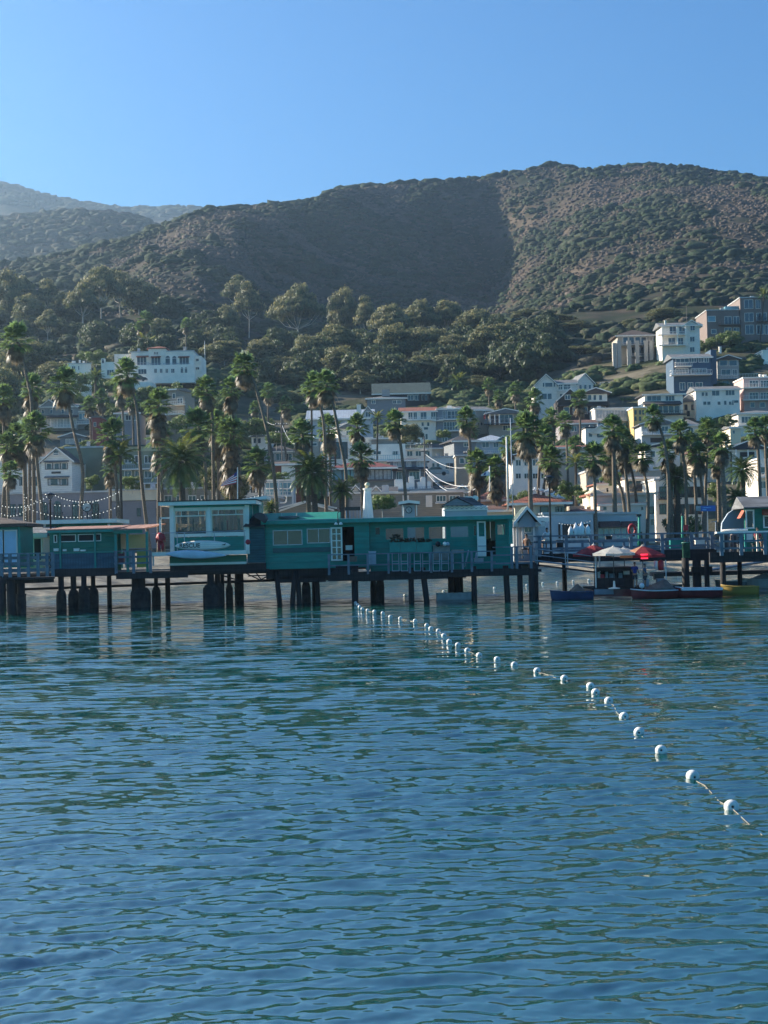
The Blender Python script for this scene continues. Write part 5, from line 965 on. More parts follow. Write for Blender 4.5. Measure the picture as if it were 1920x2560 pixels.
# parked car by the hotel
def car(px, py, Y, L, lab, col):
    c = P(px, py, Y); t = thing('parked_car', lab, 'car', tuple(c)); x, y, z = c; h = L / 2; m = mat('car_paint_' + lab.split()[0], col, .3, .05)
    pr = [(-h, .35), (-h, .75), (-h * .85, .9), (-h * .55, .98), (-h * .3, 1.42), (h * .35, 1.45), (h * .62, 1.0), (h * .92, .9), (h, .7), (h, .35)]
    MB().prism([(x + a, y - .85, z + b) for a, b in pr], (0, 1.7, 0)).build('body', m, t)
    MB().prism([(x + a, y - .87, z + b) for a, b in [(-h * .45, 1.0), (-h * .26, 1.36), (h * .32, 1.38), (h * .52, 1.02)]], (0, .03, 0)).build('window', m_glass, t)
    for a in (-h * .62, h * .62):
        w = MB(); n = 14; w.prism([(x + a + .33 * math.cos(2 * math.pi * i / n), y - .89, z + .33 + .33 * math.sin(2 * math.pi * i / n)) for i in range(n)], (0, .22, 0)); w.build('wheel', m_dtrim, t)
g = Bld('parking_deck', 'pale parking deck wall under the hotel', 'wall', 326, 380, 964, 362, 0); g.wall('white', 955, depth=7)
car(345, 954, 364.5, 4.4, 'dark car parked on the deck below the hotel', (.03, .03, .035))
car(1088, 1190, 245, 4.4, 'silver car parked below the white box house', (.4, .42, .42))

# bushes between the houses (stuff), kept clear of every building
ub = rng.uniform(-80, 2000, 7500); yb_ = rng.uniform(262, 435, 7500); Xb_ = (ub - 960) / F * yb_; ok = np.ones(len(ub), bool)
for g in BL:
    if g.Y < 240: continue
    ra = (Xb_ - g.A.x) * g.u.x + (yb_ - g.A.y) * g.u.y; rb = (Xb_ - g.A.x) * g.n.x + (yb_ - g.A.y) * g.n.y
    ok &= ~((ra > -2) & (ra < g.L + 2) & (rb > -12) & (rb < 4.5))
ok &= (vnoise(Xb_ / 14, yb_ / 14, 77) > .38)
ub, yb_ = ub[ok], yb_[ok]
brush('slope_bushes', 'small bushes and hedges growing between the houses', ub, yb_, zground, rng.uniform(.5, 2.1, len(ub)), mat('town_bush_leaf', (.035, .06, .022), .8, .5, .9, bump=.4, bsc=1.3, attr=(.12, .12, .05), spec=.15), np.clip(rng.normal(.2, .3, len(ub)), 0, 1))
# ================================================================ PIER
def PX(x, y, Y): return P(x, y, Y)
m_teal = planks('teal_board_wall', (.004, .235, .185), .6, .35, 'Z', .12, .85)
m_teal_l = mat('teal_trim', (.012, .25, .2), .5, .12, 2)
m_teal_r = mat('green_roof_paint', (.01, .24, .16), .6, .1, .8)
m_grn = planks('green_board_wall', (.006, .18, .12), .6, .3, 'Z', .12, .85)
m_bluep = planks('weathered_blue_boards', (.045, .12, .16), .85, .16, 'X', .25, .7)
m_railw = mat('grey_painted_rail', (.15, .185, .22), .75, .2, 3, bump=.01)
m_tim = planks('dark_pier_timber', (.024, .023, .024), .9, .3, 'X', .35, .6)
m_pile = mat('tarred_pile', (.014, .012, .012), .8, .45, 2.5, bump=.04, bsc=8, stretch=(1, 1, .3))
m_foot = mat('crusted_concrete', (.026, .024, .024), .95, .4, 3, bump=.06, bsc=9)
m_roofw = mat('white_roof_coating', (.5, .52, .48), .7, .15, 1)
m_whitep = mat('white_gloss_paint', (.86, .79, .69), .4, .06, 2)
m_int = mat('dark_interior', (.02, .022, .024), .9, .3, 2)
m_pinkr = planks('faded_pink_roof', (.33, .17, .125), .85, .6, 'X', .15, .85)
m_alu = mat('galvanised_metal', (.4, .42, .44), .4, .15, 3, metal=.6)
m_blk = mat('black_paint', (.015, .015, .016), .4, .1)
m_red = mat('red_paint', (.42, .02, .03), .5, .12, 2)
def face(name, label, cat, x0, x1, yb, Y, k=0, group=None): return Bld(name, label, cat, x0, x1, yb, Y, k, group)
def holes(s, m, x0, yt, x1, yb, hs, th=.15, d=0, name='wall', mat_=None):
    a0, a1, z0, z1 = s.rect(x0, yt, x1, yb, d); H = [s.rect(*h, d) for h in hs]
    xs = sorted({a0, a1} | {q for h in H for q in h[:2] if a0 < q < a1}); zs = sorted({z0, z1} | {q for h in H for q in h[2:] if z0 < q < z1}); b = MB()
    for i in range(len(xs) - 1):
        j = 0
        while j < len(zs) - 1:
            cx_, cz = (xs[i] + xs[i + 1]) / 2, (zs[j] + zs[j + 1]) / 2
            if any(h[0] < cx_ < h[1] and h[2] < cz < h[3] for h in H): j += 1; continue
            e = j
            while e + 1 < len(zs) - 1 and not any(h[0] < cx_ < h[1] and h[2] < (zs[e + 1] + zs[e + 2]) / 2 < h[3] for h in H): e += 1
            s.slab(b, xs[i], xs[i + 1], zs[j], zs[e + 1], d, d - th); j = e + 1
    return b.build(name, m, s.t)
def frame(s, x0, y0, x1, y1, n=1, d=0, fm=None, glass=None, th=.06, w=.06, name='window', rows=1, trans=0):
    a0, a1, z0, z1 = s.rect(x0, y0, x1, y1, d); fm = fm or m_whitep; b = MB()
    s.slab(b, a0, a0 + w, z0, z1, d + .02, d - th); s.slab(b, a1 - w, a1, z0, z1, d + .02, d - th); s.slab(b, a0 + w, a1 - w, z1 - w, z1, d + .02, d - th); s.slab(b, a0 + w, a1 - w, z0, z0 + w, d + .02, d - th)
    for k in range(1, n): a = a0 + (a1 - a0) * k / n; s.slab(b, a - w * .4, a + w * .4, z0 + w, z1 - w, d + .01, d - th)
    for k in range(1, rows): z = z0 + (z1 - z0) * k / rows; s.slab(b, a0 + w, a1 - w, z - w * .3, z + w * .3, d + .005, d - th + .01)
    if trans: z = z1 - (z1 - z0) * trans; s.slab(b, a0 + w, a1 - w, z - w * .5, z + w * .5, d + .012, d - th); [s.slab(b, a - w * .3, a + w * .3, z + w * .5, z1 - w, d + .008, d - th) for a in (a0 + (a1 - a0) * .22, a0 + (a1 - a0) * .75)]
    o = b.build(name, fm, s.t)
    if glass: s.slab(MB(), a0 + w, a1 - w, z0 + w, z1 - w, d - th * .4, d - th * .6).build('pane', glass, o)
    return o
m_clear = mat('clear_window_glass', (.1, .12, .13), .03, .2, 1, spec=.6, alpha=.35)
m_refl = mat('reflecting_window_glass', (.05, .055, .06), .03, .3, 1, spec=1.0, alpha=.75)
ZD = 2.3
# ---- pier body
pier = thing('pier', 'long dark timber pier on tarred piles carrying the green huts', 'pier', (0, 92, 0))
def beam(x0, y0, x1, y1, Y0, Y1, depth, name='fascia_beam', m=None, base=None):
    """timber face from pixel (x0..x1) between rows y0 (top) and y1 (bottom)"""
    s = Bld.__new__(Bld); a = P(x0, y1, Y0); b = P(x1, y1, Y1); s.A = Vector((a.x, a.y, 0)); e = Vector((b.x - a.x, b.y - a.y, 0)); s.L = e.length; s.u = e.normalized(); s.n = Vector((s.u.y, -s.u.x, 0)); s.t = pier; s.Y = (Y0 + Y1) / 2
    a0, a1, z0, z1 = s.rect(x0, y0, x1, y1); s.slab(MB(), a0, a1, z0, z1, 0, -depth).build(name, m or m_tim, pier); return s, z0, z1
s1, a, ztop = beam(-120, 1440, 135, 1460, 83, 85.5, .4)
beam(135, 1421, 290, 1441, 89.5, 89.5, .4); beam(290, 1431, 470, 1446, 89, 89.5, .4); beam(425, 1410, 665, 1436, 90, 90, .4); beam(665, 1420, 835, 1446, 90.5, 90.5, .4)
beam(820, 1428, 1120, 1450, 88.5, 88.5, .45); beam(1120, 1422, 1345, 1440, 88.5, 88.5, .45); beam(1340, 1382, 1600, 1404, 93.5, 93.5, .35); beam(1600, 1374, 1792, 1402, 93.2, 93, .35); beam(1775, 1378, 2060, 1404, 88.6, 88.2, .4)
def deck(x0, x1, Y0, Y1, z, name='deck'):
    MB().hexa([((x0 - 960) / F * Y0, Y0, z - .12), ((x1 - 960) / F * Y0, Y0, z - .12), ((x1 - 960) / F * Y1, Y1, z - .12), ((x0 - 960) / F * Y1, Y1, z - .12)], [((x0 - 960) / F * Y0, Y0, z), ((x1 - 960) / F * Y0, Y0, z), ((x1 - 960) / F * Y1, Y1, z), ((x0 - 960) / F * Y1, Y1, z)]).build(name, m_tim, pier)
deck(-140, 134, 84.2, 89.6, 2.02); deck(-140, 670, 89.7, 101, 2.1); deck(671, 1345, 91, 101, 2.1); deck(822, 1350, 88.6, 90.95, 1.72); deck(1346, 2080, 93.9, 101, 2.35); deck(1776, 2080, 88.7, 93.8, 2.34)
# piles: (x, y_foot, width px, Y, footing px)
PL = [(4, 1541, 16, 83.5, 0), (28, 1543, 22, 84.5, 0), (40, 1520, 12, 92, 0), (54, 1541, 20, 85, 24), (10, 1518, 12, 93, 0), (154, 1524, 15, 89.8, 25), (185, 1524, 15, 90, 27), (211, 1525, 14, 89.6, 28), (234, 1520, 12, 91, 26), (274, 1505, 12, 95, 0), (337, 1520, 14, 90, 0), (352, 1518, 26, 90.3, 50), (391, 1508, 10, 94, 22), (420, 1505, 13, 95, 0),
 (528, 1518, 18, 90.2, 40), (545, 1516, 14, 90.8, 30), (557, 1512, 10, 92, 0), (574, 1508, 10, 94, 18), (597, 1500, 18, 97, 20), (606, 1498, 8, 98, 0)]
m_zc = Vector((0, 0, 0))
def pile(x, yf, w, Y, foot=0, lean=0, ztop=2.0, par=None, m=None, name='piling', zb=-1.2):
    a = P(x, yf, Y); r = w / 2 / ppm(Y); o = MB().tube([(a.x, Y, zb), (a.x + lean * .5, Y, (ztop + zb) / 2), (a.x + lean, Y, ztop)], [r * 1.04, r, r * .96], 12).build(name, m or m_pile, par or pier, True)
    if foot:
        f = foot / 2 / ppm(Y); zf = 1.0 + (w % 5) * .06; MB().lathe([(f, zb), (f * 1.03, zf - .35), (f * .97, zf - .12), (r * 1.3, zf + .1)], (a.x, Y, 0), 9).build('footing', m_foot, o)
    return o
for q in PL: pile(*q)
for x, yf, w, Y, f, ln in [(704, 1512, 13, 90.5, 0, -.28), (727, 1512, 13, 90.5, 0, .28), (750, 1512, 13, 90.6, 0, -.1), (766, 1508, 12, 91.5, 22, 0), (785, 1500, 9, 97, 0, 0), (797, 1508, 12, 91, 0, -.1), (888, 1505, 17, 89, 0, 0), (934, 1500, 11, 93, 16, 0), (951, 1500, 13, 92, 20, 0), (1029, 1503, 14, 88.8, 0, 0), (1072, 1502, 15, 88.8, 0, -.32), (1128, 1494, 15, 93, 0, 0), (1142, 1492, 15, 93.5, 0, 0), (1153, 1490, 11, 95, 0, 0), (1186, 1502, 14, 88.8, 0, 0), (1271, 1498, 15, 88.8, 0, -.12), (1301, 1497, 14, 88.8, 0, 0), (1330, 1497, 15, 88.6, 0, 0), (1340, 1494, 14, 89.6, 0, 0), (1412, 1470, 12, 100, 0, 0), (1743, 1462, 22, 93, 0, 0), (1768, 1462, 13, 92.6, 0, 0), (1808, 1460, 15, 89.4, 0, 0), (1850, 1450, 12, 97, 0, 0), (1930, 1460, 15, 89, 0, 0)]:
    pile(x, yf, w, Y, f, ln)
for x0, x1, Y in ((700, 815, 90.7), (880, 960, 90), (1120, 1165, 93.2), (1730, 1780, 92.8), (690, 830, 95)):
    a = P(x0, 1450, Y); b = P(x1, 1450, Y); MB().box(a.x, b.x, Y - .2, Y + .2, 1.25, 1.6).build('pile_cap', m_tim, pier)
MB().tube([P(-20, 1476, 96), P(260, 1466, 96), P(700, 1450, 96)], .09, 6).build('water_pipe', m_blk, pier)
for x0, y0, x1, y1 in ((605, 1428, 650, 1450), (650, 1450, 690, 1430), (640, 1432, 655, 1452), (620, 1440, 700, 1436), (560, 1440, 600, 1452)):
    MB().tube([P(x0, y0, 90.6), P(x1, y1, 90.9)], .035, 5).build('brace', m_blk, pier)
gp = P(1715, 1400, 91); q = pile(1715, 1465, 19, 91.2, 0, 0, P(1715, 1395, 91.2).z, None, m_pile)
c_ = P(1715, 1358, 91.2); MB().lathe([(.235, 0), (.235, c_.z - P(1715, 1395, 91.2).z), (.29, c_.z - P(1715, 1395, 91.2).z), (.27, c_.z - P(1715, 1395, 91.2).z + .06)], (c_.x, 91.2, P(1715, 1395, 91.2).z), 14).build('green_sleeve', mat('dull_green_sleeve', (.04, .16, .11), .6, .3, 3), q, True)
# ---- railings
GR = 'railings along the pier'
def railing(lab, x0, x1, ytop, Y0, posts, rails, pw=.15, ph=50, k=0, m=None, yb=None, name='railing', cap=.06):
    s = face(name, lab, 'railing', x0, x1, ytop + ph, (Y0), k, GR); m = m or m_railw
    a, zt = s.hit((x0 + x1) / 2, ytop); b = MB(); s.slab(b, 0, s.L, zt - cap, zt, -.1, .1); b.build('top_rail', m, s.t)
    zb = s.hit((x0 + x1) / 2, ytop + ph)[1]
    for (f, w) in rails: z = zt - f * (zt - zb); s.slab(MB(), 0, s.L, z - w / 2, z + w / 2, -.075, -.035).build('rail', m, s.t)
    for p in posts: a = s.hit(p, ytop + 10)[0]; s.slab(MB(), a - pw / 2, a + pw / 2, zb, zt - cap, -.03, .09).build('post', m, s.t)
    return s, zt, zb
railing('blue grey plank railing with broad posts at the left end of the pier', -60, 135, 1383, 84.3, [-40, -18, 4, 25, 47, 71, 95, 118, 132], [(.2, .16), (.45, .2), (.72, .2)], .17, 60)
railing('short railing section with cluttered boxes behind between the green porch and lifeguard hut', 285, 378, 1376, 89.2, [290, 334, 376], [(.28, .12), (.55, .1)], .16, 58)
railing('low grey railing hung with pale ladder frames before the long green building', 820, 1240, 1381, 88.2, [822, 871, 919, 971, 1024, 1077, 1129, 1179, 1229], [(.55, .07)], .13, 52, 0)
railing('railing closing the right end of the long green building deck', 1233, 1330, 1366, 88.2, [1279, 1291, 1327], [(.38, .09), (.75, .09)], .16, 56, 0)
railing('long pier railing behind the gangway and red umbrellas', 1335, 1792, 1334, 93.2, [1348, 1415, 1477, 1577, 1655, 1728, 1779], [(.3, .13), (.62, .13)], .2, 54, 0, cap=.1)
railing('far side pier railing with small dark posts seen through the nearer one', 1290, 1900, 1352, 100.5, list(range(1300, 1890, 52)), [(.5, .14)], .14, 42, 0)
s, zt, zb = railing('railing of the wide right end of the pier under the white counter', 1788, 2030, 1331, 88.3, [1803, 1852, 1912, 1966, 2020], [(.36, .11), (.68, .11)], .2, 56, 0, m=m_railw)
cn = face('counter', 'white counter top along the right end of the pier with a rolled lid on it', 'counter', 1790, 2030, 1330, 88.6); cn.slab(MB(), 0, cn.L, zt + .005, zt + .12, -.35, .2).build('top', m_whitep, cn.t); a = cn.hit(1806, 1328)[0]
cn.t.location.z = zt; 
MB().tube([cn.pt(a, -.2, zt + .18), cn.pt(a + 1.5, -.2, zt + .2)], [.06, .08], 8).build('roll', m_whitep, cn.t, True); [cn.slab(MB(), x, x + .12, ZD + .01, zt, -.4, -.28).build('leg', m_whitep, cn.t) for x in (.4, 2.4, 4.6)]
# ---- left kiosk with pale doors
k1 = face('kiosk', 'turquoise trimmed kiosk with pale blue doors and a brown hipped roof at the left edge', 'kiosk', -90, 52, 1420, 90.4); k1.wall(m_teal_l, 1318, -90, 52, 1420, 3.2); k1.roof('hip', 26, 'brown', .5, trim=False)
for x0, x1 in ((-34, 8), (11, 41)): k1.win(x0, 1328, x1, 1408, n=1, m=mat('pale_blue_door_paint', (.42, .56, .68), .5, .1, 1), door=True)
k1.col(48, 1318, 1420, .12, .1, m_teal_l, 'corner_trim')
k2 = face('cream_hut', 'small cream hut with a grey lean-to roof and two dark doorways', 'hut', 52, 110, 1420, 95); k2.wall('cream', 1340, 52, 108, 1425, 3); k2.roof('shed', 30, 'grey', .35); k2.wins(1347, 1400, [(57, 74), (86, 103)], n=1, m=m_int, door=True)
k3 = face('green_hall', 'long green hall with a broad white roof edge behind the shack', 'hut', 110, 282, 1420, 97.5); k3.wall(m_grn, 1309, 110, 280, 1425, 4); k3.roof('flat', 6, m_whitep, 1.0); k3.col(112, 1309, 1420, .12, .1); k3.col(272, 1309, 1420, .14, .1)
cr = P(117, 1376, 92); c = thing('folding_chair', 'white metal chair standing behind the left railing', 'chair', (cr.x, 92, 2.1)); b = MB(); x = cr.x
for dx in (-.2, .2): b.tube([(x + dx, 91.8, 2.12), (x + dx, 92.1, 2.95), (x + dx * .8, 92.12, 3.15), (x, 92.12, 3.25)], .022, 5); b.tube([(x + dx, 92.2, 2.12), (x + dx, 91.8, 2.6)], .02, 5)
b.build('frame', m_whitep, c); MB().box(x - .2, x + .2, 91.75, 92.1, 2.56, 2.6).build('seat', m_whitep, c)
# ---- green shack
sh = face('shack', 'green shack with a faded pink roof and a strip of white framed windows', 'hut', 124, 289, 1421, 90)
WN = [(134, 1337, 143, 1357), (150, 1336, 190, 1355), (195, 1335, 235, 1354), (238, 1334, 253, 1353)]
holes(sh, m_grn, 124, 1325, 289, 1382, WN, .12)
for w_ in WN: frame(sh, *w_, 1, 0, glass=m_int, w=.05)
holes(sh, m_bluep, 135, 1383, 289, 1421, [], .12, .1, 'lower_boards'); sh.wall(m_teal_l, 1379, 126, 289, 1383, .12, .14, 'ledge'); sh.wall(m_bluep, 1417, 136, 289, 1421, .12, .14, 'skirting')
for x in (237, 150): sh.col(x, 1327, 1421, .1, .12, m_teal_l, 'post')
a0, a1, z0, z1 = sh.rect(122, 1318, 300, 1325); e = MB(); e.prism([sh.pt(a0 - .05, .45, z0), sh.pt(a0 + .4, -2.2, z1 + .02), sh.pt(a1 + .3, -2.2, z1 + .04), sh.pt(a1, .45, z0)], (0, 0, .07)); e.build('roof', m_pinkr, sh.t); sh.slab(MB(), a0, a1, z0 - .14, z0 - .005, .32, .44).build('fascia', m_teal_l, sh.t); sh.wall(m_grn, 1326, 124, 289, 1421, .1, -2.2, 'rear_wall')
for x0, x1, y in ((134, 146, 1371), (157, 166, 1373), (184, 198, 1371), (201, 214, 1374)):
    a0, a1, z0, z1 = sh.rect(x0, y, x1, 1378, .3); sh.slab(MB(), a0, a1, z0, z1, .16, .32).build('tray', m_whitep, sh.t)
po = face('porch', 'open green porch with a lattice panel beside the green shack', 'porch', 290, 376, 1421, 90)
a0, a1, z0, z1 = po.rect(287, 1316, 376, 1325); e = MB(); e.prism([po.pt(a0, .5, z0), po.pt(a0 + .5, -2.2, z1 + .03), po.pt(a1 + .6, -2.2, z1 + .1), po.pt(a1 - .3, .5, z0 + .02)], (0, 0, .07)); e.build('roof', m_pinkr, po.t); po.slab(MB(), a0, a1 - .4, z0 - .2, z0 - .005, .36, .48).build('fascia', m_grn, po.t)
for x in (289, 318, 367): po.col(x, 1329, 1430, .14, .3, m_teal_l, 'post')
po.wall('cream', 1335, 302, 317, 1372, .1, -1.4, 'side_panel'); po.wall(mat('yellow_lattice', (.5, .42, .2), .8, .3, 40), 1336, 322, 366, 1370, .06, -.6, 'lattice'); po.wall(m_grn, 1330, 290, 302, 1425, .1, -1.5, 'rear_wall')
def crate(name, lab, cat, x0, y0, x1, y1, Y, m, dp=.4, lid=True):
    f = face(name, lab, cat, x0, x1, y1, Y); f.wall(m, y0, x0, x1, y1, dp, 0, 'body'); a0, a1, z0, z1 = f.rect(x0, y0, x1, y1)
    if lid: b = MB(); f.slab(b, a0 - .02, a1 + .02, z1 + .001, z1 + .05, .02, -dp - .02); b.build('rim', m, f.t)
    return f
m_yel = mat('yellow_crate', (.5, .45, .1), .6, .2); m_gcr = mat('grey_crate', (.35, .38, .42), .7, .2)
for lab, x0, y0, x1, y1, m in [('yellow crate, lowest of the stack behind the porch railing', 342, 1405, 369, 1418, m_yel), ('yellow crate in the middle of the stack behind the porch railing', 342, 1391, 369, 1403, m_yel), ('yellow crate, topmost behind the porch railing', 342, 1377, 369, 1389, m_yel), ('pale grey bin, lower, behind the porch railing', 313, 1406, 331, 1419, m_gcr), ('pale grey bin, upper, behind the porch railing', 312, 1380, 332, 1404, m_gcr)]:
    crate('crate', lab, 'crate', x0, y0, x1, y1, 89.7, m)
crate('bin', 'maroon bin beside the pale grey bins behind the porch railing', 'bin', 296, 1386, 309, 1410, 89.7, mat('maroon_plastic', (.2, .05, .06), .6, .2))
# ---- lifeguard hut
lg = face('lifeguard_hut', 'white framed lifeguard hut with big windows above two rescue boards', 'hut', 422, 622, 1412, 90)
LW = [(436, 1275, 517, 1337), (528, 1272, 611, 1333)]
holes(lg, m_whitep, 424, 1268, 620, 1341, LW, .14, 0, 'front_wall'); lg.wall(m_teal, 1262, 424, 620, 1268, .16, .01, 'header_band'); lg.wall(m_teal, 1342, 432, 616, 1378, .12, -.02, 'lower_wall'); lg.wall(m_grn, 1389, 424, 616, 1406, .12, 0, 'base_band'); lg.wall(m_whitep, 1406, 424, 616, 1412, .14, .04, 'base_trim')
for x in (429, 617): lg.col(x, 1262, 1385, .24, .02, m_whitep, 'corner_post')
lg.col(522, 1268, 1341, .2, .06, m_whitep, 'mullion')
for w_ in LW: frame(lg, *w_, 1, -.02, glass=m_clear, w=.06, trans=.24)
lg.wall(m_whitep, 1336, 432, 616, 1341, .12, .07, 'sill')
lg.wall(m_whitep, 1378, 378, 616, 1388, 1.3, .75, 'bench_shelf')
a0, a1, z0, z1 = lg.rect(396, 1250, 640, 1262, .5); lg.slab(MB(), a0, a1, z0, z1 - .06, .6, -3.6).build('roof', m_whitep, lg.t); lg.slab(MB(), a0 - .05, a1 + .05, z1 - .055, z1, .65, -3.7).build('roof_sheet', m_int, lg.t)
a0, a1, z0, z1 = lg.rect(424, 1262, 620, 1412); 
lg.slab(MB(), a1 - .1, a1, z0 + .6, z1, -.16, -3.2).build('side_wall', m_teal, lg.t); lg.slab(MB(), a0, a0 + .1, z0 + .6, z1, -.16, -1.4).build('side_wall', m_whitep, lg.t); lg.slab(MB(), a0 + .1, a1 - .1, z0 + .6, z0 + 1.4, -3.2, -3.1).build('rear_wall', W['cream'], lg.t)
for x in (440, 470, 500, 530, 560, 595): lg.col(x, 1265, 1345, .1, -3.15, m_whitep, 'rear_mullion')
lg.wall('cream', 1310, 440, 512, 1318, .4, -2.6, 'shelf'); lg.wall('dark', 1326, 440, 612, 1337, .6, -.6, 'desk')
HI = random.Random(3)
for i, x in enumerate(range(440, 610, 7)):
    if 512 < x < 528: continue
    y0 = HI.randint(1294, 1326); m = [m_teal_l, m_red, W['yellow'], m_whitep, m_int, W['blue'], m_cur, W['beige']][HI.randrange(8)]; lg.wall(m, y0, x, x + HI.randint(2, 6), 1334, .2, -HI.uniform(.7, 2.6), 'stored_gear')
a0, a1, z0, z1 = lg.rect(380, 1331, 614, 1333, .7); r_ = MB(); r_.tube([lg.pt(a0, .7, z1), lg.pt(a1, .7, z1 + .04)], .02, 5)
for x in (443, 461, 536, 611): a = lg.hit(x, 1350, .7)[0]; r_.tube([lg.pt(a, .7, z1), lg.pt(a, .7, z1 - 1.12)], .025, 5)
r_.build('pipe_rail', m_alu, lg.t)
lg.wall(m_whitep, 1294, 398, 403, 1342, .08, .1, 'frame_post'); lg.wall(m_whitep, 1293, 398, 424, 1297, .08, .1, 'frame_bar'); lg.wall(m_alu, 1388, 381, 385, 1415, .08, .6, 'shelf_leg')
sd = face('green_back_room', 'green walled room with a projecting white eave just right of the lifeguard hut', 'hut', 624, 652, 1400, 93.2); sd.wall(m_teal_l, 1253, 624, 650, 1400, 3); a0, a1, z0, z1 = sd.rect(620, 1244, 668, 1253, 0); MB().prism([sd.pt(a0 - 1.2, .3, z0 - .12), sd.pt(a1, .3, z0 + .12), sd.pt(a1, .3, z0 + .3), sd.pt(a0 - 1.2, .3, z0 + .06)], -sd.n * 3.5).build('roof', m_whitep, sd.t); [sd.col(x, 1254, 1300, .06, .06) for x in (631, 648)]
# boards
def board(lab, x0, x1, yc, hgt, Y, tiltpx=0, text=None, nose=1.0, fin=None, m=None):
    a = P(x0, yc + tiltpx / 2, Y); b = P(x1, yc - tiltpx / 2, Y); L = (b - a).length; u = (b - a).normalized(); up = Vector((0, 0, 1)); h = hgt / ppm(Y) / 2; n = 22
    t = thing('rescue_board', lab, 'rescue board', tuple(a)); mb_ = MB(); prof = []
    for i in range(n + 1):
        q = i / n; r = h * (math.sin(math.pi * min(1, max(0, q))) ** (.5 if nose == 1 else .7)) * (1 if nose == 1 else (1.15 - .45 * q)); prof.append((q * L, max(r, .015)))
    ring = []
    for (q, r) in prof:
        c = a + u * q; ring += [c + up * r + Vector((0, 0, 0)), c + up * r * .6 + Vector((0, -.06, 0)), c - up * r * .6 + Vector((0, -.06, 0)), c - up * r, c - up * r * .6 + Vector((0, .05, 0)), c + up * r * .6 + Vector((0, .05, 0))]
    f = []
    for i in range(n):
        for j in range(6): f.append((i * 6 + j, i * 6 + (j + 1) % 6, (i + 1) * 6 + (j + 1) % 6, (i + 1) * 6 + j))
    f += [tuple(range(6)), tuple(n * 6 + j for j in range(5, -1, -1))]
    mb_.add(ring, f).build('board', m or m_whitep, t, True)
    if nose == 1:
        for k in (-.55, -.2, .2, .55): MB().tube([a + u * (L * (.12 + .1 * abs(k))) + up * h * k + Vector((0, -.062, 0)), a + u * (L * (.9 - .1 * abs(k))) + up * h * k + Vector((0, -.062, 0))], .006, 4).build('stripe', m_alu, t)
    if text:
        cu = bpy.data.curves.new('t', 'FONT'); cu.body = text; cu.size = h * 1.15; cu.extrude = .004; cu.align_x = 'CENTER'; cu.align_y = 'CENTER'; cu.offset = .006
        to = bpy.data.objects.new('t', cu); COL.objects.link(to); dg = bpy.context.evaluated_depsgraph_get(); me = bpy.data.meshes.new_from_object(to.evaluated_get(dg)); bpy.data.objects.remove(to)
        me.materials.clear(); me.materials.append(m_blk); o = put('lettering', me, t, u * L * .27 + Vector((0, -.075, 0))); o.rotation_euler = (R(90), -math.atan2(u.z, u.x), 0)
    if fin: c = a + u * L * .93; MB().prism([c + Vector((-.28, -.06, .02)), c + Vector((.0, -.06, .12)), c + Vector((-.1, -.06, .0))], (0, -.05, 0)).build('fin', m_blk, t)
    return t
board('white rescue board with black lettering leaning on the lifeguard hut', 437, 576, 1364, 26, 89.2, 2, 'RESCUE', 1, True)
board('plain pale grey surfboard with a pointed tail lying below the lettered board', 414, 566, 1387, 25, 88.7, -4, None, 2, m=mat('grey_board_foam', (.5, .58, .66), .5, .08, 2))
w_ = P(402, 1378, 89); s_ = thing('wetsuit', 'red wetsuit hanging to dry left of the lifeguard hut', 'wetsuit', tuple(w_)); z = w_.z; x = w_.x
bm_ = MB(); bm_.tube([(x, 89, z + 1.08), (x, 89, z + .95), (x, 89, z + .7), (x, 89, z + .5)], [.1, .22, .19, .17], 10); bm_.tube([(x - .07, 89, z + .55), (x - .1, 89, z + .3), (x - .09, 88.98, z + .03)], [.1, .09, .06], 8); bm_.tube([(x + .07, 89, z + .55), (x + .12, 89, z + .3), (x + .1, 88.98, z + .03)], [.1, .09, .06], 8)
bm_.tube([(x - .12, 89, z + .98), (x - .22, 88.98, z + .72), (x - .24, 88.96, z + .5)], [.09, .07, .04], 8); bm_.tube([(x + .12, 89, z + .98), (x + .24, 88.98, z + .74), (x + .27, 88.95, z + .52)], [.09, .07, .04], 8); bm_.build('suit', m_red, s_, True); MB().tube([(x - .2, 89, z + 1.05), (x, 89, z + 1.16), (x + .2, 89, z + 1.05)], .012, 5).build('hanger', m_blk, s_)
fb = P(620, 1355, 89.2); f_ = tag(MB().lathe([(.05, -.15), (.13, -.08), (.15, 0), (.13, .08), (.05, .15)], (0, 0, 0), 12).build('buoy_float', m_red, None, True, (0, 0, 0)), 'dark red round float hanging between the lifeguard hut and the plank annex', 'float'); f_.location = fb
an = face('plank_annex', 'narrow weathered blue plank annex under a black rolled awning', 'hut', 618, 663, 1407, 89.9); an.wall(planks('teal_weathered_planks', (.02, .1, .115), .85, .14, 'Z', .3, .5), 1317, 618, 662, 1407, 2)
a0, a1, z0, z1 = an.rect(618, 1307, 664, 1317, 0); MB().prism([an.pt(a0 - .2, .3, z0), an.pt(a1, .3, z0), an.pt(a1, -1, z1 + .3), an.pt(a0 + .4, -1, z1 + .5)], (0, 0, .06)).build('roof', m_int, an.t)
aw = P(650, 1297, 89.2); MB().prism([(aw.x + .38 * math.cos(t) * 1.0, 88.9, aw.z + .36 * math.sin(t)) for t in [i * math.pi / 8 for i in range(-2, 8)]], (0, 1.6, 0)).build('rolled_awning', mat('black_canvas', (.03, .035, .04), .6, .2), an.t)
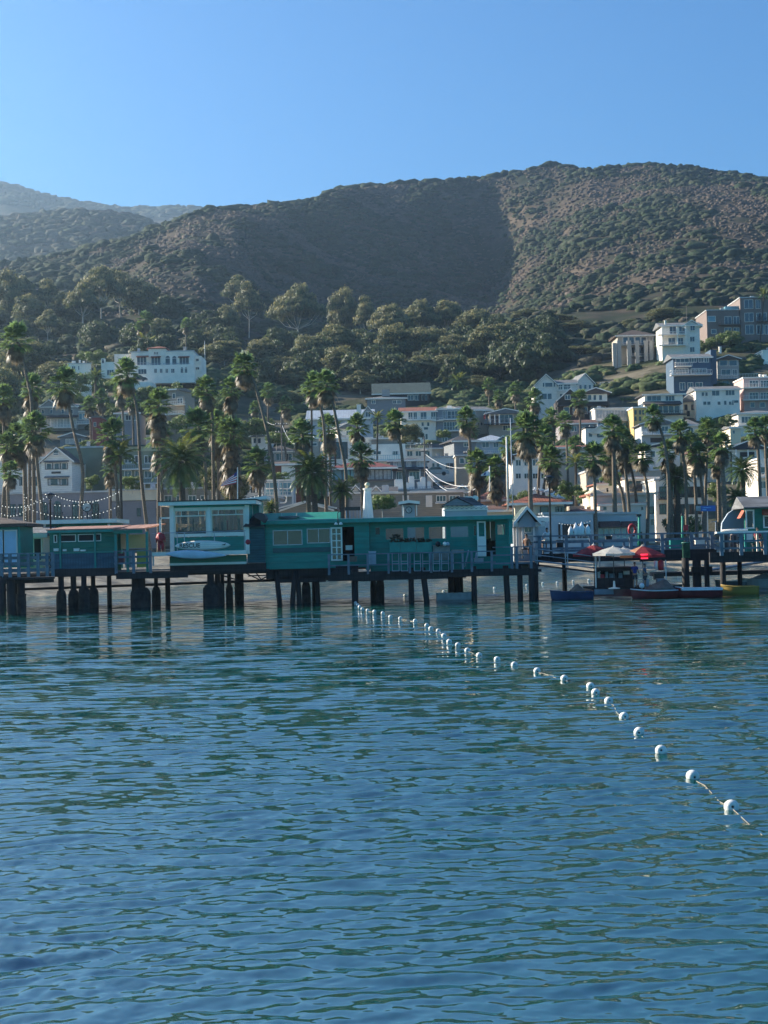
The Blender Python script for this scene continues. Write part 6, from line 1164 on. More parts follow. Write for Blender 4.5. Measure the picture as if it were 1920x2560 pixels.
# ---- main building
mb1 = face('pier_building', 'long dark teal building with a low white coated roof in the middle of the pier', 'building', 660, 1281, 1422, 90.2)
H1 = [(682, 1325, 756, 1363), (767, 1321, 826, 1358), (856, 1317, 886, 1402)]; H2 = [(937, 1317, 951, 1338), (963, 1320, 1010, 1350), (1017, 1317, 1062, 1349), (1071, 1316, 1117, 1348), (1125, 1315, 1172, 1344), (1183, 1313, 1192, 1340), (1213, 1304, 1239, 1391), (1242, 1310, 1264, 1338)]
holes(mb1, m_teal, 662, 1302, 924, 1421, H1, .14, 0, 'front_wall'); holes(mb1, m_teal, 925, 1296, 1277, 1431, H2, .14, -.35, 'recessed_wall'); mb1.wall(m_teal, 1299, 913, 924, 1425, .5, .04, 'pilaster')
mb1.wall(m_teal_l, 1380, 668, 824, 1382, .1, .05, 'moulding') if 0 else mb1.wall(mat('teal_ledge_shadow', (.008, .085, .085), .6, .1), 1369, 682, 826, 1381, .06, .07, 'ledge')  # band below the windows, painted dark for the ledge's shadow
frame(mb1, *H1[0], 2, 0, m_alu, m_refl, w=.045); frame(mb1, *H1[1], 2, 0, m_alu, m_refl, w=.045)
for h_ in H2[:6] + H2[7:]: frame(mb1, *h_, 1, -.35, m_teal_l, m_clear, w=.04)
a0, a1, z0, z1 = mb1.rect(652, 1291, 1283, 1302, .4); zr = mb1.hit(960, 1296, .4)[1]; 
mb1.slab(MB(), a0, a1, zr - .2, zr + .02, .45, .33).build('fascia', m_teal_l, mb1.t); mb1.slab(MB(), a0, a1, zr - .16, zr + .05, .32, -4.6).build('roof', m_roofw, mb1.t)
a0b, a1b, z0b, z1b = mb1.rect(664, 1278, 850, 1291, -2.5); MB().prism([mb1.pt(a0b - .6, -.9, zr + .06), mb1.pt(a0b - .6, -2.6, zr + .52), mb1.pt(a0b - .6, -4.4, zr + .5), mb1.pt(a0b - .6, -4.4, zr + .06)], mb1.u * (a1b - a0b + .6)).build('upper_roof', m_teal_r, mb1.t)
# back wall with openings so the beach shows through, ends, partitions
HB = [(955, 1312, 1012, 1352), (1016, 1312, 1064, 1352), (1070, 1312, 1118, 1352), (1124, 1312, 1174, 1352), (1205, 1300, 1268, 1345)]
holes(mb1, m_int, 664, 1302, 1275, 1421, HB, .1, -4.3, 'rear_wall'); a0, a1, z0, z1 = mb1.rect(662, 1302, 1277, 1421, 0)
mb1.slab(MB(), a0, a0 + .12, z0, zr - .17, -.15, -4.3).build('end_wall', m_teal, mb1.t); mb1.slab(MB(), a1 - .12, a1, z0, zr - .17, -.5, -4.3).build('end_wall', m_teal, mb1.t); aa = mb1.hit(922, 1360)[0]; mb1.slab(MB(), aa - .1, aa, z0, zr - .17, -.5, -4.2).build('partition', m_int, mb1.t)
mb1.slab(MB(), a0 + .13, a1 - .13, z0 - .0, z0 + .1, -.5, -4.2).build('floor', m_tim, mb1.t)
aa = mb1.hit(1226, 1350)[0]; mb1.slab(MB(), aa - .16, aa + .12, z0 + 1.6, z0 + 2.7, -1.9, -1.85).build('curtain', W['yellow'], mb1.t); mb1.slab(MB(), aa + .16, aa + .5, z0 + 1.5, z0 + 2.7, -1.9, -1.85).build('curtain', W['cream'], mb1.t)
for x in (700, 740, 800): aa = mb1.hit(x, 1345)[0]; mb1.slab(MB(), aa - .5, aa + .4, z0 + 1.0, z0 + 1.5 + .3 * HI.random(), -1.6, -1.9).build('inner_shelf', W[HI.choice(['cream', 'grey', 'tan'])], mb1.t)
d1 = frame(mb1, 827, 1318, 856, 1402, 2, .12, m_whitep, m_refl, rows=5, name='door', w=.09); d2 = holes(mb1, m_whitep, 1193, 1303, 1215, 1391, [(1197, 1307, 1211, 1341)], .06, .0, 'door')
mb1.wall(m_whitep, 1363, 864, 881, 1375, .04, -.3, 'notice'); mb1.wall(m_teal_l, 1296, 1272, 1282, 1360, .3, .3, 'end_pilaster'); mb1.wall(m_gcr, 1364, 1195, 1216, 1366, .05, .05, 'door_rail')
bl_ = P(845, 1308, 89.7); ll = thing('wall_lamp', 'dark double wall lamp over the white glazed door', 'lamp', tuple(bl_)); MB().tube([bl_, bl_ + Vector((0, 0, .6)), bl_ + Vector((.3, 0, .85))], .03, 6).build('bracket', m_blk, ll)
for dx in (-.12, .16): MB().lathe([(.03, .12), (.1, .05), (.12, -.02), (.02, -.04)], (bl_.x + dx, bl_.y, bl_.z - .06), 10).build('shade', m_whitep, ll)
# planters, ladders, crates on the little deck
m_plant = mat('potted_leaf', (.03, .04, .02), .7, .5, 6)
for i, (x0, x1) in enumerate(((974, 1000), (1001, 1040), (1041, 1079))):
    f = crate('planter', ('green planter box, %s, under the windows of the long green building' % ('leftmost of three', 'middle of three', 'rightmost of three')[i]), 'planter', x0, 1358, x1, 1380, 89.3, m_teal_l); v = MB(); a0, a1, z0, z1 = f.rect(x0, 1358, x1, 1380)
    for q in range(60): a = a0 + (a1 - a0) * HI.random(); z = z1 + .06 + .22 * HI.random() * (1 + (i == 0)); d = -.02 - .36 * HI.random(); c = Vector(f.pt(a, d, z)); e_ = Vector((HI.uniform(-1, 1), HI.uniform(-1, 1), HI.uniform(-.5, 1))).normalized() * .11; g_ = e_.cross(Vector((HI.random(), 1, HI.random()))).normalized() * .05; k = len(v.v); v.v += [tuple(c - e_), tuple(c - g_), tuple(c + e_), tuple(c + g_)]; v.f.append((k, k + 1, k + 2, k + 3))
    v.build('foliage', m_plant, f.t)
GL = 'pale ladder frames hung on the low railing'
lt = ['leftmost', 'second from the left', 'third from the left', 'fourth from the left', 'fifth from the left', 'rightmost']
for i, (x0, x1) in enumerate(((980, 998), (1002, 1020), (1035, 1052), (1056, 1074), (1082, 1100), (1103, 1122))):
    f = face('ladder_frame', 'pale ladder frame on the low railing, ' + lt[i], 'frame', x0, x1, 1428, 88.0, 0, GL); a0, a1, z0, z1 = f.rect(x0, 1384, x1, 1428); b = MB(); u_ = .035
    f.slab(b, a0, a0 + u_, z0, z1, 0, u_); f.slab(b, a1 - u_, a1, z0, z1, 0, u_); [f.slab(b, a0 + u_, a1 - u_, z0 + (z1 - z0) * q, z0 + (z1 - z0) * q + u_, .002, u_ - .002) for q in (0, .42, .55)]; b.build('frame', m_gcr, f.t)
crate('crate', 'wooden crate with dark gear stacked high behind the low railing', 'crate', 1083, 1364, 1125, 1381, 89.2, mat('weathered_crate_wood', (.25, .23, .2), .9, .25, 3)); crate('crate', 'lower weathered crate behind the right ladder frames', 'crate', 1083, 1383, 1124, 1400, 89.1, MATS['weathered_crate_wood'])
for i, (x, r_, m) in enumerate(((1112, .13, m_whitep), (1119, .12, m_gcr), (1095, .16, m_int))): c = P(x, 1360, 89); o = tag(MB().lathe([(.02, -r_), (r_ * .8, -r_ * .6), (r_, 0), (r_ * .8, r_ * .6), (.02, r_)], (0, 0, 0), 12).build('fishing_float', m, None, True, (0, 0, 0)), ['white net float on the stacked crate', 'grey net float at the right corner of the stacked crate', 'black round bundle on the stacked crate'][i], 'float'); o.location = c
tb = face('work_table', 'weathered wooden work table right of the stacked crates', 'table', 1130, 1160, 1428, 89); a0, a1, z0, z1 = tb.rect(1130, 1374, 1160, 1424); tb.slab(MB(), a0, a1, z1 - .22, z1, .0, -.7).build('table_top', MATS['weathered_crate_wood'], tb.t)
for a in (a0 + .02, a1 - .1):
    for d in (-.02, -.62): tb.slab(MB(), a, a + .08, z0, z1 - .22, d, d - .08).build('leg', m_gcr, tb.t)
lp = tag(MB().tube([(0, 0, 0), (.25, .25, .98)], .035, 6).build('pole', m_gcr, None, True, (0, 0, 0)), 'pale pole leaning behind the low railing', 'pole'); lp.location = P(1162, 1418, 88.7)
cb = crate('cooler_box', 'white cooler box on the small deck before the yellow curtained doorway', 'box', 1186, 1397, 1209, 1408, 88.9, m_gcr); cc = thing('traffic_cone', 'small grey cone standing on the white cooler box', 'cone', tuple(P(1191, 1397, 88.7))); o_ = WP(cc); MB().lathe([(.1, .02), (.03, .36), (.02, .37)], tuple(o_), 10).build('cone', m_gcr, cc); MB().box(o_.x - .13, o_.x + .13, o_.y - .13, o_.y + .13, o_.z - .0, o_.z + .02).build('base', m_gcr, cc)
for i, (x0, x1, y0, y1) in enumerate(((873, 892, 1393, 1404), (922, 940, 1380, 1413))): crate('box', ['brown carton below the dark doorway of the long green building', 'grey shelf box beside the pilaster of the long green building'][i], 'box', x0, y0, x1, y1, 89.3, [mat('brown_carton', (.2, .14, .1), .9, .2), m_gcr][i])
st = face('steps', 'dark wooden steps below the white glazed door', 'steps', 826, 900, 1430, 89.3); [st.slab(MB(), .1 + .1 * i, st.L - .1, 1.73 + .16 * i, 1.73 + .16 * (i + 1) - .01, 0 - .25 * i, -.9).build('tread', m_tim, st.t) for i in range(3)]
# roof clutter
ds = thing('roof_dish', 'small pale dish lying on the roof of the long green building', 'dish', tuple(P(722, 1290, 91.5) )); o_ = WP(ds); o_.z = zr + .07; MB().lathe([(.1, 0), (.42, .1), (.62, .2), (.66, .22), (.6, .19), (.1, .04)], tuple(o_), 16).build('bowl', m_gcr, ds, True); [MB().tube([o_ + Vector((d, 0, .2)), o_ + Vector((d * 1.1, 0, .42))], .015, 5).build('rod', m_alu, ds) for d in (-.4, .45)]
# ---- model lighthouse behind
lh = P(920, 1300, 97); zb = 2.2; t = thing('model_lighthouse', 'small white tapering model lighthouse with a domed top rising behind the pier building', 'lighthouse', (lh.x, 97, zb)); zt_ = P(920, 1226, 97).z
MB().lathe([(.62, 0), (.52, .9), (.21, zt_ - zb), (.21, zt_ - zb + .01)], (lh.x, 97, zb), 8).build('tower', m_whitep, t); MB().lathe([(.27, 0), (.29, .1), (.26, .12)], (lh.x, 97, zt_ + .02), 12).build('gallery', m_whitep, t); MB().lathe([(.12, 0), (.12, .16), (.17, .17), (.17, .2), (.14, .28), (.08, .34), (.02, .37)], (lh.x, 97, zt_ + .15), 12).build('lantern', mat('cream_lantern', (.7, .62, .4), .5, .1), t, True)
gy = face('roof_pergola', 'dark pergola frame between the date palms and the model lighthouse', 'pergola', 863, 901, 1300, 97); b = MB(); [gy.slab(b, gy.hit(x, 1290)[0], gy.hit(x, 1290)[0] + .09, gy.hit(x, 1300)[1] - 1.5, gy.hit(x, 1266)[1], 0, -.09) for x in (864, 873, 882, 891, 899)]; b.build('post', m_dtrim, gy.t) if 0 else None
for x in (864, 873, 882, 891, 899): a = gy.hit(x, 1290)[0]; gy.slab(MB(), a, a + .09, gy.z0 - 1.5, gy.hit(x, 1270)[1], 0, -.09).build('post', m_gcr, gy.t)
gy.wall(m_blk, 1267, 862, 901, 1276, .12, .02, 'beam')
# ---- clock kiosk, blue pavilions on the shore side
ck = face('clock_tower', 'little white clock cupola with a dark peaked roof above the pier building', 'clock tower', 1008, 1040, 1330, 110); ck.wall('pale', 1262, 1009, 1038, 1345, 1.0); ck.roof('gf', 10, 'dark', .35); ck.col(1006, 1262, 1290, .08, .1); ck.col(1041, 1262, 1290, .08, .1)
def clock(t, c, r, hh, m_face, m_rim, nrm_y=-1):
    n = 24; b = MB(); b.prism([c + Vector((r * math.cos(2 * math.pi * i / n), 0, r * math.sin(2 * math.pi * i / n))) for i in range(n)], (0, -.05, 0)); f = b.build('clock_face', m_face, t)
    b = MB(); 
    for i in range(n):
        a, e = 2 * math.pi * i / n, 2 * math.pi * (i + 1) / n; q = lambda rr, an, y: c + Vector((rr * math.cos(an), y, rr * math.sin(an)))
        b.hexa([q(r, a, 0), q(r * 1.22, a, 0), q(r * 1.22, e, 0), q(r, e, 0)], [q(r, a, -.09), q(r * 1.22, a, -.09), q(r * 1.22, e, -.09), q(r, e, -.09)])
    b.build('rim', m_rim, f)
    for an, ln in hh: MB().tube([c + Vector((0, -.06, 0)), c + Vector((ln * r * math.sin(an), -.06, ln * r * math.cos(an)))], r * .06, 4).build('hand', m_blk, f)
clock(ck.t, P(1022, 1275, 109.9), .2, [(-.7, .75), (2.6, .6)], m_cur, m_blk)
pv_ = face('gabled_pavilion', 'blue grey gabled pavilion roof with a white lattice band above the pier building', 'pavilion', 1108, 1222, 1330, 118); pv_.wall('pale', 1264, 1112, 1218, 1345, 5); a0, a1, z0, z1 = pv_.rect(1104, 1242, 1224, 1264); am = (a0 + a1) / 2 - .8
MB().prism([pv_.pt(a0, .4, z0 + .02), pv_.pt(a1 - 1.4, .4, z0 + .02), pv_.pt((a0 + a1 - 1.4) / 2, .4, z1 - .1)], -pv_.n * .3).build('gable', W['bluegrey'], pv_.t)
MB().add([pv_.pt(a0 - .1, .5, z0), pv_.pt((a0 + a1 - 1.4) / 2, .5, z1), pv_.pt(a1 - 1.3, .5, z0), pv_.pt(a1, -4, z0), pv_.pt(a1 - 1.2, -2.5, z1), pv_.pt(a0, -5, z0)], [(1, 2, 3, 4), (0, 1, 4, 5), (3, 5, 4)]).build('roof', RM['dark'], pv_.t)
b = MB()
for x0 in range(1113, 1216, 12):
    p, q = pv_.hit(x0, 1272, .08), pv_.hit(x0 + 11, 1265, .08)
    for (a, z, a2, z2) in ((p[0], p[1], q[0], q[1]), (p[0], q[1], q[0], p[1])): b.tube([pv_.pt(a, .08, z), pv_.pt(a2, .08, z2)], .04, 4)
    pv_.slab(b, p[0] - .03, p[0] + .03, p[1], q[1], .04, .1)
b.build('lattice', m_trim, pv_.t); pv_.wall(m_trim, 1273, 1108, 1220, 1276, .1, .1, 'rail_band')
kg = face('gabled_kiosk', 'pale blue kiosk with a steep gable and green metal roof beside the pier building', 'kiosk', 1284, 1338, 1420, 98); kg.wall('pale', 1312, 1284, 1346, 1420, 4); kg.gable(1296, 1338, 1270, 1306, 'pale', 'green', .5, 3.5); kg.roof('gs', 10, 'green', .4); kg.wins(1318, 1330, [(1312, 1328)], n=2); kg.win(1316, 1340, 1336, 1352, n=1, m=m_cur); [kg.col(x, 1312, 1380, .1, .3) for x in (1292, 1306, 1334)]
kc = face('awning_kiosk', 'low kiosk with a green and white striped canopy right of the steep gabled kiosk', 'kiosk', 1334, 1366, 1400, 106); kc.wall('pale', 1300, 1334, 1364, 1400, 3); kc.roof('gs', 10, planks('striped_canopy', (.6, .62, .6), .7, .5, 'X', .1, .1), .3)
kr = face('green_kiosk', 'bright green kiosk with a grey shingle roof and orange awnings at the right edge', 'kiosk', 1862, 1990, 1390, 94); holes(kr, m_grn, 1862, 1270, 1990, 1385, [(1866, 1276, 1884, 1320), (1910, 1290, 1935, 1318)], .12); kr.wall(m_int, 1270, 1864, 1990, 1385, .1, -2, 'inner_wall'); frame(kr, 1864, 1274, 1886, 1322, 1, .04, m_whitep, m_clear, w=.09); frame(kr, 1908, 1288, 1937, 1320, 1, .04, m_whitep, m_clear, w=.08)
a0, a1, z0, z1 = kr.rect(1855, 1243, 2000, 1270); MB().prism([kr.pt(a0, .4, z0), kr.pt(a0, .4, z0 + .08), kr.pt(a0, -1.4, z1 + .1), kr.pt(a0, -3, z0), ], kr.u * (a1 - a0)).build('roof', RM['grey'], kr.t); m_or = mat('orange_canvas', (.42, .09, .04), .7, .1)
kr.canopy(1905, 1940, 1273, 1286, m_or, .5); a, z = kr.hit(1862, 1275, 0); MB().prism([kr.pt(a, 0, z), kr.pt(a - .3, 0, z - .5), kr.pt(a, 0, z - .45)], -kr.n * .9).build('awning', m_or, kr.t); kr.wall(m_whitep, 1329, 1866, 1882, 1355, .1, .12, 'louvre'); kr.col(1863, 1330, 1385, .12, .1, m_teal_l, 'corner_trim')
th = tag(MB().prism([(-1.2, 0, 0), (-1.1, 0, .9), (-.7, 0, 1.5), (-.1, 0, 1.9), (.9, 0, 2.0), (.9, 0, 0)], (0, .3, 0)).build('sail_screen', mat('grey_canvas', (.32, .37, .42), .8, .05), None, False, (0, 0, 0)), 'curved pale grey screen left of the green kiosk', 'screen'); th.location = P(1850, 1342, 97)
for i, (x0, x1, col_) in enumerate(((1808, 1823, 'brown'), (1831, 1845, 'brown'))): g = face('cabinet', ['brown cabinet, left of two under the white counter', 'brown cabinet, right of two under the white counter'][i], 'cabinet', x0, x1, 1385, 92); g.wall(col_, 1334, x0, x1, 1388, .5, 0, 'body'); g.wall('dark', 1338, x0 + 4, x1 - 4, 1380, .02, .025, 'door')
# ---- poles and lamps
def lamp(x, yt, yb, Y, lab):
    a = P(x, yt, Y); z0 = ZD if yb > 1360 else P(x, yb, Y).z; t = thing('street_lamp', lab, 'street lamp', (a.x, Y, z0), 'black lamps on the pier')
    MB().lathe([(.14, 0), (.12, .3), (.07, .4), (.055, 1.5), (.05, a.z - z0 - .5), (.08, a.z - z0 - .48), (.03, a.z - z0 - .4)], (a.x, Y, z0), 10).build('post', m_blk, t, True)
    MB().lathe([(.34, .03), (.3, .1), (.12, .16), (.02, .2)], (a.x, Y, a.z - .2), 14).build('hood', m_blk, t, True); MB().lathe([(.1, 0), (.22, .22), (.24, .24), (.05, .25)], (a.x, Y, a.z - .42), 12).build('globe', m_clear, t, True); return t
lamp(1373, 1188, 1400, 92.5, 'black street lamp standing right of the pier building'); lamp(125, 1231, 1400, 92, 'black street lamp rising behind the green shack')
def stick(x, yt, yb, Y, lab, m, r=.07, name='pole', x2=None, g=None):
    a = P(x, yb, Y); b = P(x2 if x2 else x, yt, Y); t = thing(name, lab, 'pole', tuple(a), g); MB().tube([a, b], [r, r * .8], 8).build('shaft', m, t, True); return t, b
_, b1 = stick(1270, 1092, 1276, 97, 'thicker white mast behind the right end of the pier building', m_whitep, .06, 'mast', 1266); _, b2 = stick(1283, 1045, 1300, 99, 'thin grey mast right of the thicker white mast', m_gcr, .035, 'mast', 1276)
t, b = stick(1598, 1291, 1378, 94.5, 'green hoist pole next to the red life ring', m_teal_r, .09, 'hoist_pole'); MB().box(b.x - .18, b.x + .12, 94.4, 94.6, b.z, b.z + .14).build('hook_head', m_blk, t)
t, b = stick(1706, 1289, 1380, 95, 'green pole with a black cap by the red box', m_teal_r, .08, 'hoist_pole'); MB().lathe([(.1, 0), (.1, .1), (.03, .16)], (b.x, 95, b.z), 8).build('cap', m_blk, t)
lr = P(1580, 1325, 95); t = thing('life_ring', 'red life ring case hanging beside the left green pole', 'life ring', tuple(lr)); MB().tube([(lr.x + .2 * math.cos(a), 94.9, lr.z + .32 * math.sin(a)) for a in [i * math.pi / 9 for i in range(19)]], .09, 8).build('ring', m_red, t, True); MB().tube([(lr.x, 95, lr.z + .3), (lr.x, 95, ZD)], .03, 5).build('post', m_blk, t)
rb = P(1714, 1326, 95.3); t = thing('fire_box', 'small red box on a pole right of the second green pole', 'box', tuple(rb)); MB().box(rb.x - .14, rb.x + .14, 95.2, 95.4, rb.z, rb.z + .34).build('box', m_red, t); MB().tube([(rb.x, 95.3, ZD), (rb.x, 95.3, rb.z)], .03, 5).build('post', m_blk, t); 
lt_ = P(1789, 1304, 90); t = thing('wind_gauge', 'thin post with a small cross arm standing at the start of the white counter', 'post', tuple(P(1789, 1330, 90))); MB().tube([P(1789, 1332, 90), lt_], .025, 6).build('post', m_gcr, t); MB().tube([lt_ + Vector((-.28, 0, -.02)), lt_ + Vector((.08, 0, .02))], .018, 5).build('arm', m_gcr, t)
# ---- flags
def flag(px, yt, yb, Y, lab, pts, stripes, cols, canton=None):
    t = thing('flagpole', lab, 'flag', tuple(P(px, yb, Y))); a = P(px, yt, Y); MB().tube([P(px, yb, Y), a], .06, 6).build('shaft', m_trim, t); nx = 10; V = []; Fs = []
    tl, tr, br, bl = [P(x, y, Y) for x, y in pts]
    g = lambda u, v: (tl.lerp(tr, u)).lerp(bl.lerp(br, u), v) + Vector((0, .12 * math.sin(u * 7 + v * 2), 0))
    for k in range(stripes):
        b = MB()
        for i in range(nx):
            q = [g(i / nx, k / stripes), g((i + 1) / nx, k / stripes), g((i + 1) / nx, (k + 1) / stripes), g(i / nx, (k + 1) / stripes)]; b.hexa(q, [p + Vector((0, .02, 0)) for p in q])
        b.build('stripe' if stripes > 1 else 'cloth', cols[k % len(cols)], t)
    if canton:
        b = MB(); q = [g(*c) + Vector((0, -.03, 0)) for c in canton[0]]; b.hexa(q, [p + Vector((0, .02, 0)) for p in q]); b.build('emblem', canton[1], t)
m_fr = mat('flag_red', (.5, .05, .07), .7, .05); m_fw = mat('flag_white', (.75, .75, .76), .7, .04); m_fb = mat('flag_blue', (.03, .05, .2), .7, .05)
flag(594, 1168, 1260, 172, 'red and white striped flag with a blue corner drooping from its pole', [(593, 1178), (556, 1207), (550, 1216), (590, 1209)], 9, [m_fr, m_fw], ([(0, 0), (.2, 0), (.2, .35), (0, .35)], m_fb))
flag(1224, 1165, 1228, 172, 'white flag with a dark blue slanted mark on its pole', [(1223, 1174), (1203, 1186), (1202, 1190), (1222, 1189)], 1, [m_fw], ([(.35, .2), (.6, .1), (.7, .85), (.45, .9)], m_fb))
# ---- street clock at left + string lights
cc_ = P(217, 1267, 150); t = thing('street_clock', 'big round white street clock with an ornate black rim at the left', 'clock', tuple(cc_)); clock(t, cc_, .42, [(-2.6, .8), (2.2, .55)], m_cur, m_blk); MB().tube([(cc_.x, 150.15, cc_.z - .5), (cc_.x, 150.15, 1.8)], .08, 8).build('post', m_blk, t)
for a in range(8): q = cc_ + Vector((.55 * math.cos(a * math.pi / 4), -.04, .55 * math.sin(a * math.pi / 4))); MB().lathe([(.01, -.08), (.08, 0), (.01, .08)], tuple(q), 6).build('finial', m_blk, t)
m_bulb = mat('white_bulb', (.8, .78, .7), .3, .02, emit=.4); bulb = bpy.data.meshes.new('bulb'); _b = MB().lathe([(.01, -.04), (.03, -.015), (.033, .015), (.01, .05)], (0, 0, 0), 8); bulb.from_pydata(_b.v, [], _b.f); bulb.materials.append(m_bulb)
def string(pts, lab, n, Y, sag):
    a, b = P(*pts[0], Y), P(*pts[1], Y); t = thing('string_lights', lab, 'string lights', tuple(a), 'strings of bulbs over the beach walk'); f = lambda u: a.lerp(b, u) - Vector((0, 0, sag * 4 * u * (1 - u)))
    MB().tube([f(i / 16) for i in range(17)], .015, 4).build('wire', m_blk, t)
    for i in range(n): put('bulb', bulb, t, f((i + .5) / n) - Vector((0, 0, .07)) - a)
for q in [([(2, 1262), (128, 1232)], 'string of bulbs from the left edge up to the street lamp', 16, 120, .5), ([(0, 1280), (76, 1262)], 'lower string of bulbs near the left edge', 10, 120, .5), ([(128, 1232), (300, 1226)], 'string of bulbs stretching right from the street lamp', 24, 120, .75), ([(60, 1240), (250, 1248)], 'second string of bulbs passing above the round clock', 16, 124, .6), ([(60, 1265), (300, 1262)], 'lowest string of bulbs passing under the round clock', 26, 122, .9), ([(60, 1232), (64, 1300)], 'bulbs wound down the thick left palm trunk', 10, 160, 0), ([(490, 1246), (660, 1234)], 'string of bulbs behind the lifeguard hut roof', 18, 120, .3), ([(1395, 1306), (1478, 1300)], 'string of bulbs on the shopfront arcade', 12, 160, .3)]: string(*q)
# ---- closed parasols + blue banner + gulls
for i, x in enumerate((1427, 1440, 1448, 1455, 1470)):
    a = P(x, 1340, 158); ht = (1340 - (1320, 1313, 1319, 1311, 1317)[i]) / ppm(158) * 1.25; t = thing('closed_parasol', 'closed white parasol before the blue grey shopfront, ' + ['leftmost', 'second from the left', 'middle one', 'tallest, fourth from the left', 'rightmost'][i], 'parasol', tuple(a), 'closed white parasols on the sand'); MB().lathe([(.3, .1), (.24, .4), (.3, ht * .5), (.16, ht * .8), (.02, ht)], tuple(a), 9).build('canopy', m_fw, t, True); MB().tube([a - Vector((0, 0, .9)), a + Vector((0, 0, .3))], .03, 5).build('pole', m_alu, t)
bn = face('banner', 'blue banner with pale markings hung across the right hand palm grove', 'banner', 1740, 1789, 1279, 165); bn.wall(mat('banner_blue', (.05, .14, .45), .6, .1), 1264, 1752, 1789, 1278, .05, 0, 'cloth'); bn.wall(mat('banner_pale', (.4, .36, .36), .6, .2), 1265, 1740, 1751.6, 1277, .05, 0, 'photo_panel'); bn.wall(mat('banner_light_blue', (.2, .4, .7), .6, .3, 8), 1268, 1757, 1778, 1270, .02, .025, 'marking'); bn.wall(MATS['banner_light_blue'], 1273, 1756, 1766, 1276, .02, .025, 'marking'); 
for x in (1738, 1790): bn.col(x, 1262, 1350, .1, -.1, m_blk, 'post')
gw = MB(); gw.tube([(-.2, 0, .1), (-.1, 0, .14), (.05, 0, .17), (.13, 0, .22), (.16, 0, .3), (.2, 0, .34)], [.02, .07, .08, .05, .04, .02], 8); gm_ = bpy.data.meshes.new('body'); gm_.from_pydata(gw.v, [], gw.f); gm_.materials.append(m_fw)
gk = MB(); gk.prism([(.2, -.01, .34), (.27, -.01, .33), (.2, -.01, .32)], (0, .02, 0)); gk.tube([(0, 0, .1), (0, 0, 0)], .01, 4); gk.prism([(-.3, -.07, .12), (.06, -.07, .2), (.05, -.07, .12), (-.2, -.07, .08)], (0, .14, 0)); gk2 = bpy.data.meshes.new('wing'); gk2.from_pydata(gk.v, [], gk.f); gk2.materials.append(m_gcr)
for i, (x, y, Y) in enumerate([(1333, 1231, 183), (1339, 1230, 183), (1353, 1232, 183), (1358, 1231, 183), (1366, 1234, 182), (1383, 1246, 181), (1392, 1248, 181), (1398, 1249, 181), (1405, 1250, 181), (1380, 1241, 181)]):
    a = P(x, y, Y); t = thing('gull', 'small white gull on the broad clay tile roof, ' + ['leftmost', 'second from the left', 'third from the left', 'fourth from the left', 'fifth from the left', 'leftmost of the lower right four', 'second of the lower right four', 'third of the lower right four', 'rightmost of all', 'between the upper and lower flocks'][i], 'gull', (a.x, Y, a.z), 'gulls on the clay tile roof'); t.rotation_euler.z = HI.uniform(-1, 4); put('body', gm_, t, (0, 0, 0), (1.7, 1.7, 1.7)); put('wing', gk2, t, (0, 0, 0), (1.7, 1.7, 1.7))
# dishes on roof near 1190,1248
for i, x in enumerate((1166, 1176, 1187)): a = P(x, 1246, 150); t = thing('satellite_dish', 'round dish above the dark gabled pavilion, ' + ['left', 'middle', 'right'][i] + ' of three', 'dish', tuple(a)); MB().prism([a + Vector((.22 * math.cos(q) * (1.3 if i == 2 else 1), 0, .22 * math.sin(q) * (1.3 if i == 2 else 1))) for q in [k * math.pi / 8 for k in range(16)]], (.08, .1, 0)).build('bowl', m_trim, t); MB().tube([a, a - Vector((0, 0, 1.4))], .03, 5).build('mast', m_blk, t)
# ================================================================ FLOATS, BOATS, BARGE, PEOPLE
def onwater(px, py, z=0.0):
    r = ray(px, py); t = (z - HC) / r.z; return Vector((0, 0, HC)) + r * t
m_buoy = mat('scuffed_white_float', (.72, .71, .66), .45, .12, 9, bump=.004, bsc=40)
def lathe_y(prof, n=18):
    """float turned about the rope axis (local Y)"""
    b = MB(); vs = []; f = []
    for r, y in prof:
        for j in range(n): t = 2 * math.pi * j / n; vs.append((r * math.cos(t), y, r * math.sin(t)))
    for i in range(len(prof) - 1):
        for j in range(n): f.append((i * n + j, (i + 1) * n + j, (i + 1) * n + (j + 1) % n, i * n + (j + 1) % n))
    b.add(vs, f); return b
fb_ = lathe_y([(.016, -.07), (.03, -.078), (.06, -.07), (.08, -.045), (.09, -.012), (.09, .012), (.08, .045), (.06, .07), (.03, .078), (.016, .07)])
me_float = bpy.data.meshes.new('float_body'); me_float.from_pydata(fb_.v, [], fb_.f); me_float.polygons.foreach_set('use_smooth', [True] * len(me_float.polygons)); me_float.materials.append(m_buoy)
fb_ = lathe_y([(.0165, -.0785), (.0165, .0785)], 10); fb_.f += [tuple(range(10)), tuple(range(19, 9, -1))]; me_hole = bpy.data.meshes.new('rope_hole'); me_hole.from_pydata(fb_.v, [], fb_.f); me_hole.materials.append(m_blk)
BU1 = [(889, 1506), (894, 1511), (899, 1516), (906, 1521), (919, 1525), (936, 1528), (957, 1532), (976, 1541), (1001, 1545), (1038, 1551), (1067, 1563), (1077, 1570), (1096, 1576), (1110, 1589), (1123, 1603), (1145, 1613), (1169, 1626), (1198, 1638), (1243, 1648), (1286, 1662), (1343, 1678), (1411, 1697), (1476, 1716), (1489, 1731), (1522, 1754), (1560, 1793), (1598, 1832), (1653, 1881), (1732, 1945), (1829, 2021)]
BU2 = [(1012, 1487), (1061, 1484), (1109, 1477), (1236, 1468), (1317, 1461), (1357, 1456), (1393, 1454), (1433, 1451), (1472, 1448), (1694, 1429)]
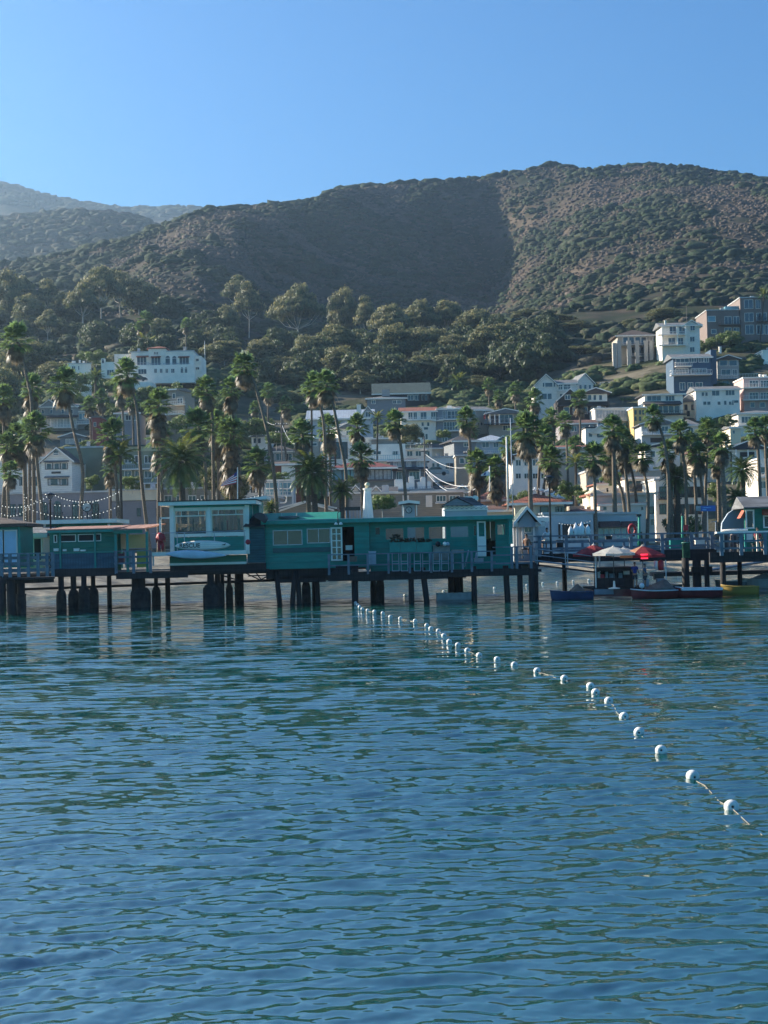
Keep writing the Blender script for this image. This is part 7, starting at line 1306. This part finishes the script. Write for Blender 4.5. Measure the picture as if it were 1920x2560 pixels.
ORD = ['first', 'second', 'third', 'fourth', 'fifth', 'sixth', 'seventh', 'eighth', 'ninth', 'tenth', 'eleventh', 'twelfth', 'thirteenth', 'fourteenth', 'fifteenth']
def floats(L, grp, rope_label):
    Pp = [onwater(x, y + 3, .0) for x, y in L]; n = len(L)
    for i, p in enumerate(Pp):
        if grp == 1:
            k = n - 1 - i
            lab = 'nearest and largest white float on the rope, at the right edge' if k == 0 else ('white float on the long rope, %s from the nearest one' % ORD[k] if k < 15 else 'white float on the long rope, %s from the pier' % (['', ''] + ORD)[i + 2])
        else: lab = 'white float beyond the pier piles, %s from the left' % ORD[i]
        t = thing('rope_float', lab, 'float', (p.x, p.y, .035 + VR.uniform(-.01, .012)), 'white floats on the long swim rope' if grp == 1 else 'white floats beyond the pier piles')
        q = Pp[min(i + 1, n - 1)] - Pp[max(i - 1, 0)]; t.rotation_euler = (VR.uniform(-.15, .25), VR.uniform(-.3, .3), math.atan2(q.y, q.x) + math.pi / 2 * (-1) + VR.uniform(-.3, .3))
        put('float_body', me_float, t, scale=(1.05, 1.05, 1.0)); put('rope_hole', me_hole, t)
    pts = []
    for i in range(n - 1):
        a, b = Pp[i], Pp[i + 1]; m = max(2, int((b - a).length / .5))
        for j in range(m): u = j / m; q = a.lerp(b, u); pts.append((q.x + .04 * math.sin(j * 1.3), q.y, .0 - .06 * math.sin(math.pi * u) * (i % 4 != 0) + .01 * math.sin(j * 2.1)))
    pts.append((Pp[-1].x, Pp[-1].y, .02))
    if grp == 1: e = onwater(2000, 2160); pts += [(e.x * .3 + Pp[-1].x * .7, e.y * .3 + Pp[-1].y * .7, -.01), (e.x, e.y, -.03)]
    o = MB().tube(pts, .0065, 5).build('rope', mat('frayed_rope', (.3, .26, .2), .9, .3, 20), None, True, pts[0]); tag(o, rope_label, 'rope')
floats(BU1, 1, 'long frayed rope carrying the white floats from the pier towards the viewer'); floats(BU2, 2, 'rope carrying the white floats beyond the pier piles')
def boat(name, lab, x0, x1, yw, hgt, beam, m_hull, m_in, bow='r', m_gun=None, tarp=None, yaw=0, Yo=None, trans=.75):
    a, b = onwater(x0, yw), onwater(x1, yw)
    if Yo: a = P(x0, yw, Yo); b = P(x1, yw, Yo); a.z = b.z = 0
    L = (b - a).length; c = (a + b) / 2; c.z = 0; t = thing(name, lab, 'boat', tuple(c), 'small boats moored by the pier'); n = 14; sgn = 1 if bow == 'r' else -1
    def sec(i, s=1.0, dz=0, floor=None):
        u = i / n; w = beam / 2 * (trans + (1 - trans) * math.sin(min(1, u / .45) * math.pi / 2)) if u < .45 else beam / 2 * max(.02, (1 - ((u - .45) / .55) ** 2.2)); w *= s
        sh = hgt * (1 + .28 * max(0, (u - .4) / .6) ** 2 + .05 * (1 - u)) + dz; kz = -.18 + (.2 * max(0, (u - .8) / .2) ** 2); 
        if floor is not None: kz = floor
        x = sgn * (u - .5) * L * (1 if s == 1 else .97)
        f = .16 * max(0, (u - .8) / .2) * sgn * hgt
        return [(x + f, -w, sh), (x + f * .4, -w * .86, sh * .45 + kz * .3), (x, -w * .5, kz), (x, w * .5, kz), (x + f * .4, w * .86, sh * .45 + kz * .3), (x + f, w, sh)]
    def shell(s, dz, fl): 
        V = []; Fs = []
        for i in range(n + 1): V += sec(i, s, dz, fl)
        for i in range(n):
            for j in range(5): Fs.append((i * 6 + j, i * 6 + j + 1, (i + 1) * 6 + j + 1, (i + 1) * 6 + j))
        Fs += [tuple(range(6))]; return V, Fs
    cy, sy = math.cos(yaw), math.sin(yaw); tr = lambda V: [(c.x + x * cy - y * sy, c.y + x * sy + y * cy, z) for x, y, z in V]
    V, Fs = shell(1, 0, None); MB().add(tr(V), Fs).build('hull', m_hull, t, True); V, Fs = shell(.93, -.01, .05); MB().add(tr(V), Fs).build('interior', m_in, t, True)
    for sd in (0, 5): MB().tube(tr([sec(i)[sd] for i in range(n + 1)]), .035, 6).build('gunwale', m_gun or m_hull, t, True)
    for u in (.3, .6): s_ = sec(int(u * n), .93); MB().hexa(tr([(s_[0][0] - .12, s_[1][1], hgt * .62), (s_[0][0] + .12, s_[1][1], hgt * .62), (s_[0][0] + .12, -s_[1][1], hgt * .62), (s_[0][0] - .12, -s_[1][1], hgt * .62)]), tr([(s_[0][0] - .12, s_[1][1], hgt * .68), (s_[0][0] + .12, s_[1][1], hgt * .68), (s_[0][0] + .12, -s_[1][1], hgt * .68), (s_[0][0] - .12, -s_[1][1], hgt * .68)])).build('thwart', m_in, t)
    if tarp:
        u0, u1, h, pk, mt_ = tarp; V = []; Fs = []; k = 9
        for i in range(k):
            u = u0 + (u1 - u0) * i / (k - 1); s_ = sec(min(n, u * n) if False else min(n, int(round(u * n)))); x = sgn * (u - .5) * L; w = abs(s_[0][1]) * 1.02; zz = s_[0][2] + .02; q = i / (k - 1); top = zz + h * max(0, 1 - abs(q - pk) / (pk if q < pk else 1 - pk)) ** .8 + .03
            V += [(x, -w, zz - .06), (x, -w * .9, zz + (top - zz) * .25), (x, 0, top), (x, w * .9, zz + (top - zz) * .25), (x, w, zz - .06)]
        for i in range(k - 1):
            for j in range(4): Fs.append((i * 5 + j, i * 5 + j + 1, (i + 1) * 5 + j + 1, (i + 1) * 5 + j))
        MB().add(tr(V), Fs).build('tarp', mt_, t)
    return t, c, L, tr
m_hw = mat('white_hull_paint', (.62, .64, .66), .35, .12, 3); m_hr = mat('dark_red_hull_paint', (.16, .02, .02), .35, .2, 3); m_hb = mat('navy_hull_paint', (.02, .05, .12), .4, .2, 3); m_hy = mat('mustard_hull_paint', (.36, .24, .05), .5, .2, 2); m_hg = mat('grey_rubber', (.2, .24, .28), .5, .1, 3); m_tp = mat('brown_tarp', (.13, .10, .08), .8, .25, 3); m_wi = mat('boat_interior', (.14, .15, .16), .7, .2, 4)
boat('dinghy', 'white dinghy tied among the piles under the pier', 1091, 1192, 1499, .36, 1.3, m_hw, m_wi, 'r', m_hw, Yo=91.2)
t, c, L, tr = boat('dinghy', 'navy blue boat with a brown tarp heaped in it', 1378, 1482, 1495, .4, 1.2, m_hb, m_wi, 'l', m_hb, (.18, .55, .42, .5, m_tp), Yo=88.2)
t, c, L, tr = boat('motorboat', 'dark red boat with a white rim and pointed brown cover, left of the pair', 1580, 1692, 1494, .42, 1.4, m_hr, m_wi, 'l', m_hw, (.05, .72, .62, .3, m_tp), Yo=86.8)
for i, x in enumerate((-.75,)): MB().lathe([(.02, -.16), (.13, -.08), (.15, .03), (.1, .12), (.02, .16)], (c.x + x, c.y - .35, .72), 10).build('fender', m_hw, t, True)
t, c, L, tr = boat('motorboat', 'long dark red boat with a white stripe along its rim, right of the pair', 1692, 1802, 1496, .48, 1.3, m_hr, m_wi, 'l', m_hw, Yo=86.6, trans=.95)
b = MB(); b.hexa([(c.x - L * .42, c.y - .7, .42), (c.x + L * .49, c.y - .7, .4), (c.x + L * .49, c.y + .7, .4), (c.x - L * .42, c.y + .7, .42)], [(c.x - L * .42, c.y - .68, .56), (c.x + L * .49, c.y - .68, .54), (c.x + L * .49, c.y + .68, .54), (c.x - L * .42, c.y + .68, .56)]); b.build('white_deck', m_hw, t)
boat('rowing_boat', 'mustard yellow rowing boat at the right', 1806, 1893, 1477, .46, 1.4, m_hy, m_wi, 'l', m_hy, Yo=89, trans=.8)
boat('inflatable_boat', 'grey inflatable dinghy behind the mustard yellow boat', 1790, 1862, 1456, .5, 1.4, m_hg, m_wi, 'l', m_hw, Yo=98)
boat('inflatable_boat', 'pale skiff with a low grey cover at the right edge beyond the piles', 1848, 1950, 1452, .55, 1.5, m_hw, m_wi, 'l', m_hw, (.1, .7, .4, .4, mat('grey_cover', (.25, .3, .32), .7, .1)), Yo=99)
boat('skiff', 'low green grey skiff behind the parasol barge', 1655, 1722, 1450, .35, 1.2, mat('green_grey_hull', (.1, .14, .13), .5, .2), m_wi, 'r', m_hw, Yo=99)
dk = face('floating_dock', 'low floating dock beyond the right hand piles', 'dock', 1640, 1960, 1440, 103); dk.wall(m_tim, 1428, 1640, 1960, 1438, 2.5, 0, 'deck'); b = MB(); b.tube([P(1780, 1424, 104), P(1950, 1398, 104)], .1, 6); b.tube([P(1850, 1412, 103.8), P(1850, 1402, 103.8), P(1900, 1396, 103.8)], .03, 5); b.build('ramp', m_alu, dk.t)
# gangway
gw_ = thing('gangway', 'grey metal gangway sloping from the pier down to the parasol barge', 'gangway', tuple(P(1340, 1411, 90)))
A_, B_ = P(1338, 1410, 90.2), P(1502, 1430, 89.3); b = MB(); w2 = Vector((0, 1.1, 0)); dn = Vector((0, 0, -.1)); b.hexa([A_ + dn, B_ + dn, B_ + w2 + dn, A_ + w2 + dn], [A_, B_, B_ + w2, A_ + w2]); b.build('walkway', m_tim, gw_)
for off in (Vector((0, 0, 0)), w2):
    for i, h in enumerate((.2, .55, .9)): MB().tube([A_ + off + Vector((0, 0, h)), B_ + off + Vector((0, 0, h * .95))], .028 if i else .05, 6).build('rail', m_alu, gw_)
    for u in (.03, .5, .98): q = A_.lerp(B_, u) + off; MB().tube([q, q + Vector((0, 0, .92))], .03, 6).build('post', m_alu, gw_)
# barge
bg_ = face('parasol_barge', 'floating barge with a red hull and dark open counter under the parasols', 'barge', 1482, 1692, 1492, 88.2); bg_.wall(m_hr, 1472, 1482, 1692, 1490, 4, 0, 'hull'); bg_.wall(m_hg, 1473, 1486, 1534, 1486, .05, .06, 'pale_panel'); bg_.wall(m_tim, 1468, 1480, 1694, 1472, 4.1, .05, 'deck')
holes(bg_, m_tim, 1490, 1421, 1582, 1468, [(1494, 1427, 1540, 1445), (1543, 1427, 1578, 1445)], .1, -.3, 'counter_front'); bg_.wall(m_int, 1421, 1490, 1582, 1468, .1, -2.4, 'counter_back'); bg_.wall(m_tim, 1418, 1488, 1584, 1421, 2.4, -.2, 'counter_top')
for x, y0 in ((1488, 1385), (1585, 1402), (1664, 1400), (1499, 1388)): bg_.col(x, y0, 1470, .06, -.1 if x != 1499 else -2, m_alu, 'post')
bg_.wall(m_alu, 1419, 1584, 1666, 1421, .05, -.1, 'cross_rail')
for i, (x0, y0, x1, y1, mm) in enumerate(((1494, 1430, 1500, 1445, m_cur), (1502, 1436, 1511, 1445, m_fr), (1514, 1429, 1520, 1445, m_gcr), (1524, 1434, 1537, 1445, m_hg), (1547, 1432, 1556, 1445, m_gcr), (1559, 1427, 1574, 1436, m_whitep))): bg_.wall(mm, y0, x0, x1, y1, .2, -.6 - .1 * i, 'stored_goods')
crate('bucket', 'white bucket on the barge behind the seated blue figure', 'bucket', 1610, 1450, 1622, 1466, 87.6, m_gcr); crate('bin', 'large pale tub at the right end of the barge', 'tub', 1643, 1449, 1662, 1466, 87.9, m_hg); crate('bin', 'black equipment box on the barge near the tub', 'box', 1636, 1436, 1660, 1449, 89.4, m_blk)
def parasol(lab, px, ya, rpx, drop, Y, m, mv, yb=1470, n=8, rot=0, base=False, m2=None):
    a = P(px, ya, Y); r = rpx / ppm(Y); d = drop / ppm(Y); z0 = P(px, yb, Y).z; t = thing('parasol', lab, 'parasol', (a.x, Y, z0), 'open parasols on the barge')
    ring = [(a.x + r * math.cos(rot + 2 * math.pi * i / n), Y + r * math.sin(rot + 2 * math.pi * i / n), a.z - d) for i in range(n)]
    def pan(idx, mm, nm):
        b = MB()
        for i in idx:
            p, q = Vector(ring[i]), Vector(ring[(i + 1) % n]); ap = Vector((a.x, Y, a.z)); mp, mq = ap.lerp(p, .5) + Vector((0, 0, .03)), ap.lerp(q, .5) + Vector((0, 0, .03)); mr = p.lerp(q, .5).lerp(ap, .04)
            b.add([ap, mp, mq], [(0, 1, 2)]); b.add([mp, p, mr, q, mq], [(0, 1, 2, 3, 4)]); v = Vector((0, 0, -.13)); b.add([p, q, q + v, p + v], [(0, 1, 2, 3)])
        return b.build(nm, mm, t)
    idx = list(range(n)); pan(idx if not m2 else [i for i in idx if i not in m2[1]], m, 'canopy')
    if m2: pan(m2[1], m2[0], 'canopy_panel')
    MB().lathe([(.14, -.07), (.09, -.01), (.025, .03), (.03, .06), (.01, .08)], (a.x, Y, a.z), 10).build('finial', mv, t)
    MB().tube([(a.x, Y, z0), (a.x, Y, a.z)], .025, 6).build('pole', m_blk, t)
    for i in range(n): MB().tube([(a.x, Y, a.z - .02), tuple(Vector(ring[i]) - Vector((0, 0, .03)))], .01, 4).build('rib', m_blk, t)
    if base: MB().lathe([(.34, 0), (.32, .05), (.08, .09), (.05, .45)], (a.x, Y, z0), 14).build('base', m_whitep, t)
m_cvr = mat('red_canvas', (.3, .025, .03), .8, .1, 2, trans=.3); m_cvw = mat('cream_canvas', (.6, .57, .5), .8, .08, 2, trans=.3); m_cvo = mat('sunlit_red_canvas', (.6, .3, .17), .8, .1, 2, trans=.3)
parasol('dark red parasol, leftmost on the barge', 1484, 1361, 52, 24, 90.5, m_cvr, m_cvw); parasol('cream white parasol standing in a round white base on the barge', 1533, 1366, 56, 17, 87.8, m_cvw, m_cvw, 1472, rot=.3, base=True); parasol('second cream parasol between the white one and the right red one', 1560, 1368, 48, 18, 90.4, m_cvw, m_hg, rot=.1); parasol('bright red parasol with orange sunlight painted on its left panels, rightmost on the barge', 1606, 1364, 60, 24, 88.6, m_cvr, m_cvw, rot=.2, m2=(m_cvo, [3, 4]))  # left panels coloured orange for sun falling on the red canvas
sg = tag(MB().box(-.2, .2, -.02, .02, -.14, .14).build('red_plate', mat('glowing_red_plate', (.8, .02, .05), .5, .05, emit=1.2), None, False, (0, 0, 0)), 'small glowing red plate under the right red parasol', 'plate'); sg.location = P(1611, 1391, 87.4)  # small red plate with an emissive colour
hj = thing('jacket', 'red and white jacket hanging at the right end of the barge', 'jacket', tuple(P(1652, 1404, 88))); q = WP(hj); MB().tube([q + Vector((0, 0, .1)), q, q + Vector((0, 0, -.25)), q + Vector((0, 0, -.5))], [.06, .17, .17, .15], 8).build('cloth', m_red, hj, True); MB().tube([q + Vector((-.3, 0, .05)), q + Vector((-.3, 0, -.4))], [.1, .11], 8).build('sleeve', m_fw, hj, True)
# ---- people (one skinned surface each, clothing as thin shells over it)
def skinmesh(J, E, name, m, parent, sub=2):
    me = bpy.data.meshes.new(name); me.from_pydata([j[0] for j in J], E, []); o = bpy.data.objects.new(name, me); COL.objects.link(o)
    md = o.modifiers.new('s', 'SKIN'); 
    for i, j in enumerate(J):
        sv = me.skin_vertices[0].data[i]; r = j[1]; sv.radius = r if isinstance(r, tuple) else (r, r)
    me.skin_vertices[0].data[0].use_root = True
    s2 = o.modifiers.new('u', 'SUBSURF'); s2.levels = sub; s2.render_levels = sub
    dg = bpy.context.evaluated_depsgraph_get(); nm = bpy.data.meshes.new_from_object(o.evaluated_get(dg)); nm.polygons.foreach_set('use_smooth', [True] * len(nm.polygons)); nm.materials.clear(); nm.materials.append(m)
    bpy.data.objects.remove(o); p = put(name, nm, parent); return p
m_skin = mat('tanned_skin', (.28, .15, .09), .6, .1, 4); m_hair = mat('dark_hair', (.02, .014, .01), .7, .2, 8)
def person(lab, loc, rz, pose, shirt, shorts, cap=None, s=1.0):
    """pose: 'stand' or 'sit' (loc = floor point; sit assumes a seat 0.46 m up)"""
    t = thing('person', lab, 'person', loc); t.rotation_euler.z = rz; t.scale = (s, s, s); hz_ = .93 if pose == 'stand' else .52
    def V(x, y, z): return (x, y, z)
    J = [(V(0, 0, hz_), (.14, .1)), (V(0, -.01, hz_ + .16), (.13, .09)), (V(0, .0, hz_ + .36), (.16, .11)), (V(0, .01, hz_ + .5), (.12, .09)), (V(0, 0, hz_ + .57), .055), (V(0, -.02, hz_ + .65), (.07, .08)), (V(0, -.02, hz_ + .73), (.075, .09)), (V(0, -.01, hz_ + .8), (.055, .065))]
    E = [(0, 1), (1, 2), (2, 3), (3, 4), (4, 5), (5, 6), (6, 7)]
    def chain(root, pts):
        k = root
        for p, r in pts: J.append((p, r)); E.append((k, len(J) - 1)); k = len(J) - 1
        return k
    arms = []
    for sd in (-1, 1):
        if pose == 'stand': pts = [(V(sd * .19, 0, hz_ + .48), .055), (V(sd * .25, .02, hz_ + .22), .042), (V(sd * .2, -.2, hz_ + .08), .033), (V(sd * .17, -.27, hz_ + .07), .035)]
        else: pts = [(V(sd * .19, 0, hz_ + .48), .055), (V(sd * .26, -.06, hz_ + .24), .042), (V(sd * .17, -.26, hz_ + .18), .033), (V(sd * .14, -.33, hz_ + .17), .035)]
        k = chain(3, pts); h = Vector(pts[-1][0])
        for f in range(4): chain(k, [(tuple(h + Vector((sd * (-.025 + .017 * f), -.05, 0))), .0095), (tuple(h + Vector((sd * (-.025 + .017 * f), -.085 + .006 * abs(f - 1.5), -.03))), .008)])
        chain(k, [(tuple(h + Vector((-sd * .045, -.02, .01))), .01), (tuple(h + Vector((-sd * .055, -.045, .0))), .009)])
        if pose == 'stand': chain(0, [(V(sd * .1, 0, hz_ - .08), .085), (V(sd * .11, -.02, hz_ - .43), .058), (V(sd * .12, .02, .1), .038), (V(sd * .12, 0, .05), .04), (V(sd * .13, -.14, .035), .035)])
        else: chain(0, [(V(sd * .1, -.06, hz_), .085), (V(sd * .13, -.44, hz_ + .0), .06), (V(sd * .13, -.46, .12), .04), (V(sd * .13, -.46, .06), .04), (V(sd * .13, -.6, .035), .035)])
    skinmesh(J, E, 'body', m_skin, t)
    if shirt:
        JS = [(V(0, 0, hz_ + .02), (.155, .115)), (V(0, -.01, hz_ + .16), (.145, .105)), (V(0, 0, hz_ + .36), (.175, .125)), (V(0, .01, hz_ + .5), (.13, .1))]; ES = [(0, 1), (1, 2), (2, 3)]
        for sd in (-1, 1): JS += [(V(sd * .19, 0, hz_ + .48), .07), (V(sd * .235, .01 if pose == 'stand' else -.04, hz_ + .3), .06)]; ES += [(3, len(JS) - 2), (len(JS) - 2, len(JS) - 1)]
        skinmesh(JS, ES, 'shirt', shirt, t)
    JP = [(V(0, 0, hz_ + .03), (.15, .115))]; EP = []
    for sd in (-1, 1):
        q = [(V(sd * .1, 0, hz_ - .08), .1), (V(sd * .11, -.02, hz_ - .38), .08)] if pose == 'stand' else [(V(sd * .1, -.06, hz_), .1), (V(sd * .13, -.36, hz_), .078)]
        JP += q; EP += [(0, len(JP) - 2), (len(JP) - 2, len(JP) - 1)]
    skinmesh(JP, EP, 'shorts', shorts, t)
    skinmesh([(V(0, .01, hz_ + .7), (.085, .09)), (V(0, .0, hz_ + .8), (.08, .088)), (V(0, -.01, hz_ + .835), (.05, .06))], [(0, 1), (1, 2)], 'cap' if cap else 'hair', cap or m_hair, t)
    f = MB(); [f.lathe([(.001, -.008), (.009, 0), (.001, .008)], (sd * .03, -.105, hz_ + .745), 6) for sd in (-1, 1)]; f.build('eyes', m_blk, None).parent = t
    f = MB(); f.prism([(-.012, -.1, hz_ + .7), (.012, -.1, hz_ + .7), (0, -.1, hz_ + .745)], (0, -.022, 0)); [f.lathe([(.001, -.03), (.014, 0), (.001, .03)], (sd * .083, -.01, hz_ + .72), 6) for sd in (-1, 1)]; f.build('nose_and_ears', m_skin, None).parent = t
    return t
def sit_on(px, yhead, Y, rz, lab, shirt, shorts, seatname, slab_, s=1.0, cap=None):
    a = P(px, yhead, Y); z = a.z - (.52 + .83) * s; person(lab, (a.x, Y, z), rz, 'sit', shirt, shorts, cap, s)
    sz = z + .42 * s; t = thing(seatname, slab_, seatname, (a.x, Y, ZD)); h = Vector((a.x, Y, 0)); MB().box(a.x - .35, a.x + .35, Y - .22, Y + .22, sz - .05, sz).build('seat', m_tim, t)
    for dx in (-.3, .25): MB().box(a.x + dx, a.x + dx + .05, Y - .18, Y + .18, min(ZD, sz - .3), sz - .05).build('leg', m_tim, t)
m_shw = mat('white_shirt', (.7, .7, .66), .9, .06, 5); m_shk = mat('dark_shorts', (.04, .04, .05), .9, .1, 5); m_shb = mat('blue_shirt', (.02, .035, .2), .9, .1, 5); m_shg = mat('slate_shirt', (.06, .09, .15), .9, .1, 5); m_shr = mat('red_print_shirt', (.4, .06, .08), .9, .3, 12)
sit_on(1367, 1319, 96.5, math.pi + .3, 'seated person in a white shirt beside the black street lamp', m_shw, mat('cream_shorts', (.55, .5, .4), .9, .1), 'bench', 'dark bench under the white shirted person')
sit_on(1316, 1335, 96, math.pi - .6, 'bare shouldered person with dark hair sitting left of the white shirted one', None, m_shk, 'bench', 'dark bench under the bare shouldered person')
sit_on(1893, 1319, 90.2, .5, 'person in a dark top with a red print sitting behind the white counter', m_shr, m_shk, 'stool', 'stool behind the white counter')
pb = P(1588, 1468, 87.6); person('person in a bright blue shirt standing on the barge at the counter end', (pb.x, 87.6, P(1588, 1470, 87.6).z), math.pi * .8, 'stand', m_shb, m_shk, None, .84)
person('person in a slate shirt and cap standing under the right red parasol', (P(1613, 1468, 87.3).x, 87.3, P(1613, 1471, 87.3).z), 1.2, 'stand', m_shg, m_shk, m_shk, .8)
# odds and ends on the pier behind the railing
for i, (x0, y0, x1, y1, mm, lab) in enumerate(((1392, 1352, 1408, 1372, m_int, 'dark cabinet behind the long pier railing near the lamp'), (1530, 1338, 1542, 1348, m_cur, 'pale bundle on the long pier railing above the barge'), (1515, 1342, 1530, 1352, m_int, 'black bag left of the pale bundle on the railing'), (1676, 1350, 1706, 1370, m_teal_l, 'turquoise sided crate behind the long railing at right'), (1740, 1352, 1762, 1366, m_whitep, 'white chest behind the long railing at right'), (1846, 1362, 1858, 1386, mat('dark_slat', (.03, .03, .03), .8), 'dark slatted box behind the right railing'))): crate('bundle' if 'bundle' in lab or 'bag' in lab else 'cabinet' if 'cabinet' in lab else 'crate', lab, 'storage box', x0, y0, x1, y1, 94.6 if x0 < 1800 else 90, mm)
